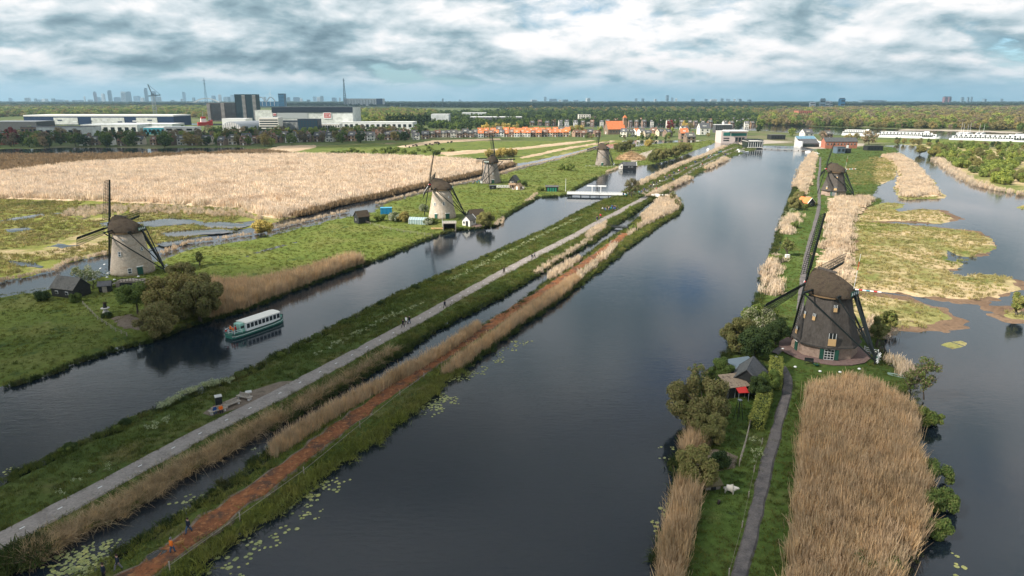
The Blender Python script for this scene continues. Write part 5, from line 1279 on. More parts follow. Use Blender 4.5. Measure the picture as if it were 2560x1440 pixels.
# white drawbridge over the canal
pa, pb = G(1418, 486, 0.9), G(1556, 489, 0.9); L = (pb - pa).length; rz = ang(pa, pb); mid = (pa + pb) / 2
root = empty('drawbridge', (mid.x, mid.y, 0), rz, 'long white wooden drawbridge crossing the canal', 'bridge')
MB().box((0, 0, 1.25), (L, 3.0, 0.3)).build('deck', M['wood'], root)
for s in (-1.5, 1.5):
    b = MB(); b.box((0, s, 1.5), (L, 0.10, 0.55)); b.beam((-L / 2, s, 2.25), (L / 2, s, 2.25), 0.16); n = int(L / 1.3)
    for i in range(n + 1): b.beam((-L / 2 + L * i / n, s, 1.2), (-L / 2 + L * i / n, s, 2.25), 0.13)
    b.build('railing', M['white'], root)
    b = MB(); b.box((0, s * 1.04, 0.93), (L, 0.12, 0.35)); b.build('girder', M['darkbeam'], root)
for i in range(6):
    x = -L / 2 + L * (i + .5) / 6
    b = MB(); b.beam((x, -1.3, -.5), (x, -1.3, 1.1), 0.35); b.beam((x, 1.3, -.5), (x, 1.3, 1.1), 0.35); b.beam((x, -1.5, .9), (x, 1.5, .9), 0.3); b.build('pier', M['darkbeam'], root)
for k_, xx in enumerate((-1.3, 2.9)):
    fr = MB()
    for s in (-1.5, 1.5): fr.beam((xx + (3.4 if k_ else -3.4) * 0, s, 1.2), (xx, s, 5.2), 0.24)
    fr.beam((xx, -1.9, 5.1), (xx, 1.9, 5.1), 0.24)
    g_ = fr.build('gate_frame', M['white'], root)
    for s in (-1.2, 1.2):
        MB().beam((xx - 2.6, s, 5.3), (xx + 2.6, s, 5.3), 0.30, 0.34).build('balance_beam', M['white'], g_)
# white parapet bridge at the crossing and dark pipe bridge over the small ditch
pa, pb = G(1632, 489, .9), G(1668, 492, .9); L = (pb - pa).length; mid = (pa + pb) / 2
root = empty('parapet_bridge', (mid.x, mid.y, 0), ang(pa, pb), 'low white parapet bridge beside the crossing paths', 'bridge')
MB().box((0, 0, .8), (L, 3.2, .3)).build('deck', M['concrete'], root)
for s in (-1.5, 1.5): MB().box((0, s, 1.35), (L, .14, .8)).build('parapet', M['white'], root)
pa, pb = G(1517, 566, .6), G(1578, 571, .6); L = (pb - pa).length; mid = (pa + pb) / 2
root = empty('ditch_bridge', (mid.x, mid.y, 0), ang(pa, pb), 'dark flat footbridge over the small ditch', 'bridge')
MB().box((0, 0, .75), (L, 1.5, .2)).build('deck', M['black'], root)
for s in (-.75, .75):
    b = MB(); b.beam((-L / 2, s, 1.25), (L / 2, s, 1.25), .1); b.box((0, s, .6), (L, .12, .3))
    for i in range(8): b.beam((-L / 2 + L * i / 7, s, .6), (-L / 2 + L * i / 7, s, 1.25), .08)
    b.build('railing', M['darkbeam'], root)

# cottage cluster by the near thatched mill
p = G(1870, 968, .5); gable_house('cottage', 'dark garden cottage with grey roof below the thatched mill', 'cottage', p, math.radians(62), 6.2, 4.6, 2.1, 2.1, M['black'], M['slate'], [('f', .6, .8, .7, .7)], ('l', 0, .9, 1.8), gable=M['darkbeam'])
bo = mat('worn_brown_board', (0.22, 0.165, 0.12), 0.9, [(0.30, 0.23, 0.165), (0.12, 0.09, 0.07)], 1.6, space='obj')
p = G(1832, 985, .5)
root = empty('lean_to', (p.x, p.y, .5), math.radians(14), 'lean-to shed with worn brown board roof beside the dark cottage', 'shed')
MB().box((0, 0, .9), (3.4, 3.0, 1.9)).build('wall', M['black'], root)
n = 6
for i in range(n):
    MB().beam((-1.9 + 3.8 * (i + .5) / n, -1.8, 1.95 + .012 * (i % 2)), (-1.9 + 3.8 * (i + .5) / n, 1.8, 2.75 + .012 * (i % 2)), 3.8 / n - .03, .07).build('board', bo, root)
p = G(1853, 940, .5)
root = empty('shed', (p.x, p.y, .5), math.radians(20), 'shed with blue grey sheet roof behind the dark cottage', 'shed')
MB().box((0, 0, 1.0), (4.2, 2.6, 2.0)).build('wall', M['black'], root)
MB().beam((0, -1.6, 2.1), (0, 1.6, 2.7), 4.8, .08).build('roof', mat('blue_grey_sheet', (0.15, 0.19, 0.22), .4), root)
p = G(1853, 1000, .5)
root = empty('awning', (p.x, p.y, .5), math.radians(5), 'red awning on thin posts beside the dark cottage', 'awning')
MB().beam((0, -.8, 1.55), (0, .7, 1.95), 1.7, .06).build('canvas', M['red'], root)
for x, y, h_ in ((-.8, -.75, 1.5), (.8, -.75, 1.5), (-.8, .65, 1.9), (.8, .65, 1.9)): MB().tube((x, y, 0), (x, y, h_), .04, .04, 6).build('post', M['steel'], root)
p = G(1845, 1050, .5)
root = empty('lattice_mast', (p.x, p.y, .5), 0.3, 'thin dark garden swing frame on the lawn', 'swing frame')
for x, y in ((-.5, -.5), (.5, -.5), (.5, .5), (-.5, .5)): MB().beam((x, y, 0), (x * .3, y * .3, 3.2), .06).build('leg', M['black'], root)
MB().box((0, 0, 3.2), (.5, .5, .12)).build('head', M['steel'], root)
# jetty and garden fence
pa, pb = G(1835, 868, .3), G(1862, 885, .3); mid = (pa + pb) / 2
root = empty('jetty', (mid.x, mid.y, .3), ang(pa, pb), 'small wooden jetty behind the cottage', 'jetty')
for i in range(8): MB().box((-1.4 + .4 * i, 0, .3), (.36, 1.2, .06)).build('plank', M['wood'], root)
for x, y in ((-1.3, -.5), (1.3, -.5), (-1.3, .5), (1.3, .5)): MB().box((x, y, -.2), (.12, .12, 1.1)).build('pile', M['darkbeam'], root)

def fence(label, pts, sp=2.2, h=1.05, m=None, wires=2, name='fence', z=.5, group=None, wt_=.03):
    C = [G(x, y, z) for x, y in pts]; root = empty(name, C[0], 0, label, 'fence', group)
    pm = MB().box((0, 0, h / 2 - .1), (.11, .11, h + .2)).mesh('post', m or M['wood'])
    prev = None; allp = []
    for a_, b_ in zip(C[:-1], C[1:]):
        n = max(1, int((b_ - a_).length / sp))
        for i in range(n): allp.append(a_.lerp(b_, i / n))
    allp.append(C[-1])
    for q in allp: link('post', pm, root, q - C[0])
    for k_ in range(wires):
        w = MB()
        for a_, b_ in zip(allp[:-1], allp[1:]):
            o = Vector((0, 0, h * (.55 + .4 * k_))); w.beam(a_ - C[0] + o, b_ - C[0] + o, wt_)
        w.build('wire', m or M['wood'], root)
    return root
fence('wire fence with pale posts along the meadow below the second brick mill', [(905, 556), (960, 572), (1010, 582), (1080, 592)], 3.0)
fence('wooden garden fence between lawn and cinder path', [(1848, 1165), (1862, 1120), (1876, 1060)], 1.3, 1.0, M['wood'], 3)
fence('thin electric fence line beside the cinder path', [(1822, 1440), (1855, 1320), (1885, 1180), (1905, 1110)], 6.0, .9, M['wood'], 1, wt_=.015)
fence('post line along the lake side of the chip path', [(425, 1425), (600, 1300), (760, 1185), (900, 1070), (1000, 990), (1060, 945)], 9.0, 1.0, M['wood'], 1)
fence('old rail fence across the first mill garden', [(208, 762), (245, 800), (290, 830), (318, 842)], 2.4, .9, M['wood'], 2)
fence('white post fence beside the far brick mill', [(1465, 416), (1485, 417), (1540, 418)], 3.0, 1.0, M['white'], 1)
# white gate beside the near mill
p = G(2177, 885, .5)
root = empty('white_gate', (p.x, p.y, .5), math.radians(-52), 'white barred gate beside the thatched mill', 'gate')
for z_ in (.35, .7, 1.05): MB().box((0, 0, z_), (2.6, .06, .12)).build('bar', M['white'], root)
for x in (-1.25, 0, 1.25): MB().box((x, 0, .6), (.12, .12, 1.3)).build('post', M['white'], root)
# small furniture on the mill terrace
p = G(2022, 908, .76)
root = empty('garden_bench', (p.x, p.y, .76), math.radians(-20), 'dark wooden garden bench against the brick foot of the thatched mill', 'bench')
MB().box((0, 0, .42), (1.5, .45, .06)).build('seat', M['darkbeam'], root); MB().box((0, .22, .7), (1.5, .06, .45)).build('backrest', M['darkbeam'], root)
for x in (-.65, .65): MB().box((x, 0, .2), (.08, .42, .4)).build('leg', M['darkbeam'], root)
p = G(2041, 913, .76)
root = empty('planter', (p.x, p.y, .76), 0, 'low green planter on the mill terrace', 'planter')
MB().lathe([(.4, 0), (.55, .25), (.5, .25)], 10).build('bowl', M['green'], root); leafc, leafr = clusters(6, (.4, .4, .15), .15, 3)
link('plant', leaf_cloud('plant', L_GREEN, leafc, leafr, 120, .08, .35, 3), root)
# rowing boats
def rowboat(label, p, rz, m, L=4.2, w=1.35, inner=None):
    root = empty('rowing_boat', (p.x, p.y, p.z), rz, label, 'boat')
    out = []; inn = []
    for x, hw, zb, zt in ((-.5, .72, .05, .45), (-.3, .95, 0, .42), (0, 1, -.02, .40), (.3, .8, 0, .45), (.48, .25, .1, .55), (.5, .04, .15, .58)):
        hw *= w / 2
        out.append([(x * L, -hw, zt), (x * L, -hw * .75, zb), (x * L, 0, zb - .08), (x * L, hw * .75, zb), (x * L, hw, zt), (x * L, hw * .9, zt), (x * L, hw * .62, zb + .06), (x * L, -hw * .62, zb + .06), (x * L, -hw * .9, zt)])
    MB().loft(out).build('hull', m, root)
    for x in (-.25, .1): MB().box((x * L, 0, .3), (.28, w * .8, .04)).build('thwart', inner or M['wood'], root)
    return root
rowboat('yellow rowing boat drawn up on the bank by the boathouse', G(1092, 573, .55), math.radians(175), M['yellow'])
rowboat('pale green rowing boat in the weeds behind the reed bed', G(2252, 945, .3), math.radians(150), mat('pale_green_paint', (0.30, 0.42, 0.38), .5))
rowboat('small white boat moored at the tip of the dyke', G(1622, 501, .1), math.radians(20), M['white'], 3.4)
p = G(2092, 962, .6)
root = empty('info_box', (p.x, p.y, .5), .3, 'small grey box on a post in the mill lawn', 'box')
MB().box((0, 0, .35), (.12, .12, .7)).build('post', M['wood'], root); MB().box((0, 0, .8), (.7, .5, .3), .0).build('lid', M['steel'], root)
p = G(1776, 1218, .5); gable_house('sheep_shelter', 'low mossy sheep shelter on the lawn', 'shelter', p, .2, 1.9, 1.4, .7, .25, M['wood'], mat('mossy_board', (0.13, 0.12, 0.06), .95, [(0.18, 0.14, 0.08)], 2), [], ('f', 0, .6, .6), doorcol=M['black'])
p = G(1968, 645, .5)
root = empty('beehive', (p.x, p.y, .5), 0, 'white beehive box beside the pollard willows', 'beehive')
MB().box((0, 0, .5), (1.1, .9, .8)).build('body', M['white'], root); MB().box((0, 0, .97), (1.25, 1.05, .1)).build('lid', M['white'], root)
for x in (-.4, .4): MB().box((x, 0, .1), (.1, .8, .3)).build('leg', M['wood'], root)

# hedges: clipped, leafy surface
def hedge(label, pts, w, h, z=.5):
    C = [G(x, y, z) for x, y in pts]; root = empty('hedge', C[0], 0, label, 'hedge')
    core = MB(); P = []
    for a_, b_ in zip(C[:-1], C[1:]):
        d = (b_ - a_); L_ = d.length; d.normalize(); s = Vector((-d.y, d.x, 0))
        core.beam(a_ + d * .25 - C[0] + Vector((0, 0, h * .42)), b_ - d * .25 - C[0] + Vector((0, 0, h * .42)), w * .70, h * .80)
        n = int(L_ * (w + 2 * h) * 55)
        for _ in range(n):
            t = random.random(); u = random.uniform(-h, w + h)
            if u < 0: off, zz = -w / 2, h + u
            elif u > w: off, zz = w / 2, h - (u - w)
            else: off, zz = u - w / 2, h
            q = a_.lerp(b_, t) + s * off + Vector((0, 0, zz)) - C[0]
            P.append(q + Vector((random.gauss(0, .10), random.gauss(0, .10), random.gauss(0, .08))))
    core.build('core', L_DARK, root)
    for q0, d_ in ((C[0], C[0] - C[1]), (C[-1], C[-1] - C[-2])):
        s = Vector((-d_.y, d_.x, 0)).normalized()
        for _ in range(int(w * h * 55)): P.append(q0 - C[0] + s * random.uniform(-w / 2, w / 2) + Vector((random.gauss(0, .1), random.gauss(0, .1), random.uniform(0, h))))
    c = np.array([tuple(q) for q in P])
    link('foliage', leaf_cloud('foliage', mat('hedge_leaves', (0.20, 0.225, 0.045), .75, [(0.26, 0.28, 0.06), (0.30, 0.30, 0.075)], .6, 3, space='obj', trans=.2), c, np.full(len(c), .08), int(len(c) * 1.0), .13, 0, 5, up=.6), root)
    return root
hedge('clipped bright green hedge beside the cinder path', [(1888, 1075), (1902, 1035), (1912, 1000)], 1.9, 1.9)
hedge('tall golden green hedge by the cottage gate', [(1935, 975), (1938, 925)], 1.9, 2.6)
hedge('low trimmed hedge round the far red roofed cottage', [(2008, 520), (2040, 512)], 1.4, 1.4)
p = G(2014, 515, .5); gable_house('cottage', 'dark cottage with bright orange roof beside the distant thatched mill', 'cottage', p, math.radians(-62), 5.4, 4.6, 1.8, 2.0, M['black'], M['orange_tile'], [('r', 0, .8, .8, .8)], ('f', 0, .9, 1.8), gable=M['white'])

# picnic benches and litter column at the resting place
def slab_bench(label, p, rz, table=False):
    root = empty('bench', (p.x, p.y, .9), rz, label, 'bench')
    MB().box((0, 0, .45), (2.6, .95, .12)).build('seat', M['wood'], root)
    MB().box((0, .05, .82), (1.8, .10, .42)).build('backrest', M['wood'], root)
    for x in (-.75, .75): MB().box((x, .05, .56), (.08, .08, .3)).build('bracket', M['steel'], root)
    for x in (-.95, .95): MB().box((x, 0, .17), (.25, .7, .46)).build('leg', M['concrete'], root)
    return root
pth = lambda px, py: G(px, py, .9)
slab_bench('broad wooden bench slab with brown backrest beside the cycle path', pth(580, 1014), ang(pth(563, 1020), pth(596, 1008)))
slab_bench('broad wooden bench slab next to the square stone table', pth(612, 997), ang(pth(596, 994), pth(628, 1000)))
p = pth(622, 990)
root = empty('stone_table', (p.x, p.y, .9), .4, 'square pale stone table behind the bench slab', 'table')
MB().box((0, 0, .72), (.95, .95, .09)).build('top', M['concrete'], root); MB().box((0, 0, .32), (.4, .4, .74)).build('foot', M['concrete'], root)
p = pth(548, 1014)
root = empty('litter_column', (p.x, p.y, .9), .5, 'tall dark litter column with pale lid at the resting place', 'litter bin')
MB().box((0, 0, .75), (.95, .95, 1.6)).build('body', M['darkbeam'], root); MB().box((0, 0, 1.6), (1.02, 1.02, .1)).build('lid', M['concrete'], root); MB().box((0, -.49, 1.1), (.5, .04, .25)).build('slot', M['black'], root)
p = pth(545, 1030)
slab_bench('wooden bench slab in front of the litter column, two people on it', p, ang(pth(532, 1034), pth(558, 1026)))

# tour boat
ps, pbw = G(572, 846, 0), G(706, 800, 0); L = (pbw - ps).length; mid = (ps + pbw) / 2
root = empty('tour_boat', (mid.x, mid.y, 0), ang(ps, pbw), 'green hulled canal tour boat with long white roofed cabin', 'boat')
hullm = mat('sea_green_hull', (0.05, 0.20, 0.15), .4)
wd = 3.5
st = [(-.5, .62, .55), (-.47, .82, .5), (-.36, .97, .46), (-.1, 1, .44), (.2, 1, .46), (.36, .85, .55), (.44, .6, .7), (.485, .3, .9), (.5, .05, 1.0)]
rings = [[(x * L, -f * wd / 2, zt + .35), (x * L, -f * wd / 2 * .96, .15), (x * L, -f * wd / 2 * .8, -.4), (x * L, f * wd / 2 * .8, -.4), (x * L, f * wd / 2 * .96, .15), (x * L, f * wd / 2, zt + .35)] for x, f, zt in st]
hull = MB().loft(rings).build('hull', hullm, root)
for s in (-1, 1):
    b = MB()
    for (x0, f0, z0), (x1, f1, z1) in zip(st[:-1], st[1:]): b.beam((x0 * L, s * f0 * wd / 2, z0 + .36), (x1 * L, s * f1 * wd / 2, z1 + .36), .16, .12)
    b.build('gunwale', M['darkbeam'], hull)
    b = MB()
    for (x0, f0, z0), (x1, f1, z1) in zip(st[:-1], st[1:]): b.beam((x0 * L, s * (f0 * wd / 2 * .985 + .02), .42), (x1 * L, s * (f1 * wd / 2 * .985 + .02), .46 + (z1 - .46) * .5), .05, .10)
    b.build('white_stripe', M['white'], hull)
cx0, cx1 = -.26 * L, .37 * L
cab = MB().box(((cx0 + cx1) / 2, 0, 1.65), (cx1 - cx0, wd * .84, 1.7)).build('cabin', M['white'], root)
rf = []
for x, k_ in ((cx0 - .15, .96), (cx0 + .3, 1), (cx1 - .3, 1), (cx1 + .15, .94)):
    rf.append([(x, -wd * .45 * k_, 2.48), (x, -wd * .45 * k_, 2.56), (x, -wd * .22, 2.74), (x, wd * .22, 2.74), (x, wd * .45 * k_, 2.56), (x, wd * .45 * k_, 2.48)])
MB().loft(rf).build('cabin_roof', mat('cream_roof', (0.80, 0.76, 0.68), .5), root)
nw = 9
for i in range(nw):
    x = cx0 + (cx1 - cx0) * (i + .5) / nw
    for s in (-1, 1): MB().box((x, s * (wd * .42 + .01), 1.82), ((cx1 - cx0) / nw * .74, .06, .92)).build('window', M['glass'], cab)
MB().box((cx1 + .02, 0, 1.55), (.06, wd * .6, .7)).build('front_window', M['glass'], cab)
wh = MB().box((-.30 * L, 0, 1.5), (1.2, 1.8, 1.9)).build('wheelhouse', mat('pale_green_cabin', (0.30, 0.55, 0.45), .5), root)
MB().box((-.30 * L, -.92, 1.75), (.8, .06, .5)).build('window', M['glass'], wh); MB().box((-.30 * L, .92, 1.75), (.8, .06, .5)).build('window', M['glass'], wh)
MB().box((-.41 * L, 0, .62), (.18 * L, wd * .8, .08)).build('rear_deck', M['wood'], root)
rl = MB()
pts = [(-.345 * L, -1.5), (-.47 * L, -1.35), (-.49 * L, 0), (-.47 * L, 1.35), (-.345 * L, 1.5)]
for z_ in (1.25, 1.6):
    for (x0, y0), (x1, y1) in zip(pts[:-1], pts[1:]): rl.beam((x0, y0, z_), (x1, y1, z_), .06)
for x0, y0 in pts: rl.beam((x0, y0, .6), (x0, y0, 1.6), .06)
rl.build('stern_rail', M['white'], root)
b = MB(); b.beam((.45 * L, 0, 1.0), (.45 * L, 0, 1.7), .14); b.build('bow_post', M['darkbeam'], root)
BOAT_FRAME = (root.location.copy(), root.rotation_euler[2], L)
b = MB(); b.beam((-.5 * L, 0, .9), (-.52 * L, 0, 2.0), .05); b.build('flag_staff', M['wood'], root)
MB().box((-.53 * L, 0, 1.75), (.5, .03, .35)).build('flag', M['red'], root)

# ---- people
FAT = 1.45
def skin_mesh(name, joints, edges, mats, matfn, root_i=0, sub=2):
    me = bpy.data.meshes.new(name + '_cage'); me.from_pydata([j[0] for j in joints], edges, [])
    o = bpy.data.objects.new(name + '_cage', me); col.objects.link(o)
    sk = o.modifiers.new('skin', 'SKIN'); sk.use_smooth_shade = True
    for i, j in enumerate(joints):
        r = j[1]; r = tuple(q * FAT for q in r) if isinstance(r, tuple) else r * FAT; me.skin_vertices[0].data[i].radius = (r, r) if not isinstance(r, tuple) else r
        me.skin_vertices[0].data[i].use_root = (i == root_i)
    ss = o.modifiers.new('sub', 'SUBSURF'); ss.levels = sub; ss.render_levels = sub
    dg = bpy.context.evaluated_depsgraph_get(); dg.update()
    out = bpy.data.meshes.new_from_object(o.evaluated_get(dg)); out.name = name
    bpy.data.objects.remove(o)
    out.materials.clear()
    for m in mats: out.materials.append(m)
    for pl in out.polygons: pl.material_index = matfn(pl.center); pl.use_smooth = True
    return out

SKIN = mat('skin', (0.50, 0.30, 0.22), .6)
CLOTH = {n_: mat(n_ + '_cloth', c_, .85) for n_, c_ in dict(orange=(0.75, 0.17, 0.02), navy=(0.012, 0.018, 0.035), black=(0.012, 0.012, 0.014), blue=(0.02, 0.07, 0.22), jeans=(0.05, 0.09, 0.16), grey=(0.16, 0.16, 0.17), white=(0.70, 0.70, 0.68), red=(0.45, 0.03, 0.03), green=(0.04, 0.30, 0.22), yellow=(0.70, 0.50, 0.05), teal=(0.02, 0.30, 0.34), brown=(0.13, 0.08, 0.05), tan=(0.35, 0.26, 0.17)).items()}
HAIR = mat('dark_hair', (0.035, 0.022, 0.015), .7); SHOE = mat('shoes', (0.03, 0.03, 0.03), .7)

def person_mesh(pose):
    if pose == 'sit':
        hz = .50; J = [((0, 0, hz), (.16, .12)), ((0, .02, hz + .25), (.16, .11)), ((0, .03, hz + .46), (.19, .10)), ((0, .02, hz + .56), .055), ((0, 0, hz + .68), (.085, .10)), ((0, 0, hz + .80), (.07, .085))]
        ed = [(0, 1), (1, 2), (2, 3), (3, 4), (4, 5)]
        for s in (-1, 1):
            b_ = len(J)
            J += [((s * .20, .03, hz + .43), .062), ((s * .27, -.03, hz + .18), .05), ((s * .17, -.22, hz + .10), .042), ((s * .14, -.30, hz + .09), .035)]
            ed += [(2, b_), (b_, b_ + 1), (b_ + 1, b_ + 2), (b_ + 2, b_ + 3)]
            b_ = len(J)
            J += [((s * .10, -.05, hz - .02), .095), ((s * .13, -.45, hz), .07), ((s * .13, -.48, .10), .05), ((s * .13, -.56, .05), .045), ((s * .13, -.66, .04), .03)]
            ed += [(0, b_), (b_, b_ + 1), (b_ + 1, b_ + 2), (b_ + 2, b_ + 3), (b_ + 3, b_ + 4)]
        zt, zl = hz + .06, .12
    else:
        k_ = {'stand': .02, 'walk': .26, 'stroll': .16}[pose]
        J = [((0, 0, .92), (.15, .11)), ((0, 0, 1.16), (.155, .11)), ((0, .01, 1.38), (.19, .10)), ((0, 0, 1.49), .055), ((0, -.02, 1.60), (.085, .10)), ((0, -.015, 1.71), (.07, .085))]
        ed = [(0, 1), (1, 2), (2, 3), (3, 4), (4, 5)]
        for s in (-1, 1):
            b_ = len(J)
            J += [((s * .20, 0, 1.36), .062), ((s * .26, .02 - s * k_ * .4, 1.09), .05), ((s * .26, -.08 - s * k_ * .7, .86), .04), ((s * .25, -.11 - s * k_ * .8, .76), .034)]
            ed += [(2, b_), (b_, b_ + 1), (b_ + 1, b_ + 2), (b_ + 2, b_ + 3)]
            b_ = len(J); f = s * k_
            J += [((s * .09, 0, .84), .095), ((s * .10, -.06 + f * .7, .48), .07), ((s * .10, .0 + f * 1.25, .10), .05), ((s * .10, -.08 + f * 1.25, .05), .045), ((s * .10, -.18 + f * 1.25, .04), .03)]
            ed += [(0, b_), (b_, b_ + 1), (b_ + 1, b_ + 2), (b_ + 2, b_ + 3), (b_ + 3, b_ + 4)]
        zt, zl = .90, .12
    def mf(c_):
        if c_.z < zl * .9: return 3
        if pose == 'sit':
            if c_.z > hz + .56: return 0
            if c_.z < hz + .07 and c_.y < -.12 or c_.z < hz + .02: return 0 if (abs(c_.x) < .20 and c_.y < -.27 and c_.z > hz + .05) else 2
            return 1
        if c_.z > 1.47: return 0
        if c_.z > .82 and abs(c_.x) > .19 and c_.z < .84: return 0
        if abs(c_.x) > .2 and c_.z < .80: return 0
        return 1 if c_.z > .86 or abs(c_.x) > .2 else 2
    me = skin_mesh('person_' + pose, J, ed, [SKIN, CLOTH['navy'], CLOTH['jeans'], SHOE], mf, 0, 1)
    hz2 = (hz + .68 if pose == 'sit' else 1.60)
    hb = MB(); y0 = 0.0 if pose == 'sit' else -.02
    hb.loft([[(.105 * r_ * math.cos(t), y0 + .02 + .125 * r_ * math.sin(t), hz2 + z_ + (.05 if math.sin(t) < -.3 else 0)) for t in [6.283 * i / 12 for i in range(12)]] for r_, z_ in ((.95, -.02), (1.05, .06), (1.0, .13), (.72, .19), (.2, .215))])
    hair = hb.mesh('hair', HAIR, True)
    nb = MB(); nb.box((0, y0 - .115, hz2), (.03, .05, .05)); nose = nb.mesh('nose', SKIN)
    return me, hair, nose
PERS = {k_: person_mesh(k_) for k_ in ('stand', 'walk', 'stroll', 'sit')}

def person(p, rz, pose, top, legs, label, group=None, scale=1.0, hair=None):
    me, hr, ns = PERS[pose]
    o = link('person', me, None, p, rz, scale * random.uniform(.97, 1.03))
    for i, m in ((1, CLOTH[top]), (2, CLOTH[legs])):
        o.material_slots[i].link = 'OBJECT'; o.material_slots[i].material = m
    h_ = link('hair', hr, o)
    if hair: h_.material_slots[0].link = 'OBJECT'; h_.material_slots[0].material = CLOTH[hair]
    return tag(o, label, 'person', group)

person(G(431, 1381, .68), math.radians(140), 'stroll', 'orange', 'jeans', 'person in a bright orange jacket walking the dog on the chip path', hair='grey')
person(G(473, 1331, .66), math.radians(-20), 'walk', 'navy', 'jeans', 'person in a navy jacket and light jeans walking on the chip path')
person(G(297, 1424, .66), math.radians(-40), 'walk', 'navy', 'grey', 'person in a dark jacket and grey trousers at the grass edge by the ditch')
person(G(262, 1447, .66), math.radians(-30), 'stand', 'navy', 'black', 'person all in dark clothes behind the grey trousered walker')
person(G(1008, 818, .9), math.radians(-30), 'walk', 'black', 'black', 'person all in black at the head of the three walkers')
person(G(1016, 811, .9), math.radians(-32), 'walk', 'white', 'black', 'person in a white jacket among the three walkers')
person(G(1024, 809, .9), math.radians(-32), 'stroll', 'black', 'jeans', 'person in black and jeans among the three walkers')
person(G(1112, 769, .9), math.radians(150), 'walk', 'navy', 'navy', 'lone walker in navy on the cycle path')
person(G(1260, 684, .9), math.radians(150), 'walk', 'black', 'black', 'walker in black stepping off the cycle path onto the grass')
person(G(1330, 648, .9), math.radians(150), 'stroll', 'navy', 'grey', 'walker in navy beside a partner in grey')
person(G(1336, 645, .9), math.radians(150), 'walk', 'grey', 'black', 'walker in grey beside a partner in navy')
p = pth(547, 1030)
person(p + Vector((-.45, -.30, -.02)), math.radians(30), 'sit', 'blue', 'jeans', 'person in a blue jacket sitting on the bench slab')
person(p + Vector((.35, .0, -.02)), math.radians(30), 'sit', 'orange', 'navy', 'person in an orange top sitting on the bench slab')
bl, brz, bL = BOAT_FRAME
for i, (fx, fy, c_) in enumerate(((-.44, -.5, 'orange'), (-.42, .6, 'orange'), (-.385, -.3, 'red'))):
    q = Matrix.Rotation(brz, 3, 'Z') @ Vector((fx * bL, fy, .66)) + bl
    person(q, brz + [1.2, -1.6, .4][i], 'stand', c_, 'navy', ['passenger in orange at the stern rail of the tour boat', 'passenger in orange at the stern rail of the tour boat', 'passenger in red beside the wheelhouse of the tour boat'][i], 'passengers in orange on the tour boat' if i < 2 else None)
# walkers further off
TOPS = ['black', 'navy', 'blue', 'white', 'red', 'teal', 'grey', 'black', 'navy', 'tan']
LEGS = ['black', 'jeans', 'grey', 'navy']
def crowd(line, n, spread, where, z=.9):
    C = [G(x, y, z) for x, y in line]
    seg = [(a_, b_, (b_ - a_).length) for a_, b_ in zip(C[:-1], C[1:])]; tot = sum(s[2] for s in seg)
    i = 0
    while i < n:
        u = random.random() * tot
        for a_, b_, L_ in seg:
            if u < L_: break
            u -= L_
        base = a_.lerp(b_, min(1, u / L_)); d = ang(a_, b_)
        for _ in range(random.choice((1, 2, 2, 3, 4))):
            q = base + Vector((random.gauss(0, spread), random.gauss(0, spread), 0))
            t_ = random.choice(TOPS)
            person((q.x, q.y, z), d + random.choice((math.pi / 2, -math.pi / 2)) + random.gauss(0, .4), random.choice(('walk', 'stroll', 'stand')), t_, random.choice(LEGS), f'walker in a {t_} top {where}', f'walkers in {t_} {where}')
            i += 1
crowd([(1607, 481), (1642, 459), (1707, 425), (1761, 400), (1806, 380)], 62, .8, 'on the far canal footpath')
crowd([(1640, 476), (1671, 459), (1696, 448), (1739, 421), (1815, 387)], 14, .6, 'on the far cycle path')
crowd([(1515, 528), (1535, 522), (1550, 524)], 15, 1.0, 'in the group near the white drawbridge')
crowd([(1560, 492), (1585, 486), (1605, 484)], 16, 1.2, 'at the end of the white drawbridge')
crowd([(1490, 553), (1505, 545), (1510, 540)], 4, .5, 'beside the ditch footbridge')
crowd([(1186, 460), (1198, 456), (1218, 458)], 16, 1.2, 'at the foot of the museum mill', .6)
crowd([(1275, 472), (1300, 474)], 6, 1.0, 'in the museum yard', .75)
crowd([(1845, 358), (1870, 356), (1900, 358)], 26, 3.5, 'on the pumping station square', .8)
crowd([(1910, 369), (1980, 371)], 9, .4, 'on the long floating walkway', .7)

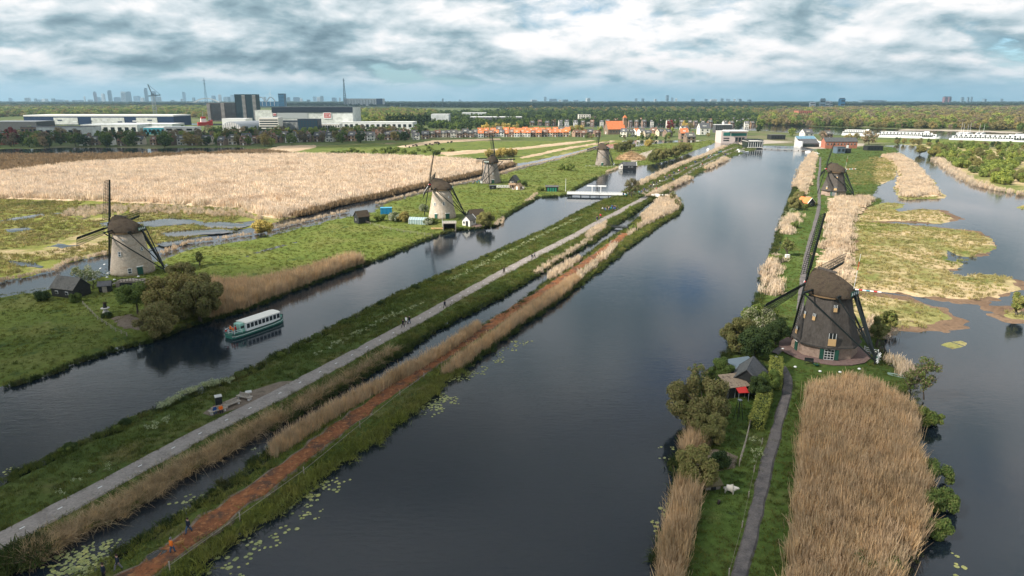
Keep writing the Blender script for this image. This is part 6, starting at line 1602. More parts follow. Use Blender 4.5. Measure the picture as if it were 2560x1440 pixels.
# dog, sheep, cattle
def animal(name, kind):
    if kind == 'dog':
        J = [((0, 0, .46), (.10, .11)), ((0, -.22, .48), (.11, .13)), ((0, .22, .47), (.09, .10)), ((0, -.38, .58), .075), ((0, -.48, .66), (.07, .07)), ((0, -.60, .63), .04), ((0, .34, .52), .035), ((0, .50, .64), .025)]
        ed = [(0, 1), (0, 2), (1, 3), (3, 4), (4, 5), (2, 6), (6, 7)]
        for s in (-1, 1):
            b_ = len(J); J += [((s * .08, -.22, .36), .05), ((s * .08, -.20, .20), .032), ((s * .08, -.22, .03), .035)]; ed += [(1, b_), (b_, b_ + 1), (b_ + 1, b_ + 2)]
            b_ = len(J); J += [((s * .08, .20, .36), .065), ((s * .08, .16, .26), .045), ((s * .08, .27, .15), .03), ((s * .08, .23, .03), .033)]; ed += [(2, b_), (b_, b_ + 1), (b_ + 1, b_ + 2), (b_ + 2, b_ + 3)]
    else:
        J = [((0, 0, .62), (.20, .22)), ((0, -.35, .63), (.21, .23)), ((0, .36, .62), (.20, .21)), ((0, -.58, .70), .12), ((0, -.74, .74), .09), ((0, -.90, .68), .055), ((0, .52, .60), .04), ((0, .56, .42), .03)]
        ed = [(0, 1), (0, 2), (1, 3), (3, 4), (4, 5), (2, 6), (6, 7)]
        for s in (-1, 1):
            b_ = len(J); J += [((s * .13, -.35, .45), .075), ((s * .13, -.34, .25), .045), ((s * .13, -.35, .03), .045)]; ed += [(1, b_), (b_, b_ + 1), (b_ + 1, b_ + 2)]
            b_ = len(J); J += [((s * .13, .34, .46), .10), ((s * .13, .30, .34), .06), ((s * .13, .40, .20), .04), ((s * .13, .36, .03), .045)]; ed += [(2, b_), (b_, b_ + 1), (b_ + 1, b_ + 2), (b_ + 2, b_ + 3)]
    fur = {'dog': mat('golden_fur', (0.34, 0.17, 0.06), .9), 'sheep': mat('white_wool', (0.70, 0.64, 0.56), .95, bump=.6, bscale=12), 'cow': mat('dark_hide', (0.03, 0.022, 0.02), .8)}[kind]
    me = skin_mesh(name, J, ed, [fur], lambda c_: 0, 0, 1)
    ears = MB()
    y_, z_, w_ = ((-.47, .72, .05) if kind == 'dog' else (-.72, .80, .09))
    for s in (-1, 1): ears.beam((s * w_, y_, z_), (s * (w_ + .07), y_ + .02, z_ - .07), .06, .02)
    return me, ears.mesh('ear', fur)
AN = {k_: animal(k_, k_) for k_ in ('dog', 'sheep', 'cow')}
def place_animal(kind, p, rz, label, scale=1.0, group=None):
    me, er = AN[kind]; o = link(kind, me, None, p, rz, scale); link('ears', er, o); return tag(o, label, kind, group)
place_animal('dog', G(452, 1367, .68), math.radians(-35), 'golden dog beside the person in orange on the chip path', 1.15)
place_animal('sheep', G(1823, 1234, .5), math.radians(70), 'white sheep grazing on the lawn beside the cinder path', 1.25)
place_animal('sheep', G(1796, 1262, .5), math.radians(150), 'dark lamb lying in the grass near the white sheep', .55)
bpy.data.objects['sheep.001'].material_slots[0].link = 'OBJECT'; bpy.data.objects['sheep.001'].material_slots[0].material = mat('dark_hide', (0, 0, 0))
for i in range(22):
    px = random.uniform(985, 1130); q = G(px, 372 - (px - 985) * .11 + random.uniform(-2, 3), .55)
    place_animal('cow', (q.x, q.y, .5), random.uniform(0, 6.28), 'dark cow grazing on the sunny pasture', 1.9, 'cattle on the pasture')

# ------------------------------------------------------------------ trees and shrubs near the mills
def T(kind, px, py, s, label, group=None, name='tree', cat=None, sz=None, z=None):
    zz = .5 if z is None else z
    q = G(px, py, zz); return tree(kind, (q.x, q.y, zz - .05), s, label, group, name, cat, sz=sz)
WG = 'willows of the clump beside the first brick mill'
for px, py, s, lb in ((440, 790, 1.42, 'largest olive willow, in the middle of the waterside clump'), (502, 803, 1.18, 'olive willow of the clump overhanging the canal beside the tan reed fringe'), (395, 838, .95, 'smallest round willow of the clump, beside the dug garden beds'), (470, 770, 1.15, 'olive willow at the back of the clump, facing the meadow')):
    T('olive', px, py, s, lb, WG, 'willow_tree')
T('round', 345, 785, 1.0, 'round green tree at the edge of the willow clump', None, 'tree')
T('olive', 455, 708, .85, 'smaller olive tree behind the willow clump', None, 'tree')
T('fruit', 205, 712, 1.25, 'gnarled fruit tree behind the black barn', 'fruit trees behind the black barn', 'fruit_tree')
T('fruit', 232, 722, 1.25, 'gnarled fruit tree behind the black barn', 'fruit trees behind the black barn', 'fruit_tree')
T('pollard', 500, 664, .8, 'small bare pollard tree on the meadow beyond the willow clump', None, 'pollard_tree')
T('darkshrub', 105, 752, .9, 'dark rounded shrub in front of the black barn', None, 'shrub')
T('shrub', 190, 755, .75, 'loose green shrub against the black barn wall', None, 'shrub')
T('darkshrub', 268, 795, .5, 'low dark shrub below the miniature windmill', None, 'shrub')
T('goldshrub', 655, 583, 1.35, 'golden shrub growing out of the back ditch', None, 'shrub')
T('shrub', 950, 552, 1.0, 'dark green bush beside the blue container', None, 'shrub')
T('blossom', 985, 553, 1.15, 'white blossom shrub beside the black garden sheds', None, 'shrub')
T('olive', 1010, 555, .62, 'round olive tree between blossom shrub and greenhouse', None, 'tree')
T('blossom', 1070, 562, .8, 'blossom bush beside the glass greenhouse', None, 'shrub')
T('shrub', 1085, 558, .75, 'green bush at the door of the second brick mill', None, 'shrub')
T('blossom', 1060, 528, .9, 'low blossom shrub behind the second brick mill', None, 'shrub')
T('willow', 1213, 568, .85, 'loose willow hanging over the water by the cottage', None, 'willow_tree')
T('shrub', 1305, 466, 1.4, 'dark shrub behind the museum yard', None, 'shrub')
T('shrub', 1352, 478, .9, 'green bush beside the toilet block', None, 'shrub')
T('limeshrub', 1405, 425, 1.6, 'wide bright green bush on the far mill meadow', 'bushes on the far mill meadow', 'shrub')
T('limeshrub', 1425, 426, 1.5, 'wide bright green bush on the far mill meadow', 'bushes on the far mill meadow', 'shrub')
T('bare', 1580, 497, 1.22, 'single budding tree at the end of the white drawbridge', None, 'tree')
T('shrub', 1565, 494, .55, 'dark bush at the foot of the drawbridge tree', None, 'shrub')
for px, py, s in ((1575, 533, .9), (1582, 526, .8)): T('shrub', px, py, s, 'dark green bush on the ditch bank near the crossing', 'bushes at the ditch bank', 'shrub')
T('limeshrub', 1583, 575, .7, 'bush at the end of the ditch footbridge', None, 'shrub')
for px, py, s in ((1655, 500, 1.0), (1680, 505, 1.2), (1692, 520, 1.0)): T('sparse', px, py, s * .62, 'airy green bush on the reedy tip of the chip path strip', 'bushes on the reedy tip', 'shrub')
# along the far canal
for px, py, s in ((1632, 405, 1.0), (1650, 402, 1.15), (1668, 398, 1.1), (1685, 393, 1.2), (1702, 386, 1.2), (1718, 381, 1.1), (1640, 398, 1.0)): T('willow', px, py, s, 'willow of the dense row along the far canal', 'willow row along the far canal', 'willow_tree')
for px, py, s in ((1545, 380, 1.1), (1560, 378, 1.2), (1575, 376, 1.1)): T('willow', px, py, s, 'willow behind the heap of cut reed', 'willows behind the reed heap', 'willow_tree')
T('goldshrub', 1622, 366, 2.0, 'golden bush beside the work yard', None, 'shrub')
for px, py, s in ((1225, 395, 2.4), (1255, 393, 2.6), (1280, 392, 2.2)): T('goldshrub', px, py, s * .8, 'wide golden bush on the pasture behind the museum mill', 'golden bushes behind the museum mill', 'shrub')
random.seed(21)
for i in range(46):
    px = random.uniform(800, 1150); py = np.interp(px, [800, 1150], [388, 378]) + random.uniform(-6, 8)
    T('limeshrub' if i % 3 else 'shrub', px, py, random.uniform(.8, 1.5), 'pale green scrub bush along the pasture edge' if i % 3 else 'darker scrub bush along the pasture edge', 'pale scrub along the pasture' if i % 3 else 'dark scrub along the pasture', 'shrub')
# near thatched mill
T('olive', 1745, 1060, .98, 'large round olive willow at the canal edge of the cottage garden', None, 'willow_tree')
T('willow', 1770, 1105, .55, 'small green willow in front of the large round olive willow', None, 'willow_tree')
T('willow', 1738, 1215, .62, 'bushy willow beside the sheep shelter', None, 'willow_tree')
T('darkshrub', 1795, 1165, .7, 'dark bramble bush on the garden fence', None, 'shrub')
T('sparse', 1745, 965, .7, 'thin sapling rising behind the large olive willow', None, 'tree')
T('round', 1800, 955, .55, 'rounded green tree at the water edge behind the cottage', None, 'tree')
T('dark', 1895, 1000, .6, 'dark evergreen bush beside the red awning', None, 'tree')
T('round', 1918, 985, .5, 'green tree between the cottage and the hedge', None, 'tree')
T('darkshrub', 1900, 940, .9, 'brown green shrub beside the tall hedge', None, 'shrub')
T('dark', 1885, 900, .95, 'dark tree between the canal and the thatched mill', None, 'tree')
T('willow', 1852, 880, .85, 'upright willow standing in the canal margin', None, 'willow_tree')
T('blossom', 1905, 830, 1.5, 'large white blossom shrub beside the thatched mill sail', None, 'shrub')
T('dark', 1938, 862, .72, 'dense dark bush beside the thatched mill path', None, 'tree')
T('shrub', 1915, 800, 1.2, 'green bush at the canal edge behind the blossom shrub', None, 'shrub')
T('limeshrub', 1885, 800, 1.2, 'pale bush at the water behind the blossom shrub', None, 'shrub')
T('pollard', 1968, 640, 1.15, 'pollard willow beside the white beehive', None, 'willow_tree')
T('shrub', 1938, 655, .85, 'low willow scrub below the pollard beside the beehive', None, 'shrub')
T('shrub', 1985, 570, .85, 'green bush on the canal edge of the mill path', None, 'shrub')
T('willow', 1988, 525, .8, 'round bush beside the orange roofed cottage', 'round bushes beside the orange roofed cottage', 'shrub'); T('willow', 1998, 505, .7, 'round bush beside the orange roofed cottage', 'round bushes beside the orange roofed cottage', 'shrub')
T('shrub', 2145, 495, 1.1, 'dark bush beside the distant thatched mill', None, 'shrub')
T('pollard', 2192, 865, 1.05, 'leaning pollard willow at the lake edge behind the thatched mill', None, 'willow_tree')
T('pollard', 2215, 840, 1.0, 'pollard willow with green shoots on the marsh lobe', None, 'willow_tree')
T('pollard', 2540, 790, 1.15, 'lone pollard willow standing in the lake', None, 'willow_tree', z=.1)
T('sparse', 2310, 995, .95, 'airy willow leaning over the lake beside the reed bed', None, 'willow_tree')
T('sparse', 2275, 985, .75, 'thin willow bush behind the reed bed', None, 'willow_tree')
T('shrub', 2230, 985, .8, 'dark green bush at the end of the mill lawn', None, 'shrub')
for px, py, s in ((2320, 1060, .9), (2335, 1200, .95), (2345, 1270, .9), (2340, 1335, .85)): T('shrub', px, py, s, 'green willow bush hanging over the lake side of the reed bed', 'bushes along the lake side of the reed bed', 'shrub', z=.2)
for px, py, s in ((2150, 1390, .7), (2190, 1440, 1.0), (2110, 1290, .5)): T('shrub', px, py, s, 'dark willow bush growing inside the reed bed', 'bushes inside the reed bed', 'shrub')
# scrub on the far lake shore
for i in range(125):
    px = random.uniform(2330, 2600); py = random.uniform(368 + max(0, (px - 2400)) * .02, 392 + (px - 2330) * .40)
    if py > 462: continue
    k_ = ('limeshrub', 'shrub', 'limeshrub', 'limeshrub', 'willow')[i % 5]
    T(k_, px, py, random.uniform(1.3, 2.4) if k_ != 'willow' else random.uniform(.5, .9), {'limeshrub': 'pale green scrub bush on the far lake shore', 'shrub': 'mid green scrub bush on the far lake shore', 'willow': 'taller willow bush on the far lake shore'}[k_], {'limeshrub': 'pale scrub on the lake shore', 'shrub': 'green scrub on the lake shore', 'willow': 'willow bushes on the lake shore'}[k_], 'shrub')
for px, py, s in ((2300, 385, 1.0), (2335, 392, 1.1), (2350, 385, 1.2)): T('willow', px, py, s, 'willow at the mouth of the far channel', 'willows at the far channel', 'willow_tree')
# little bushes along the canal edge of the cycle dyke
for i in range(24):
    t_ = random.random(); k_ = int(t_ * 14) + 2; (x0, y0), (x1, y1) = C_LEFT[k_], C_LEFT[k_ + 1]; u = random.random()
    T('darkshrub' if i % 2 else 'shrub', x0 + (x1 - x0) * u, y0 + (y1 - y0) * u + 2, random.uniform(.28, .5), 'low bush on the canal edge of the cycle dyke', 'low bushes on the canal edge', 'shrub', z=.4)

# ------------------------------------------------------------------ sluice complex, town, industry, skyline
def zf(p): return p[1] * CP - (p[2] - CAM_H) * SP
def block(name, label, cat, xl, xr, yt, yb, depth, wall, roof=None, floors=0, cols=0, win=None, rz=0.0, group=None, band=False, frac=(.15, .92), top=None, roofh=0.35, z=.5):
    """a building from its left, right, top and foot in the photograph; windows are parts of their own"""
    P0 = G((xl + xr) / 2, yb, z); wd = (xr - xl) / F_PX * zf(P0); h = height_for(P0, yt)
    if h < 2: h = 2.5
    root = empty(name, (P0.x, P0.y + depth / 2, z), rz, label, cat, group)
    MB().box((0, 0, h / 2 - .3), (wd, depth, h + .6 - .02)).build('wall', wall, root)
    MB().box((0, 0, h + roofh / 2 - .03), (wd + .3, depth + .3, roofh)).build('roof', roof or M['slate'], root)
    win = win or M['glass']
    if floors:
        fh = h * (frac[1] - frac[0]) / floors
        for f in range(floors):
            zc = h * frac[0] + fh * (f + .5)
            if band:
                MB().box((0, -depth / 2 - .06, zc), (wd * .94, .2, fh * .5)).build('window_band', win, root)
            else:
                cw = wd / max(cols, 1)
                key = ('w', round(cw, 2), round(fh, 2), win.name)
                if key not in MESHC: MESHC[key] = MB().box((0, 0, 0), (cw * .55, .2, fh * .55)).mesh('window', win)
                for c_ in range(cols): link('window', MESHC[key], root, (-wd / 2 + cw * (c_ + .5), -depth / 2 - .06, zc))
    return root, wd, h, depth
MESHC = {}
random.seed(8)

# --- houses: a few kinds, each with wall, two roof slopes, chimney, windows and door
HOUSE = {}
def house_meshes(kind):
    if kind in HOUSE: return HOUSE[kind]
    w, d, h, rh, wall, roof, fl = {'orange': (7, 9, 5.2, 3.6, 'wall_white', 'orange_tile', 2), 'orange_brick': (7, 9, 5.2, 3.6, 'wall_brown', 'orange_tile', 2), 'brown': (8, 9, 5.2, 3.4, 'wall_brown', 'brown_tile', 2), 'slate': (8, 9, 5.4, 3.6, 'wall_brown', 'slate', 2), 'slate_white': (8, 9, 5.4, 3.4, 'wall_white', 'slate', 2), 'cream': (9, 9, 5.4, 3.2, 'wall_cream', 'slate', 2), 'villa': (11, 10, 6.0, 4.4, 'wall_white', 'slate', 2)}[kind]
    x, y = w / 2, d / 2; parts = []
    mb = MB(); mb.add([(-x, -y, -.5), (x, -y, -.5), (x, y, -.5), (-x, y, -.5), (-x, -y, h), (x, -y, h), (x, y, h), (-x, y, h), (-x, 0, h + rh), (x, 0, h + rh)], [(0, 1, 5, 4), (2, 3, 7, 6), (1, 2, 6, 9, 5), (3, 0, 4, 8, 7)])
    parts.append(('wall', mb.mesh('wall', M[wall]), (0, 0, 0)))
    for s in (-1, 1):
        r = MB(); ov = .3; k_ = ov * rh / y; rzz = h + rh + .01 * s; t = .2
        r.add([(-x - .15, s * (y + ov), h - k_), (x + .15, s * (y + ov), h - k_), (x + .15, 0, rzz), (-x - .15, 0, rzz), (-x - .15, s * (y + ov), h - k_ + t), (x + .15, s * (y + ov), h - k_ + t), (x + .15, 0, rzz + t), (-x - .15, 0, rzz + t)], [(0, 1, 2, 3), (4, 5, 6, 7), (0, 1, 5, 4), (1, 2, 6, 5), (2, 3, 7, 6), (3, 0, 4, 7)])
        parts.append(('roof', r.mesh('roof', M[roof]), (0, 0, 0)))
    parts.append(('chimney', MB().box((0, 0, 0), (.7, .7, 1.6)).mesh('chimney', M['brick_red']), (x * .7, .3, h + rh + .3)))
    wm = MB().box((0, 0, 0), (1.5, .16, 1.3)).mesh('window', M['glass'])
    for f in range(fl):
        for i in range(2): parts.append(('window', wm, (-x * .5 + i * x, -y - .05, 1.5 + 2.6 * f)))
    gm_ = MB().box((0, 0, 0), (.16, 1.3, 1.3)).mesh('window', M['glass'])
    for s in (-1, 1): parts.append(('window', gm_, (s * (x + .05), 0, h + .4)))
    parts.append(('dormer', MB().box((0, 0, 0), (w * .35, 1.6, 1.3)).mesh('dormer', M['wall_white']), (0, -y * .55, h + rh * .42)))
    parts.append(('door', MB().box((0, 0, 0), (1.0, .16, 2.1)).mesh('door', M['green'] if 'white' in kind else M['white']), (0, -y - .05, 1.0)))
    HOUSE[kind] = parts
    return parts
HL = {'orange': 'white walled house with orange tile roof', 'orange_brick': 'brick house with orange tile roof', 'brown': 'brown brick house with brown roof', 'slate': 'brown brick house with dark roof', 'slate_white': 'white house with dark roof', 'cream': 'cream house with grey roof', 'villa': 'large white house with dark roof'}
def house(kind, px, py, where, rz=0.0, s=1.0):
    q = G(px, py, .5)
    o = empty('house', (q.x, q.y, .5), rz, HL[kind] + ' ' + where, 'house', HL[kind].replace('house', 'houses') + ' ' + where)
    o.scale = (s, s, s * random.uniform(.9, 1.15))
    for nm, me, loc in house_meshes(kind): link(nm, me, o, loc)
    return o

# sluice complex
r_, wd, h, dp = block('pumping_station', 'pale pumping station with tall green glass hall at the canal head', 'building', 1802, 1866, 329, 357, 22, mat('rosy_concrete', (0.60, 0.50, 0.45), .8), M['concrete'], 0, 0)
gg = mat('green_glass', (0.02, 0.16, 0.13), .15, spec=.6)
for i in range(5): MB().box((-wd / 2 + wd * (.10 + .055 * i), -dp / 2 - .1, h * .78), (wd * .048, .3, h * .30)).build('glass_panel', gg, r_)
MB().box((wd * .18, -dp / 2 - .1, h * .74), (wd * .60, .3, h * .26)).build('glass_front', gg, r_)
for i in range(3): MB().box((wd * (.10 + .13 * i), -dp / 2 - .1, h * .26), (wd * .10, .3, h * .45)).build('gate_opening', M['glass'], r_)
for zz in (.22, .42): MB().box((-wd * .30, -dp / 2 - .1, h * zz), (wd * .22, .3, h * .09)).build('window', M['glass'], r_)
MB().box((wd * .12, -3, h + .7), (wd * .72, dp + 4, .7)).build('canopy', M['whiteclad'], r_)
r_, wd, h, dp = block('visitor_centre', 'flat dark glazed visitor centre with pale roof deck at the water', 'building', 1868, 1907, 354, 371, 16, M['glass'], M['concrete'], 0, 0, roofh=.5)
MB().box((0, -dp / 2 - .2, .9), (wd * 1.02, .5, .8)).build('terrace', M['concrete'], r_)
for s in (-1, 1): MB().box((s * wd * .48, 0, h + 1.1), (.5, dp, 1.6)).build('parapet', M['glass'], r_)
MB().box((0, dp * .45, h + 1.1), (wd * .9, .5, 1.6)).build('parapet', M['glass'], r_)
for i in range(7): MB().box((-wd / 2 + wd * (i + .5) / 7, -dp / 2 - .1, h * .55), (.25, .3, h * .7)).build('mullion', M['white'], r_)
# sloping glass roofed sluice building
P0 = G(2026, 369, .5); wd = 50 / F_PX * zf(P0); h = height_for(P0, 343)
root = empty('sluice_hall', (P0.x, P0.y, .5), 0, 'sluice hall with sloping glass and slate roof at the lake head', 'building')
MB().add([(-wd / 2, 0, -.5), (wd / 2, 0, -.5), (wd / 2, 16, -.5), (-wd / 2, 16, -.5), (-wd / 2, 0, h * .38), (wd / 2, 0, h * .38), (wd / 2, 16, h), (-wd / 2, 16, h)], [(0, 1, 5, 4), (1, 2, 6, 5), (2, 3, 7, 6), (3, 0, 4, 7)]).build('wall', M['concrete'], root)
MB().beam((0, -.4, h * .39), (0, 10, h * .39 + h * .61 * .63), wd * .86, .4).build('slate_slope', M['slate'], root)
for i in range(4): MB().beam((-wd * .36 + wd * .24 * i, 10.1, h * .39 + h * .61 * .63), (-wd * .36 + wd * .24 * i, 16.4, h + .2), wd * .22, .3).build('glass_panel', mat('blue_glass', (0.12, 0.24, 0.32), .2, spec=.6), root)
MB().box((0, -.3, h * .2), (wd * .8, .4, h * .26)).build('opening', M['glass'], root)
for s in (-1, 1): MB().box((s * wd * .47, 5, h * .35), (wd * .07, 14, h * .5)).build('side_wall', M['whiteclad'], root)
# long red brick building
p = G(2102, 371, .5); L_ = 80 / F_PX * zf(p)
r_ = gable_house('red_brick_hall', 'long red brick building with grey roof beside the sluice hall', 'building', (p.x, p.y + 5), 0.0, L_, 10, 6.5, 3.4, M['brick_red'], M['slate'], [('f', -L_ * .42 + L_ * .105 * i, 3.2, 1.2, 1.6) for i in range(9)], ('f', L_ * .2, 2.2, 3.0), over=.4)
r_ = block('shed', 'blue grey boat shed near the lake head', 'shed', 2092, 2112, 368, 384, 8, mat('blue_grey_boards', (0.10, 0.14, 0.18), .7), M['slate'], 1, 2)
r_ = block('shed', 'small black shed beside the blue grey boat shed', 'shed', 2113, 2127, 372, 383, 6, M['black'], M['slate'], 1, 1)
r_ = block('houseboat', 'long black houseboat with glazed front on the far channel', 'houseboat', 2168, 2207, 366, 377, 8, M['black'], M['black'], 1, 5)
r_ = block('service_building', 'low dark service building behind the sluice bank', 'building', 1928, 1963, 338, 349, 14, M['black'], M['slate'], 1, 5)
for a_ in ((1697, 1722, 'slate_white', 334), (1745, 1770, 'villa', 336), (1716, 1730, 'slate', 356)): house(a_[2], (a_[0] + a_[1]) / 2, a_[3], 'beside the far canal', .1, 1.25)
block('apartment_block', 'modern grey apartment block on the river by the pumping station', 'building', 1788, 1829, 312, 332, 14, M['slate'], M['whiteclad'], 4, 8)
house('orange_brick', 1708, 348, 'on the far canal bank', .0, 1.3)
house('villa', 2015, 345, 'behind the sluice hall', .2, 1.1); house('slate', 2066, 347, 'behind the sluice hall', .3, 1.1)
# long walkway across the lake head
pa, pb = G(1905, 371.5, .5), G(2040, 377.5, .5); L_ = (pb - pa).length; mid = (pa + pb) / 2
root = empty('walkway', (mid.x, mid.y, 0), ang(pa, pb), 'long low walkway with rail across the head of the lake', 'walkway')
MB().box((0, 0, .55), (L_, 2.0, .25)).build('deck', M['wood'], root)
for s in (-.95, .95):
    b = MB(); b.beam((-L_ / 2, s, 1.6), (L_ / 2, s, 1.6), .12)
    for i in range(24): b.beam((-L_ / 2 + L_ * i / 23, s, .6), (-L_ / 2 + L_ * i / 23, s, 1.6), .1)
    b.build('railing', M['steel'], root)
for i in range(8): MB().box((-L_ / 2 + L_ * (i + .5) / 8, 0, 0), (.4, 1.6, 1.4)).build('pile', M['darkbeam'], root)

# --- boats and ships
def launch(label, px, py, rz, L_=9.0, group=None):
    q = G(px, py, 0); root = empty('motor_launch', (q.x, q.y, 0), rz, label, 'boat', group)
    rings = [[(x * L_, -f * 1.4, zt), (x * L_, -f * 1.1, -.3), (x * L_, f * 1.1, -.3), (x * L_, f * 1.4, zt)] for x, f, zt in ((-.5, .8, .9), (-.2, 1, .8), (.2, .9, .9), (.42, .45, 1.2), (.5, .05, 1.35))]
    MB().loft(rings).build('hull', M['white'], root)
    MB().box((-.05 * L_, 0, 1.35), (L_ * .45, 2.0, 1.1), 0, .85).build('cabin', M['white'], root)
    for s in (-1, 1): MB().box((-.05 * L_, s * 1.0, 1.45), (L_ * .36, .12, .45)).build('window', M['glass'], root)
    return root
launch('white motor launch on the far canal', 1770, 376, math.radians(70), 8)
launch('white moored tour launch at the end of the dyke', 1856, 382, math.radians(20), 14, None)
launch('small white launch moored by the visitor centre', 1846, 378, math.radians(60), 9)
launch('white cabin boat at the lake end of the walkway', 2020, 382, math.radians(100), 9)
launch('small white boat by the blue grey shed', 2038, 386, math.radians(150), 7)
launch('white motor yacht out on the river', 2548, 338, math.radians(175), 26)
launch('white launch passing on the river behind the apartment block', 1765, 318, math.radians(5), 14)
def cruise(label, xl, xr, py):
    pa, pb = G(xl, py, 0), G(xr, py + (xr - xl) * .027, 0); L_ = (pb - pa).length; mid = (pa + pb) / 2
    root = empty('river_cruise_ship', (mid.x, mid.y, 0), ang(pa, pb), label, 'ship')
    rings = [[(x * L_, -f * 5.7, 2.0 + dz), (x * L_, -f * 5.4, -.5), (x * L_, f * 5.4, -.5), (x * L_, f * 5.7, 2.0 + dz)] for x, f, dz in ((-.5, .6, .5), (-.47, 1, .2), (.42, 1, .2), (.48, .6, .8), (.5, .1, 1.2))]
    MB().loft(rings).build('hull', M['white'], root)
    MB().box((-.02 * L_, 0, 3.6), (L_ * .90, 10.6, 3.4)).build('main_deck', M['white'], root)
    MB().box((-.03 * L_, 0, 6.0), (L_ * .80, 10.2, 1.5)).build('upper_deck', M['white'], root)
    MB().box((.28 * L_, 0, 7.6), (L_ * .08, 5, 1.9)).build('bridge', M['white'], root)
    MB().box((-.05 * L_, 0, 7.3), (L_ * .60, 6, .25)).build('sun_awning', M['whiteclad'], root)
    wm = MB().box((0, 0, 0), (L_ * .021, .24, 1.5)).mesh('window', M['glass'])
    n = 30
    for i in range(n):
        link('window', wm, root, (-.44 * L_ + L_ * .84 * i / (n - 1), -5.36, 4.3))
        if i % 2 == 0: link('window', wm, root, (-.42 * L_ + L_ * .78 * i / (n - 1), -5.16, 6.1))
    MB().box((.30 * L_, -5.38, 2.9), (L_ * .16, .2, 1.0)).build('saloon_window', M['glass'], root)
    for i in range(40):
        pass
    b = MB()
    for s in (-1, 1): b.beam((-.42 * L_, s * 5, 7.7), (.24 * L_, s * 5, 7.7), .12)
    for i in range(20):
        for s in (-1, 1): b.beam((-.42 * L_ + .66 * L_ * i / 19, s * 5, 6.7), (-.42 * L_ + .66 * L_ * i / 19, s * 5, 7.7), .1)
    b.build('railing', M['white'], root)
cruise('long white river cruise ship moored behind the bare tree', 2188, 2352, 343.5)
cruise('long white river cruise ship moored beside the green dyke', 2372, 2600, 351)
cruise('white river ship partly hidden behind the red brick building', 2105, 2186, 338.5)
root = None
for i, px in enumerate((2402, 2408, 2418, 2424, 2447, 2458)):
    q = G(px, 333.5 + .2 * i, 0); root = empty('sailing_yacht', (q.x, q.y, 0), .1 * i, 'white sailing yacht with bare mast at the far river bank', 'yacht', 'sailing yachts at the far river bank')
    MB().loft([[(x * 11, -f * 1.6, 1.2), (x * 11, -f, -.3), (x * 11, f, -.3), (x * 11, f * 1.6, 1.2)] for x, f in ((-.5, .7), (0, 1), (.35, .6), (.5, .05))]).build('hull', M['white'], root)
    MB().tube((0, 0, 1), (0, 0, 15 - i % 3), .14, .08, 6).build('mast', M['white'], root); MB().box((-1, 0, 1.5), (4, 1.6, .7)).build('cabin', M['white'], root)

# --- church and terraces of the river village
p = G(1538, 336, .5)
r_ = gable_house('church', 'brick church with big bright orange roof and square tower', 'church', (p.x, p.y + 9), math.radians(12), 24, 17, 7.0, 10.0, M['wall_brown'], M['orange_tile'], [('f', -8 + 4 * i, 2.0, 1.2, 3.0) for i in range(5)], ('l', 0, 2.2, 3.4), over=.5, thick=.3)
P0 = G(1560, 335, .5); h = height_for(P0, 294)
t_ = MB().box((13.5, -2, h / 2), (4.6, 4.6, h)).build('tower', M['wall_brown'], r_)
MB().add([(11, -4.5, h), (16, -4.5, h), (16, .5, h), (11, .5, h), (13.5, -2, h + 3.6)], [(0, 1, 4), (1, 2, 4), (2, 3, 4), (3, 0, 4)]).build('spire', M['orange_tile'], t_)
for s in (-1, 1): MB().box((13.5 + s * 1.0, -4.35, h - 2.5), (.8, .2, 1.8)).build('louvre', M['glass'], t_)
random.seed(31)
x = 1080.0
while x < 1420:
    k_ = ('slate', 'cream', 'slate_white', 'slate', 'brown')[random.randrange(5)] if x < 1195 else (('orange', 'orange', 'orange_brick', 'orange', 'brown', 'slate_white')[random.randrange(6)])
    house(k_, x, 343 - (x - 1080) * .006 + random.uniform(-.5, 1), 'in the river village terrace', random.uniform(-.06, .06), random.uniform(.9, 1.05)); x += 13.4 * random.uniform(.92, 1.1)
x = 1200.0
while x < 1430:
    house(('orange', 'orange_brick', 'slate', 'orange')[random.randrange(4)], x, 336 + random.uniform(-.6, .8), 'in the second terrace of the river village', random.uniform(-.06, .06), 1.0); x += 15 * random.uniform(.9, 1.2)
for x, k_ in ((1440, 'brown'), (1458, 'brown'), (1475, 'slate'), (1492, 'brown'), (1575, 'slate_white'), (1590, 'orange'), (1603, 'slate_white'), (1618, 'cream'), (1634, 'brown'), (1650, 'cream'), (1560, 'slate_white'), (1668, 'slate')):
    house(k_, x, 339 + random.uniform(-2, 4), 'near the church', random.uniform(-.5, .5), 1.0)
# left town
def street(x0, y0, x1, y1, kinds, where, gap=19, s=1.0):
    x = x0
    while x < x1:
        t_ = (x - x0) / (x1 - x0)
        house(random.choice(kinds), x, y0 + (y1 - y0) * t_ + random.uniform(-1.5, 1.5), where, random.uniform(-.25, .25), s * random.uniform(.9, 1.1)); x += gap * random.uniform(.85, 1.5)
street(215, 363, 640, 361, ('slate', 'cream', 'slate_white', 'brown', 'slate'), 'on the shipyard town waterfront', 30)
street(640, 358, 1075, 347, ('slate', 'slate', 'slate_white', 'brown', 'slate'), 'along the pasture edge', 20)
street(660, 350, 1060, 342, ('slate', 'brown', 'slate_white', 'slate'), 'in the second row by the pasture', 21)
street(0, 350, 220, 356, ('brown', 'slate', 'brown'), 'among the trees of the shipyard town', 44)
house('slate_white', 618, 359, 'standing alone by the reed edge', .5, 1.2)
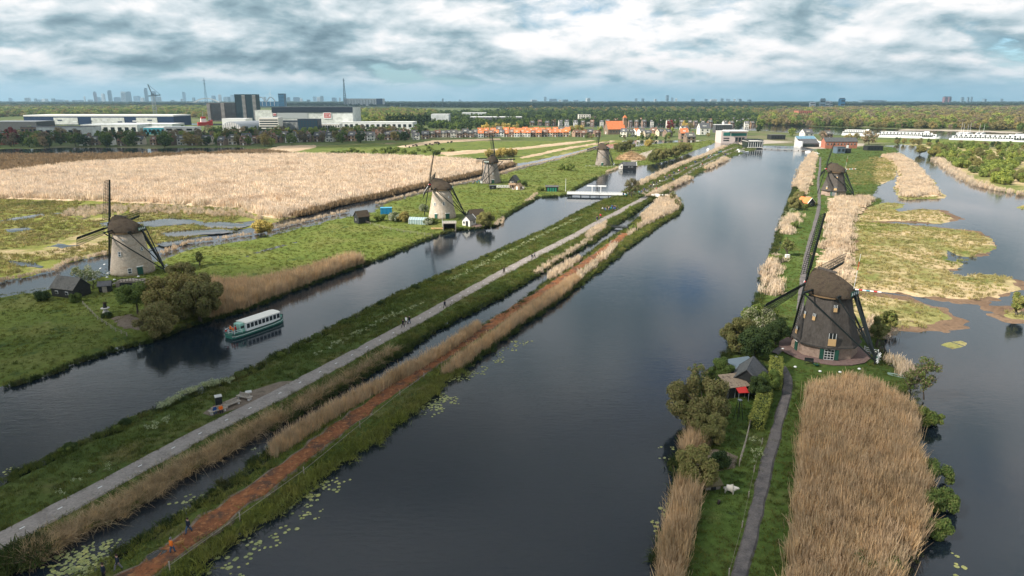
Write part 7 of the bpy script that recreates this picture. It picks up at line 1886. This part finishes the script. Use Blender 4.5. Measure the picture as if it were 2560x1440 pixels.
# far bank of the river
street(1330, 313, 1560, 309, ('slate', 'slate_white', 'brown', 'slate'), 'on the far river bank', 17, .9)
street(1560, 309, 1900, 314, ('slate', 'slate', 'slate_white', 'slate'), 'in the long far bank terrace', 14, .85)
street(1600, 304, 1880, 307, ('slate', 'slate', 'brown'), 'behind the far bank terrace', 15, .85)
block('apartment_block', 'white modern flats with balconies on the far river bank', 'building', 1446, 1476, 286, 305, 16, M['wall_white'], M['slate'], 4, 5)
block('apartment_block', 'brown brick flats on the far river bank', 'building', 1478, 1490, 291, 305, 16, M['wall_brown'], M['slate'], 4, 3)
block('apartment_block', 'red brick flats in the wood beyond the river', 'building', 1995, 2029, 277, 296, 30, M['brick_red'], M['brown_tile'], 5, 7)

# --- industry on the left
r_, wd, h, dp = block('assembly_hall', 'huge pale grey assembly hall with dark roof band and red square logo', 'building', 684, 884, 268, 322, 60, M['clad'], M['darkclad'])
MB().box((0, -dp / 2 - .3, h - 4.2), (wd + .8, .8, 8.0)).build('roof_band', M['darkclad'], r_)
MB().box((-wd * .47, -dp / 2 - .25, h * .55), (wd * .05, .6, h * .8)).build('corner_panel', M['darkclad'], r_)
MB().box((-wd * .25, -dp / 2 - .2, h * .62), (wd * .38, .5, h * .30)).build('grey_panel', mat('mid_grey_cladding', (0.36, 0.38, 0.38), .6), r_)
for lx, sc_ in ((wd * .185, 1.0), (-wd * .468, .42)):
    s_ = h * .30 * sc_; zc = h * .62 if sc_ == 1 else h * .66
    pn = MB().box((lx, -dp / 2 - .55, zc), (s_ * 1.25, .3, s_ * 1.05)).build('logo_panel', M['white'], r_)
    b = MB(); y_ = -dp / 2 - .8; t_ = s_ * .10; w2, h2 = s_ * .46, s_ * .30
    b.box((lx, y_, zc + h2), (w2 * 2 + t_, .2, t_)); b.box((lx, y_, zc - h2), (w2 * 2 + t_, .2, t_)); b.box((lx - w2, y_, zc), (t_, .2, h2 * 2 - t_)); b.box((lx + w2, y_, zc), (t_, .2, h2 * 2 - t_))
    b.build('logo_frame', M['red'], pn)
    b = MB(); u = s_ * .055; q_ = h2 * .62
    b.box((lx - w2 * .62, y_, zc), (u * 1.5, .2, q_ * 2))                                                     # I
    for e in (-.22, .10): b.box((lx + w2 * e, y_, zc), (u * 1.4, .2, q_ * 2))                                 # H
    b.box((lx - w2 * .06, y_, zc), (w2 * .3, .18, u * 1.3))
    b.box((lx + w2 * .42, y_, zc), (u * 1.4, .2, q_ * 2))                                                     # C
    for e in (-1, 1): b.box((lx + w2 * .58, y_, zc + e * (q_ - u * .6)), (w2 * .32, .19, u * 1.3))
    b.build('logo_letters', M['red'], pn)
r_, wd, h, dp = block('long_hall', 'very long navy and white hall on the shipyard', 'building', 62, 436, 291, 312, 70, M['navy'], M['whiteclad'], roofh=2.5)
for a_, b_ in ((-.22, .16), (.06, .22), (.32, .14)): MB().box((wd * a_, -dp / 2 - .3, h * .45), (wd * b_, .6, h * .8)).build('white_panel', M['clad'], r_)
for i in range(9): MB().box((-wd * .46 + wd * .1 * i, -dp / 2 - .7, h * (.35 + .1 * (i % 3))), (wd * .03, .4, h * .12)).build('wave_panel', M['white'] if i % 2 else M['navy'], r_)
for nm, lb, xl, xr, yt, yb, dp_, w_, rf_, fl, cl in (
    ('warehouse', 'pale warehouse with step roof behind the dark trees', 95, 208, 318, 347, 40, M['clad'], M['slate'], 1, 6),
    ('warehouse', 'long pale grey warehouse with white roof edge', 205, 345, 312, 336, 40, M['clad'], M['clad'], 1, 8),
    ('warehouse', 'low grey hall behind the town trees', -30, 95, 304, 332, 40, M['slate'], M['steel'], 0, 0),
    ('warehouse', 'white roofed hall behind the teal hall', 270, 432, 310, 326, 40, M['clad'], M['whiteclad'], 0, 0),
    ('warehouse', 'teal clad hall with white roof', 360, 413, 319, 336, 25, M['teal'], M['whiteclad'], 1, 5),
    ('office_block', 'low white office with dark window strips', 412, 488, 318, 340, 20, M['wall_white'], M['whiteclad'], 2, 3),
    ('warehouse', 'white box hall between the barrel hall and the dark flats', 557, 616, 297, 322, 30, M['whiteclad'], M['whiteclad'], 0, 0),
    ('factory_hall', 'long white factory hall beside the assembly hall', 846, 1032, 306, 324, 50, M['whiteclad'], M['clad'], 1, 14),
    ('office_block', 'white office with two rows of windows', 796, 850, 310, 330, 18, M['wall_white'], M['clad'], 2, 9),
    ('storage_hall', 'red brown storage hall in front of the white factory', 951, 974, 308, 322, 14, mat('red_cladding', (0.30, 0.06, 0.045), .7), M['slate'], 0, 0),
    ('warehouse', 'grey hall with white roof behind the poplar row', 1078, 1122, 286, 312, 40, M['clad'], M['whiteclad'], 0, 0),
    ('warehouse', 'white roofed shed beyond the poplar row', 1155, 1215, 282, 296, 40, M['clad'], M['whiteclad'], 1, 6),
    ('warehouse', 'wide white roofed depot behind the golden trees', 1175, 1305, 293, 308, 50, M['slate'], M['whiteclad'], 0, 0),
    ('brick_hall', 'dark brick hall among the town trees', 55, 95, 318, 345, 25, M['wall_brown'], M['slate'], 2, 4),
    ('brick_hall', 'brick building at the edge of the shipyard town', -20, 16, 333, 362, 18, M['brick_red'], M['slate'], 2, 3),
    ('warehouse', 'white shed behind the shipyard tree belt', 640, 688, 276, 312, 20, M['clad'], M['clad'], 0, 0)):
    block(nm, lb, 'building', xl, xr, yt, yb, dp_, w_, rf_, fl, cl)
block('office_block', 'stepped white office with dark window bands', 'building', 650, 698, 294, 332, 20, M['wall_white'], M['whiteclad'], 5, 0, band=True)
r_, wd, h, dp = block('office_block', 'dark office with pale vertical bars', 'building', 702, 760, 302, 330, 18, M['darkclad'], M['darkclad'], 0, 0)
for i in range(16): MB().box((-wd * .38 + wd * .80 * i / 15, -dp / 2 - .2, h * .5), (wd * .02, .4, h * .8)).build('fin', M['clad'], r_)
block('office_block', 'dark blue glass office with sloping crown', 'building', 746, 796, 298, 332, 20, M['darkclad'], M['darkclad'], 5, 7, mat('blue_glass_dark', (0.02, 0.06, 0.09), .2, spec=.6))
# barrel-roofed hall
P0 = G(580, 330, .5); wd = 62 / F_PX * zf(P0); h = height_for(P0, 304)
root = empty('barrel_hall', (P0.x, P0.y, .5), math.radians(-20), 'barrel roofed hall with ribbed glass gable', 'building')
rg = [(wd / 2 * math.cos(t), h * math.sin(t) ** .8) for t in [math.pi * i / 16 for i in range(17)]]
MB().loft([[(x_, y_, z_ ) for x_, z_ in rg] for y_ in (0, 60)], close=False, cap=True).build('roof', M['steel'], root)
for i in range(9):
    x_ = -wd * .42 + wd * .84 * i / 8; hh = h * (1 - (2 * x_ / wd) ** 2) ** .45
    MB().box((x_, -.3, hh * .47), (wd * .05, .4, hh * .9)).build('gable_rib', M['concrete'], root)
# dark flats
dkm = mat('dark_flat_brick', (0.075, 0.062, 0.060), .85, [(0.10, 0.085, 0.08)], .05, space='obj'); nvm = mat('dark_teal_panels', (0.012, 0.035, 0.045), .5); blc = mat('pale_balcony', (0.45, 0.42, 0.40), .8)
for nm_lb, xl, xr, yt, w_, bm2, nf in (('dark brown apartment block of sixteen storeys', 521, 556, 258, dkm, M['glass'], 14), ('dark brown apartment block joined to the tall towers', 556, 594, 257, dkm, M['glass'], 14), ('tall dark teal apartment tower with pale balconies, first of the pair', 592, 619, 236, nvm, blc, 20), ('tall dark teal apartment tower with pale balconies, second of the pair', 617, 645, 236, nvm, blc, 20)):
    r_, wd, h, dp = block('apartment_tower', nm_lb, 'tower block', xl, xr, yt, 303, 22, w_, w_)
    for f in range(nf):
        zc = h * (.06 + .92 * (f + .5) / nf)
        MB().box((wd * (.33 if bm2 is blc else -.38), -dp / 2 - .5, zc), (wd * .30 if bm2 is blc else wd * .22, 1.2, h / nf * .36)).build('balcony', bm2 if bm2 is not M['glass'] else blc, r_)
        MB().box((wd * (-.22 if bm2 is blc else .12), -dp / 2 - .1, zc), (wd * .5 if bm2 is blc else wd * .66, .4, h / nf * .45)).build('window_band', M['glass'], r_)
# red ship in dock, crane, pylons, turbine, arch bridge
P0 = G(507, 314, .5); root = empty('dock_ship', (P0.x, P0.y, .5), .5, 'red and white offshore ship standing in the dock', 'ship')
MB().loft([[(x_, -f * 9, 9 + dz), (x_, -f * 7, 0), (x_, f * 7, 0), (x_, f * 9, 9 + dz)] for x_, f, dz in ((-8, .8, -3), (6, 1, -3), (13, .7, -1), (17, .1, 1))]).build('hull', M['red'], root)
MB().box((2, 0, 9), (9, 12, 7)).build('deckhouse', M['white'], root); MB().box((2, 0, 13.8), (7, 13, 3)).build('bridge', M['red'], root); MB().tube((2, 0, 14), (2, 0, 25), .5, .3, 8).build('mast', M['steel'], root)
def lattice(name, label, cat, px, yt, yb, wb, wt, m, arms=()):
    P0 = G(px, yb, .5); h = height_for(P0, yt); root = empty(name, (P0.x, P0.y, .5), .4, label, cat)
    b = MB(); n = 12; th = wb * .07
    lv = [(h * i / n, wb + (wt - wb) * (i / n) ** .7) for i in range(n + 1)]
    for (z0, w0), (z1, w1) in zip(lv[:-1], lv[1:]):
        c0 = [Vector((s * w0 / 2, t * w0 / 2, z0)) for s, t in ((-1, -1), (1, -1), (1, 1), (-1, 1))]; c1 = [Vector((s * w1 / 2, t * w1 / 2, z1)) for s, t in ((-1, -1), (1, -1), (1, 1), (-1, 1))]
        for i in range(4):
            j = (i + 1) % 4; b.beam(c0[i], c1[i], th); b.beam(c0[i], c1[j], th * .6); b.beam(c0[j], c1[i], th * .6); b.beam(c1[i], c1[j], th * .6)
    b.build('frame', m, root)
    for zf_, L_ in arms: MB().beam((-L_, 0, h * zf_), (L_, 0, h * zf_), th * 1.6).build('cross_arm', m, root)
    return root, h
stl = mat('blue_grey_lattice', (0.16, 0.22, 0.26), .6)
lattice('pylon', 'tall lattice pylon above the arch bridge', 'pylon', 517, 196, 262, 26, 3, stl, ((.93, 12), (.8, 9)))
lattice('pylon', 'tall lattice pylon in front of the far grey hall', 'pylon', 863, 196, 264, 26, 3, stl, ((.93, 9),))
r_, h = lattice('crane', 'pale lattice tower crane on the shipyard', 'crane', 391, 240, 307, 7, 6, mat('pale_crane_steel', (0.42, 0.45, 0.45), .6))
b = MB()
b.beam((-8, 0, h), (14, 0, h + 2), 2.2, 2.0); b.build('jib', stl, r_); MB().box((0, 0, h + 2), (6, 5, 5)).build('cab', stl, r_); MB().beam((0, 0, h), (-6, 0, h + 22), 2.0, 2.0).build('mast_head', stl, r_); MB().beam((-6, 0, h + 22), (13, 0, h + 3), .6).build('tie', stl, r_)
P0 = G(677, 256, .5); root = empty('wind_turbine', (P0.x, P0.y, .5), 0, 'white three bladed wind turbine on the skyline', 'wind turbine'); h = height_for(P0, 234)
MB().tube((0, 0, 0), (0, 0, h), 4, 2.4, 10).build('mast', M['white'], root); MB().box((0, -3, h), (5, 10, 5)).build('nacelle', M['white'], root)
bl_ = height_for(P0, 219.5) - h
for k_ in range(3):
    a_ = math.radians(10 + 120 * k_); MB().beam((0, -8, h), (bl_ * math.sin(a_), -8, h + bl_ * math.cos(a_)), 5, 2, (0, 1, 0), 1.2, .8).build('blade', M['white'], root)
P0 = G(516, 259, .5); wd = 58 / F_PX * zf(P0); h = height_for(P0, 246); root = empty('arch_bridge', (P0.x, P0.y, .5), .25, 'pale twin arch bridge on the skyline', 'bridge')
for y_ in (0, 60):
    b = MB(); n = 20
    for i in range(n):
        f = lambda t: Vector(((t - .5) * wd, y_, 12 + (h - 12) * (1 - (2 * t - 1) ** 2)))
        b.beam(f(i / n), f((i + 1) / n), 8, 9)
    b.build('arch', M['whiteclad'], root)
MB().box((0, 30, 12), (wd * 1.6, 60, 4)).build('deck', M['concrete'], root)
for i in range(9):
    t = (i + 1) / 10; MB().beam(((t - .5) * wd, 0, 12), ((t - .5) * wd, 0, 12 + (h - 12) * (1 - (2 * t - 1) ** 2)), 2.5).build('hanger', M['whiteclad'], root)
bluem = mat('blue_cladding', (0.04, 0.22, 0.42), .5)
P0 = G(668, 266, .5); root = empty('stadium_hall', (P0.x, P0.y, .5), 0, 'bright blue hall with two pale roof arches on the skyline', 'building'); wd = 50 / F_PX * zf(P0)
MB().box((0, 20, 14), (wd, 60, 30)).build('wall', bluem, root)
for s in (-.25, .25):
    b = MB()
    for i in range(12):
        f = lambda t: Vector((wd * s + (t - .5) * wd * .42, -12, 30 + 28 * (1 - (2 * t - 1) ** 2)))
        b.beam(f(i / 12), f((i + 1) / 12), 5)
    b.build('arch', M['whiteclad'], root)
for i in range(5): MB().box((-wd * .4 + wd * .2 * i, -10.3, 16), (wd * .04, .8, 24)).build('white_fin', M['white'], root)
block('office_tower', 'slim dark blue office tower rising behind the assembly hall', 'tower', 698, 712, 234, 270, 40, mat('deep_blue_cladding', (0.015, 0.07, 0.13), .4), M['darkclad'], 8, 0, bluem, band=True)
r_, wd, h, dp = block('shipyard_hall', 'long pale hall with dark end on the far river', 'building', 860, 957, 246.5, 264, 90, M['clad'], M['clad'])
MB().box((wd * .42, -dp / 2 - 1, h * .5), (wd * .16, 2, h)).build('dark_end', M['navy'], r_)
for i in range(11): MB().box((-wd * .46 + wd * .075 * i, -dp / 2 - .8, h * .45), (wd * .008, 1.6, h * .8)).build('rib', M['slate'], r_)
# row of clipped poplars
random.seed(77)
for i in range(22):
    q = G(969 + i * 4.8 + (5 if i > 14 else 0), 316 - (1.5 if i > 14 else 0), .5); tree('far_poplar', (q.x, q.y, .4), 1.75, 'dark columnar poplar of the clipped row beside the white factory', 'poplar row beside the white factory', 'poplar_tree', 'tree', sz=1.0)

# --- skyline towers, 8 to 11 km away
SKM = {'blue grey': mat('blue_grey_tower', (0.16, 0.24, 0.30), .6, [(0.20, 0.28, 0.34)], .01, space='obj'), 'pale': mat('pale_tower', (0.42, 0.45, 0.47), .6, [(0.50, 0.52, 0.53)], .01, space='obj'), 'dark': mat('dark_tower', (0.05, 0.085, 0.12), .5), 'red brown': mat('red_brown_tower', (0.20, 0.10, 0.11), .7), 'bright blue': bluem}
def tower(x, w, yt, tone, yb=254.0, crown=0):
    P0 = G(x, yb, .5); wd = w / F_PX * zf(P0); h = height_for(P0, yt); rx = random.Random(int(x))
    root = empty('skyline_tower', (P0.x, P0.y, .5), rx.uniform(-.4, .4), f'{tone} high rise tower standing in the distant city skyline', 'tower', f'{tone} towers of the distant skyline')
    MB().box((0, 0, h * .45), (wd * .92, wd * .8, h * .9)).build('shaft', SKM[tone], root)
    MB().box((wd * .06 * crown, 0, h * .95), (wd * .72, wd * .6, h * .10)).build('crown', SKM['pale' if tone == 'pale' else 'dark'], root)
    n = max(2, int(h / 24))
    for i in range(n): MB().box((0, -wd * .40, h * .06 + h * .82 * (i + .5) / n), (wd * .8, wd * .03, h * .3 / n)).build('window_band', M['glass'], root)
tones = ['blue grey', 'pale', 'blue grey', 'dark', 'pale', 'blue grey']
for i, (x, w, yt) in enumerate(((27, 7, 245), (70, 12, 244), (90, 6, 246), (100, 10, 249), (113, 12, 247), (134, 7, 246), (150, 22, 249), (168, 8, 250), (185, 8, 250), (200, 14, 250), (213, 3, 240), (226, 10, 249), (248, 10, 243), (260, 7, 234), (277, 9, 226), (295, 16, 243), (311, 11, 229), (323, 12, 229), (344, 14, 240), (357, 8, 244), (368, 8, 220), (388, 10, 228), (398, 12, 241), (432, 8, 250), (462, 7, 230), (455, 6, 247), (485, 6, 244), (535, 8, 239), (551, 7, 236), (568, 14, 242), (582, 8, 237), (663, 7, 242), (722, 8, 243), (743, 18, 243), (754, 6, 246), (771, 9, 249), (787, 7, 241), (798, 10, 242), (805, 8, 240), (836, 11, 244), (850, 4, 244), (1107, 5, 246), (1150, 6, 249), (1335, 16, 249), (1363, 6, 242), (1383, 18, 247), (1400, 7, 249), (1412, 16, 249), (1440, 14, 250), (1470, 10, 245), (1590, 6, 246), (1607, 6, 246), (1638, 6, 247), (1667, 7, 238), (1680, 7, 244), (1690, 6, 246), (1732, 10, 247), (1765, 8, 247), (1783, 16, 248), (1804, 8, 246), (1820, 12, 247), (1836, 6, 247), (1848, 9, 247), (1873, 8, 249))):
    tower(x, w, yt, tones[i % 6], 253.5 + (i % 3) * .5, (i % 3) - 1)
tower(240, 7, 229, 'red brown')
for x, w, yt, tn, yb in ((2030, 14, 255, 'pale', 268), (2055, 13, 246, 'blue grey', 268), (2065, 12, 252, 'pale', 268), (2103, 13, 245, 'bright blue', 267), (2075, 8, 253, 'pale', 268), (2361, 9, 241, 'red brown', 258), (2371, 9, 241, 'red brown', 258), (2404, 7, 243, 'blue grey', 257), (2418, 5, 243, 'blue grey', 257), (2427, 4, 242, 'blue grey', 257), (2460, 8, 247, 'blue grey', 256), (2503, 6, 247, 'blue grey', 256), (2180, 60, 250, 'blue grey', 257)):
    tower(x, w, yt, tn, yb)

# --- trees of the town as individuals
def town_tree(kind, px, py, s, where):
    nm = {'far_green': 'leafy green tree', 'far_dark': 'dark green tree', 'far_willow': 'yellowish willow', 'far_lime': 'fresh green tree', 'far_gold': 'golden spring tree', 'far_bare': 'brown budding tree', 'far_red': 'copper red tree', 'far_poplar': 'dark poplar'}[kind]
    q = G(px, py, .5); tree(kind, (q.x, q.y, .4), s, f'{nm} {where}', f'{nm}s {where}' if not nm.endswith('w') else f'{nm} trees {where}', 'willow_tree' if 'willow' in nm else 'tree', 'tree')
random.seed(42)
for px, py, s, k_ in ((35, 365, 1.75, 'far_red'), (190, 366, 1.6, 'far_green'), (155, 352, 1.6, 'far_bare'), (95, 368, 1.1, 'far_green'), (120, 366, .9, 'far_dark'), (505, 360, 1.6, 'far_bare'), (305, 357, 1.2, 'far_bare'), (345, 357, 1.2, 'far_bare'), (420, 364, 1.1, 'far_green'), (545, 350, 1.1, 'far_lime'), (530, 356, .9, 'far_gold'), (585, 352, 1.0, 'far_lime'), (623, 346, 1.2, 'far_dark'), (660, 345, 1.1, 'far_dark'), (750, 350, 1.0, 'far_gold'), (865, 342, 1.35, 'far_green'), (885, 342, 1.3, 'far_green'), (903, 341, 1.2, 'far_green'), (930, 341, 1.2, 'far_bare'), (985, 340, 1.2, 'far_bare'), (1068, 343, 1.1, 'far_bare'), (1072, 345, .8, 'far_dark'), (820, 352, .8, 'far_lime')):
    town_tree(k_, px, py, s, 'in the shipyard town')
for i in range(90):
    px = random.uniform(-20, 1060); py = np.interp(px, [0, 640, 1060], [368, 366, 349]) + random.uniform(-13, 2)
    k_ = random.choices(('far_green', 'far_dark', 'far_bare', 'far_lime', 'far_willow'), (5, 5, 2, 1, 2))[0]
    town_tree(k_, px, py, random.uniform(.85, 1.5), 'between the houses of the shipyard town')
for px, py, s, k_ in ((1215, 331, 1.5, 'far_gold'), (1240, 331, 1.5, 'far_gold'), (1265, 331, 1.45, 'far_gold'), (1290, 331, 1.35, 'far_gold'), (1155, 328, 1.3, 'far_dark'), (1130, 329, 1.2, 'far_green'), (1175, 330, 1.1, 'far_dark'), (1435, 336, 1.5, 'far_gold'), (1450, 336, 1.3, 'far_gold'), (1500, 330, 1.0, 'far_lime'), (1675, 328, 1.5, 'far_red'), (1678, 341, 1.2, 'far_lime'), (1712, 326, 1.45, 'far_gold'), (1725, 327, 1.2, 'far_willow'), (1465, 340, .9, 'far_bare'), (1640, 338, .9, 'far_bare'), (1895, 330, 1.2, 'far_dark'), (1845, 318, 1.0, 'far_green'), (1900, 322, 1.6, 'far_green'), (1980, 341, 1.2, 'far_lime'), (2055, 348, 1.0, 'far_bare'), (2172, 362, 1.7, 'far_bare'), (2120, 352, .9, 'far_willow'), (2142, 350, .8, 'far_willow')):
    town_tree(k_, px, py, s, 'by the river village and sluices')
for i in range(36):
    px = random.uniform(1440, 1800); py = np.interp(px, [1440, 1640, 1800], [345, 352, 350]) + random.uniform(-9, 2)
    town_tree(random.choice(('far_green', 'far_bare', 'far_willow', 'far_lime', 'far_dark')), px, py, random.uniform(.35, .7), 'in the gardens round the church')
for i in range(30):
    px = random.uniform(2230, 2600); py = np.interp(px, [2230, 2600], [358, 372]) + random.uniform(-3, 5)
    town_tree(random.choice(('far_green', 'far_dark', 'far_willow', 'far_willow')), px, py, random.uniform(.35, .75), 'on the green dyke below the cruise ships')
# far bank row of trees
for i in range(55):
    px = random.uniform(1300, 1930); py = np.interp(px, [1300, 1600, 1930], [307, 308, 314]) + random.uniform(-9, 1)
    town_tree(random.choice(('far_dark', 'far_dark', 'far_green')), px, py, random.uniform(.6, 1.1), 'on the far river bank')
for i in range(60):
    px = random.uniform(1930, 2620); py = np.interp(px, [1930, 2250, 2620], [316, 322, 328]) + random.uniform(-7, 1)
    town_tree(random.choice(('far_willow', 'far_green', 'far_willow', 'far_green', 'far_bare')), px, py, random.uniform(.8, 1.35), 'at the edge of the river wood')

# --- woods and distant tree cover that read as one mass
FC = {k_: [tree_proto(k_, v)[1] for v in range(3)] for k_ in ('far_green', 'far_dark', 'far_willow', 'far_lime', 'far_bare')}
def wood(label, pts, sp, kinds, s, far=1500, key=None, zk=1.0):
    P = sample_poly(pts, sp, .3, far=far); d = np.hypot(P[:, 0], P[:, 1])
    g = np.clip(d / far, 1, 3.2)
    return scatter('wood', key or 'wood_' + '_'.join(kinds), [m for k_ in kinds for m in FC[k_]], P, s * g, label, 'wood', .02, zs=RNG.uniform(.55, 1.25, len(P)) * zk / g)
wood('dark trees between the far bank houses', [(1310, 313), (1560, 310), (1900, 315), (1900, 306), (1560, 301), (1310, 305)], 11.0, ('far_dark', 'far_green', 'far_dark'), .85, 1500)
wood('yellow green river wood on the far bank', [(1900, 312), (2100, 318), (2300, 322), (2620, 328), (2800, 300), (2800, 268), (2300, 268), (2000, 275), (1900, 290)], 10.0, ('far_willow', 'far_green', 'far_willow', 'far_lime', 'far_bare'), 1.25, 1300)
wood('yellow green wood behind the shipyard', [(-200, 300), (60, 292), (440, 290), (520, 300), (520, 268), (300, 264), (-200, 266)], 13.0, ('far_willow', 'far_green', 'far_lime'), 1.2, 1800)
wood('green wood beside the assembly hall', [(880, 312), (960, 312), (1060, 300), (1100, 285), (1000, 275), (885, 280)], 11.0, ('far_lime', 'far_green', 'far_willow'), 1.2, 1500)
wood('dark tree cover behind the village', [(1080, 325), (1320, 322), (1320, 300), (1420, 300), (1900, 306), (1900, 290), (1400, 282), (1000, 285)], 14.0, ('far_dark', 'far_green', 'far_dark'), 1.1, 1500)
wood('distant woods coloured dark for cloud shade below the skyline', [(-900, 264), (0, 262), (900, 266), (1300, 272), (1750, 268), (2200, 268), (3400, 270), (3400, 256.5), (-900, 256.5)], 40.0, ('far_dark',), 1.6, 3500, zk=.75)  # only dark leaves here: distant cloud shade put into the colour
wood('far tree line on the horizon', [(-900, 257), (3400, 257), (3400, 254.5), (-900, 254.5)], 75.0, ('far_dark',), 2.6, 7000, 'wood_h', zk=.38)
wood('mid green woods beyond the river', [(1250, 282), (1500, 280), (1760, 284), (1900, 290), (2000, 278), (2000, 268), (1750, 272), (1250, 274)], 22.0, ('far_green', 'far_willow', 'far_dark'), 1.2, 2200)
wood('trees scattered through the shipyard town', [(0, 352), (640, 350), (1050, 335), (1050, 322), (640, 328), (0, 330)], 17.0, ('far_dark', 'far_green', 'far_bare'), .85, 900)
land('far_pasture', [(1290, 282), (1460, 279), (1700, 277), (1760, 279), (1700, 282), (1460, 285), (1300, 287)], M['meadow'], .95, 5, 30, grid=60, relief=.1, label='pale green pasture beyond the far river bank', cat='meadow')
land('river_beach', [(2240, 326.5), (2330, 326), (2400, 328), (2500, 331), (2560, 333), (2560, 331), (2500, 328.6), (2400, 325.5), (2330, 323.5), (2250, 324)], M['gravel'], 1.0, 2, 8, grid=20, relief=.2, base=-.2, label='sandy beach on the far river bank', cat='beach')
land('green_dyke', [(2160, 352), (2300, 350), (2560, 358), (2900, 372), (2900, 380), (2560, 366), (2300, 357), (2170, 358)], M['meadow'], 1.6, 1.5, 6, grid=10, relief=.2, bank=6, label='green river dyke in front of the cruise ships', cat='dyke')

# ------------------------------------------------------------------ clouds that shade the near water and the town
CLOUDM = bpy.data.materials.new('cloud'); CLOUDM.use_nodes = True
t = NT(CLOUDM.node_tree); CLOUDM.node_tree.nodes.clear()
out = t.n('ShaderNodeOutputMaterial'); dfs = t.n('ShaderNodeBsdfDiffuse'); trl = t.n('ShaderNodeBsdfTranslucent'); trp = t.n('ShaderNodeBsdfTransparent')
dfs.inputs[0].default_value = trl.inputs[0].default_value = (.9, .9, .92, 1)
m1 = t.n('ShaderNodeMixShader'); m1.inputs[0].default_value = .5; t.l(dfs.outputs[0], m1.inputs[1]); t.l(trl.outputs[0], m1.inputs[2])
m2 = t.n('ShaderNodeMixShader'); t.l(trp.outputs[0], m2.inputs[1]); t.l(m1.outputs[0], m2.inputs[2])
m2.inputs[0].default_value = .34
t.l(m2.outputs[0], out.inputs[0])
def cloud(label, ground, rx, ry, alt=1300.0, n=9, seed=0):
    """a flat-based cumulus hung on the sun's ray through `ground`, so its shadow falls there"""
    k_ = alt / SUN_DIR.z; c = Vector(ground) + SUN_DIR * k_
    rr = random.Random(seed); root = empty('cloud', c, 0, label, 'cloud'); root['kind'] = 'stuff'
    mb = MB()
    for i in range(n):
        a_ = 6.283 * i / n + rr.uniform(-.3, .3); q = 0 if i == 0 else rr.uniform(.45, .62)
        cx, cy = rx * q * math.cos(a_), ry * q * math.sin(a_); r0 = rr.uniform(.36, .5) * (1.25 if i == 0 else 1)
        vs = [(cx, cy, rx * .34 * r0)]; fs = []; nr, ns = 6, 20
        for j in range(1, nr + 1):
            ph_ = (math.pi / 2) * j / nr
            for k2 in range(ns):
                th = 6.283 * k2 / ns; w = 1 + .22 * mnoise.noise(Vector((math.cos(th) * 2 + i, math.sin(th) * 2, ph_ * 2 + seed)))
                vs.append((cx + rx * r0 * w * math.sin(ph_) * math.cos(th), cy + ry * r0 * w * math.sin(ph_) * math.sin(th), rx * .34 * r0 * math.cos(ph_) * w))
        for k2 in range(ns): fs.append((0, 1 + k2, 1 + (k2 + 1) % ns))
        for j in range(nr - 1):
            for k2 in range(ns): fs.append((1 + j * ns + k2, 1 + (j + 1) * ns + k2, 1 + (j + 1) * ns + (k2 + 1) % ns, 1 + j * ns + (k2 + 1) % ns))
        fs.append(tuple(1 + (nr - 1) * ns + k2 for k2 in range(ns)))
        mb.add(vs, fs)
    mb.build('cloud_body', CLOUDM, root, True)
cloud('cumulus cloud overhead that shades the reed bed and canals', (-95, 50, 0), 225, 135, 1300, seed=1)

cloud('long grey cloud that shades the shipyard town', (-430, 790, 0), 460, 150, 1500, n=11, seed=9)
cloud('broad grey cloud that shades the far woods below the skyline', (0, 5200, 0), 5200, 1700, 2300, n=14, seed=4)

# ------------------------------------------------------------------ haze
HZ = bpy.data.materials.new('haze'); HZ.use_nodes = True
t = NT(HZ.node_tree); HZ.node_tree.nodes.clear()
out = t.n('ShaderNodeOutputMaterial'); pv_ = t.n('ShaderNodeVolumePrincipled')
pv_.inputs['Color'].default_value = (.50, .74, .92, 1); pv_.inputs['Density'].default_value = 5.5e-5; pv_.inputs['Anisotropy'].default_value = .2
t.l(pv_.outputs[0], out.inputs['Volume'])
hb = MB().box((0, 7200, 158.5), (30800, 16200, 323)).build('haze', HZ)
tag(hb, 'pale blue haze over the distant land', 'haze', kind='stuff')
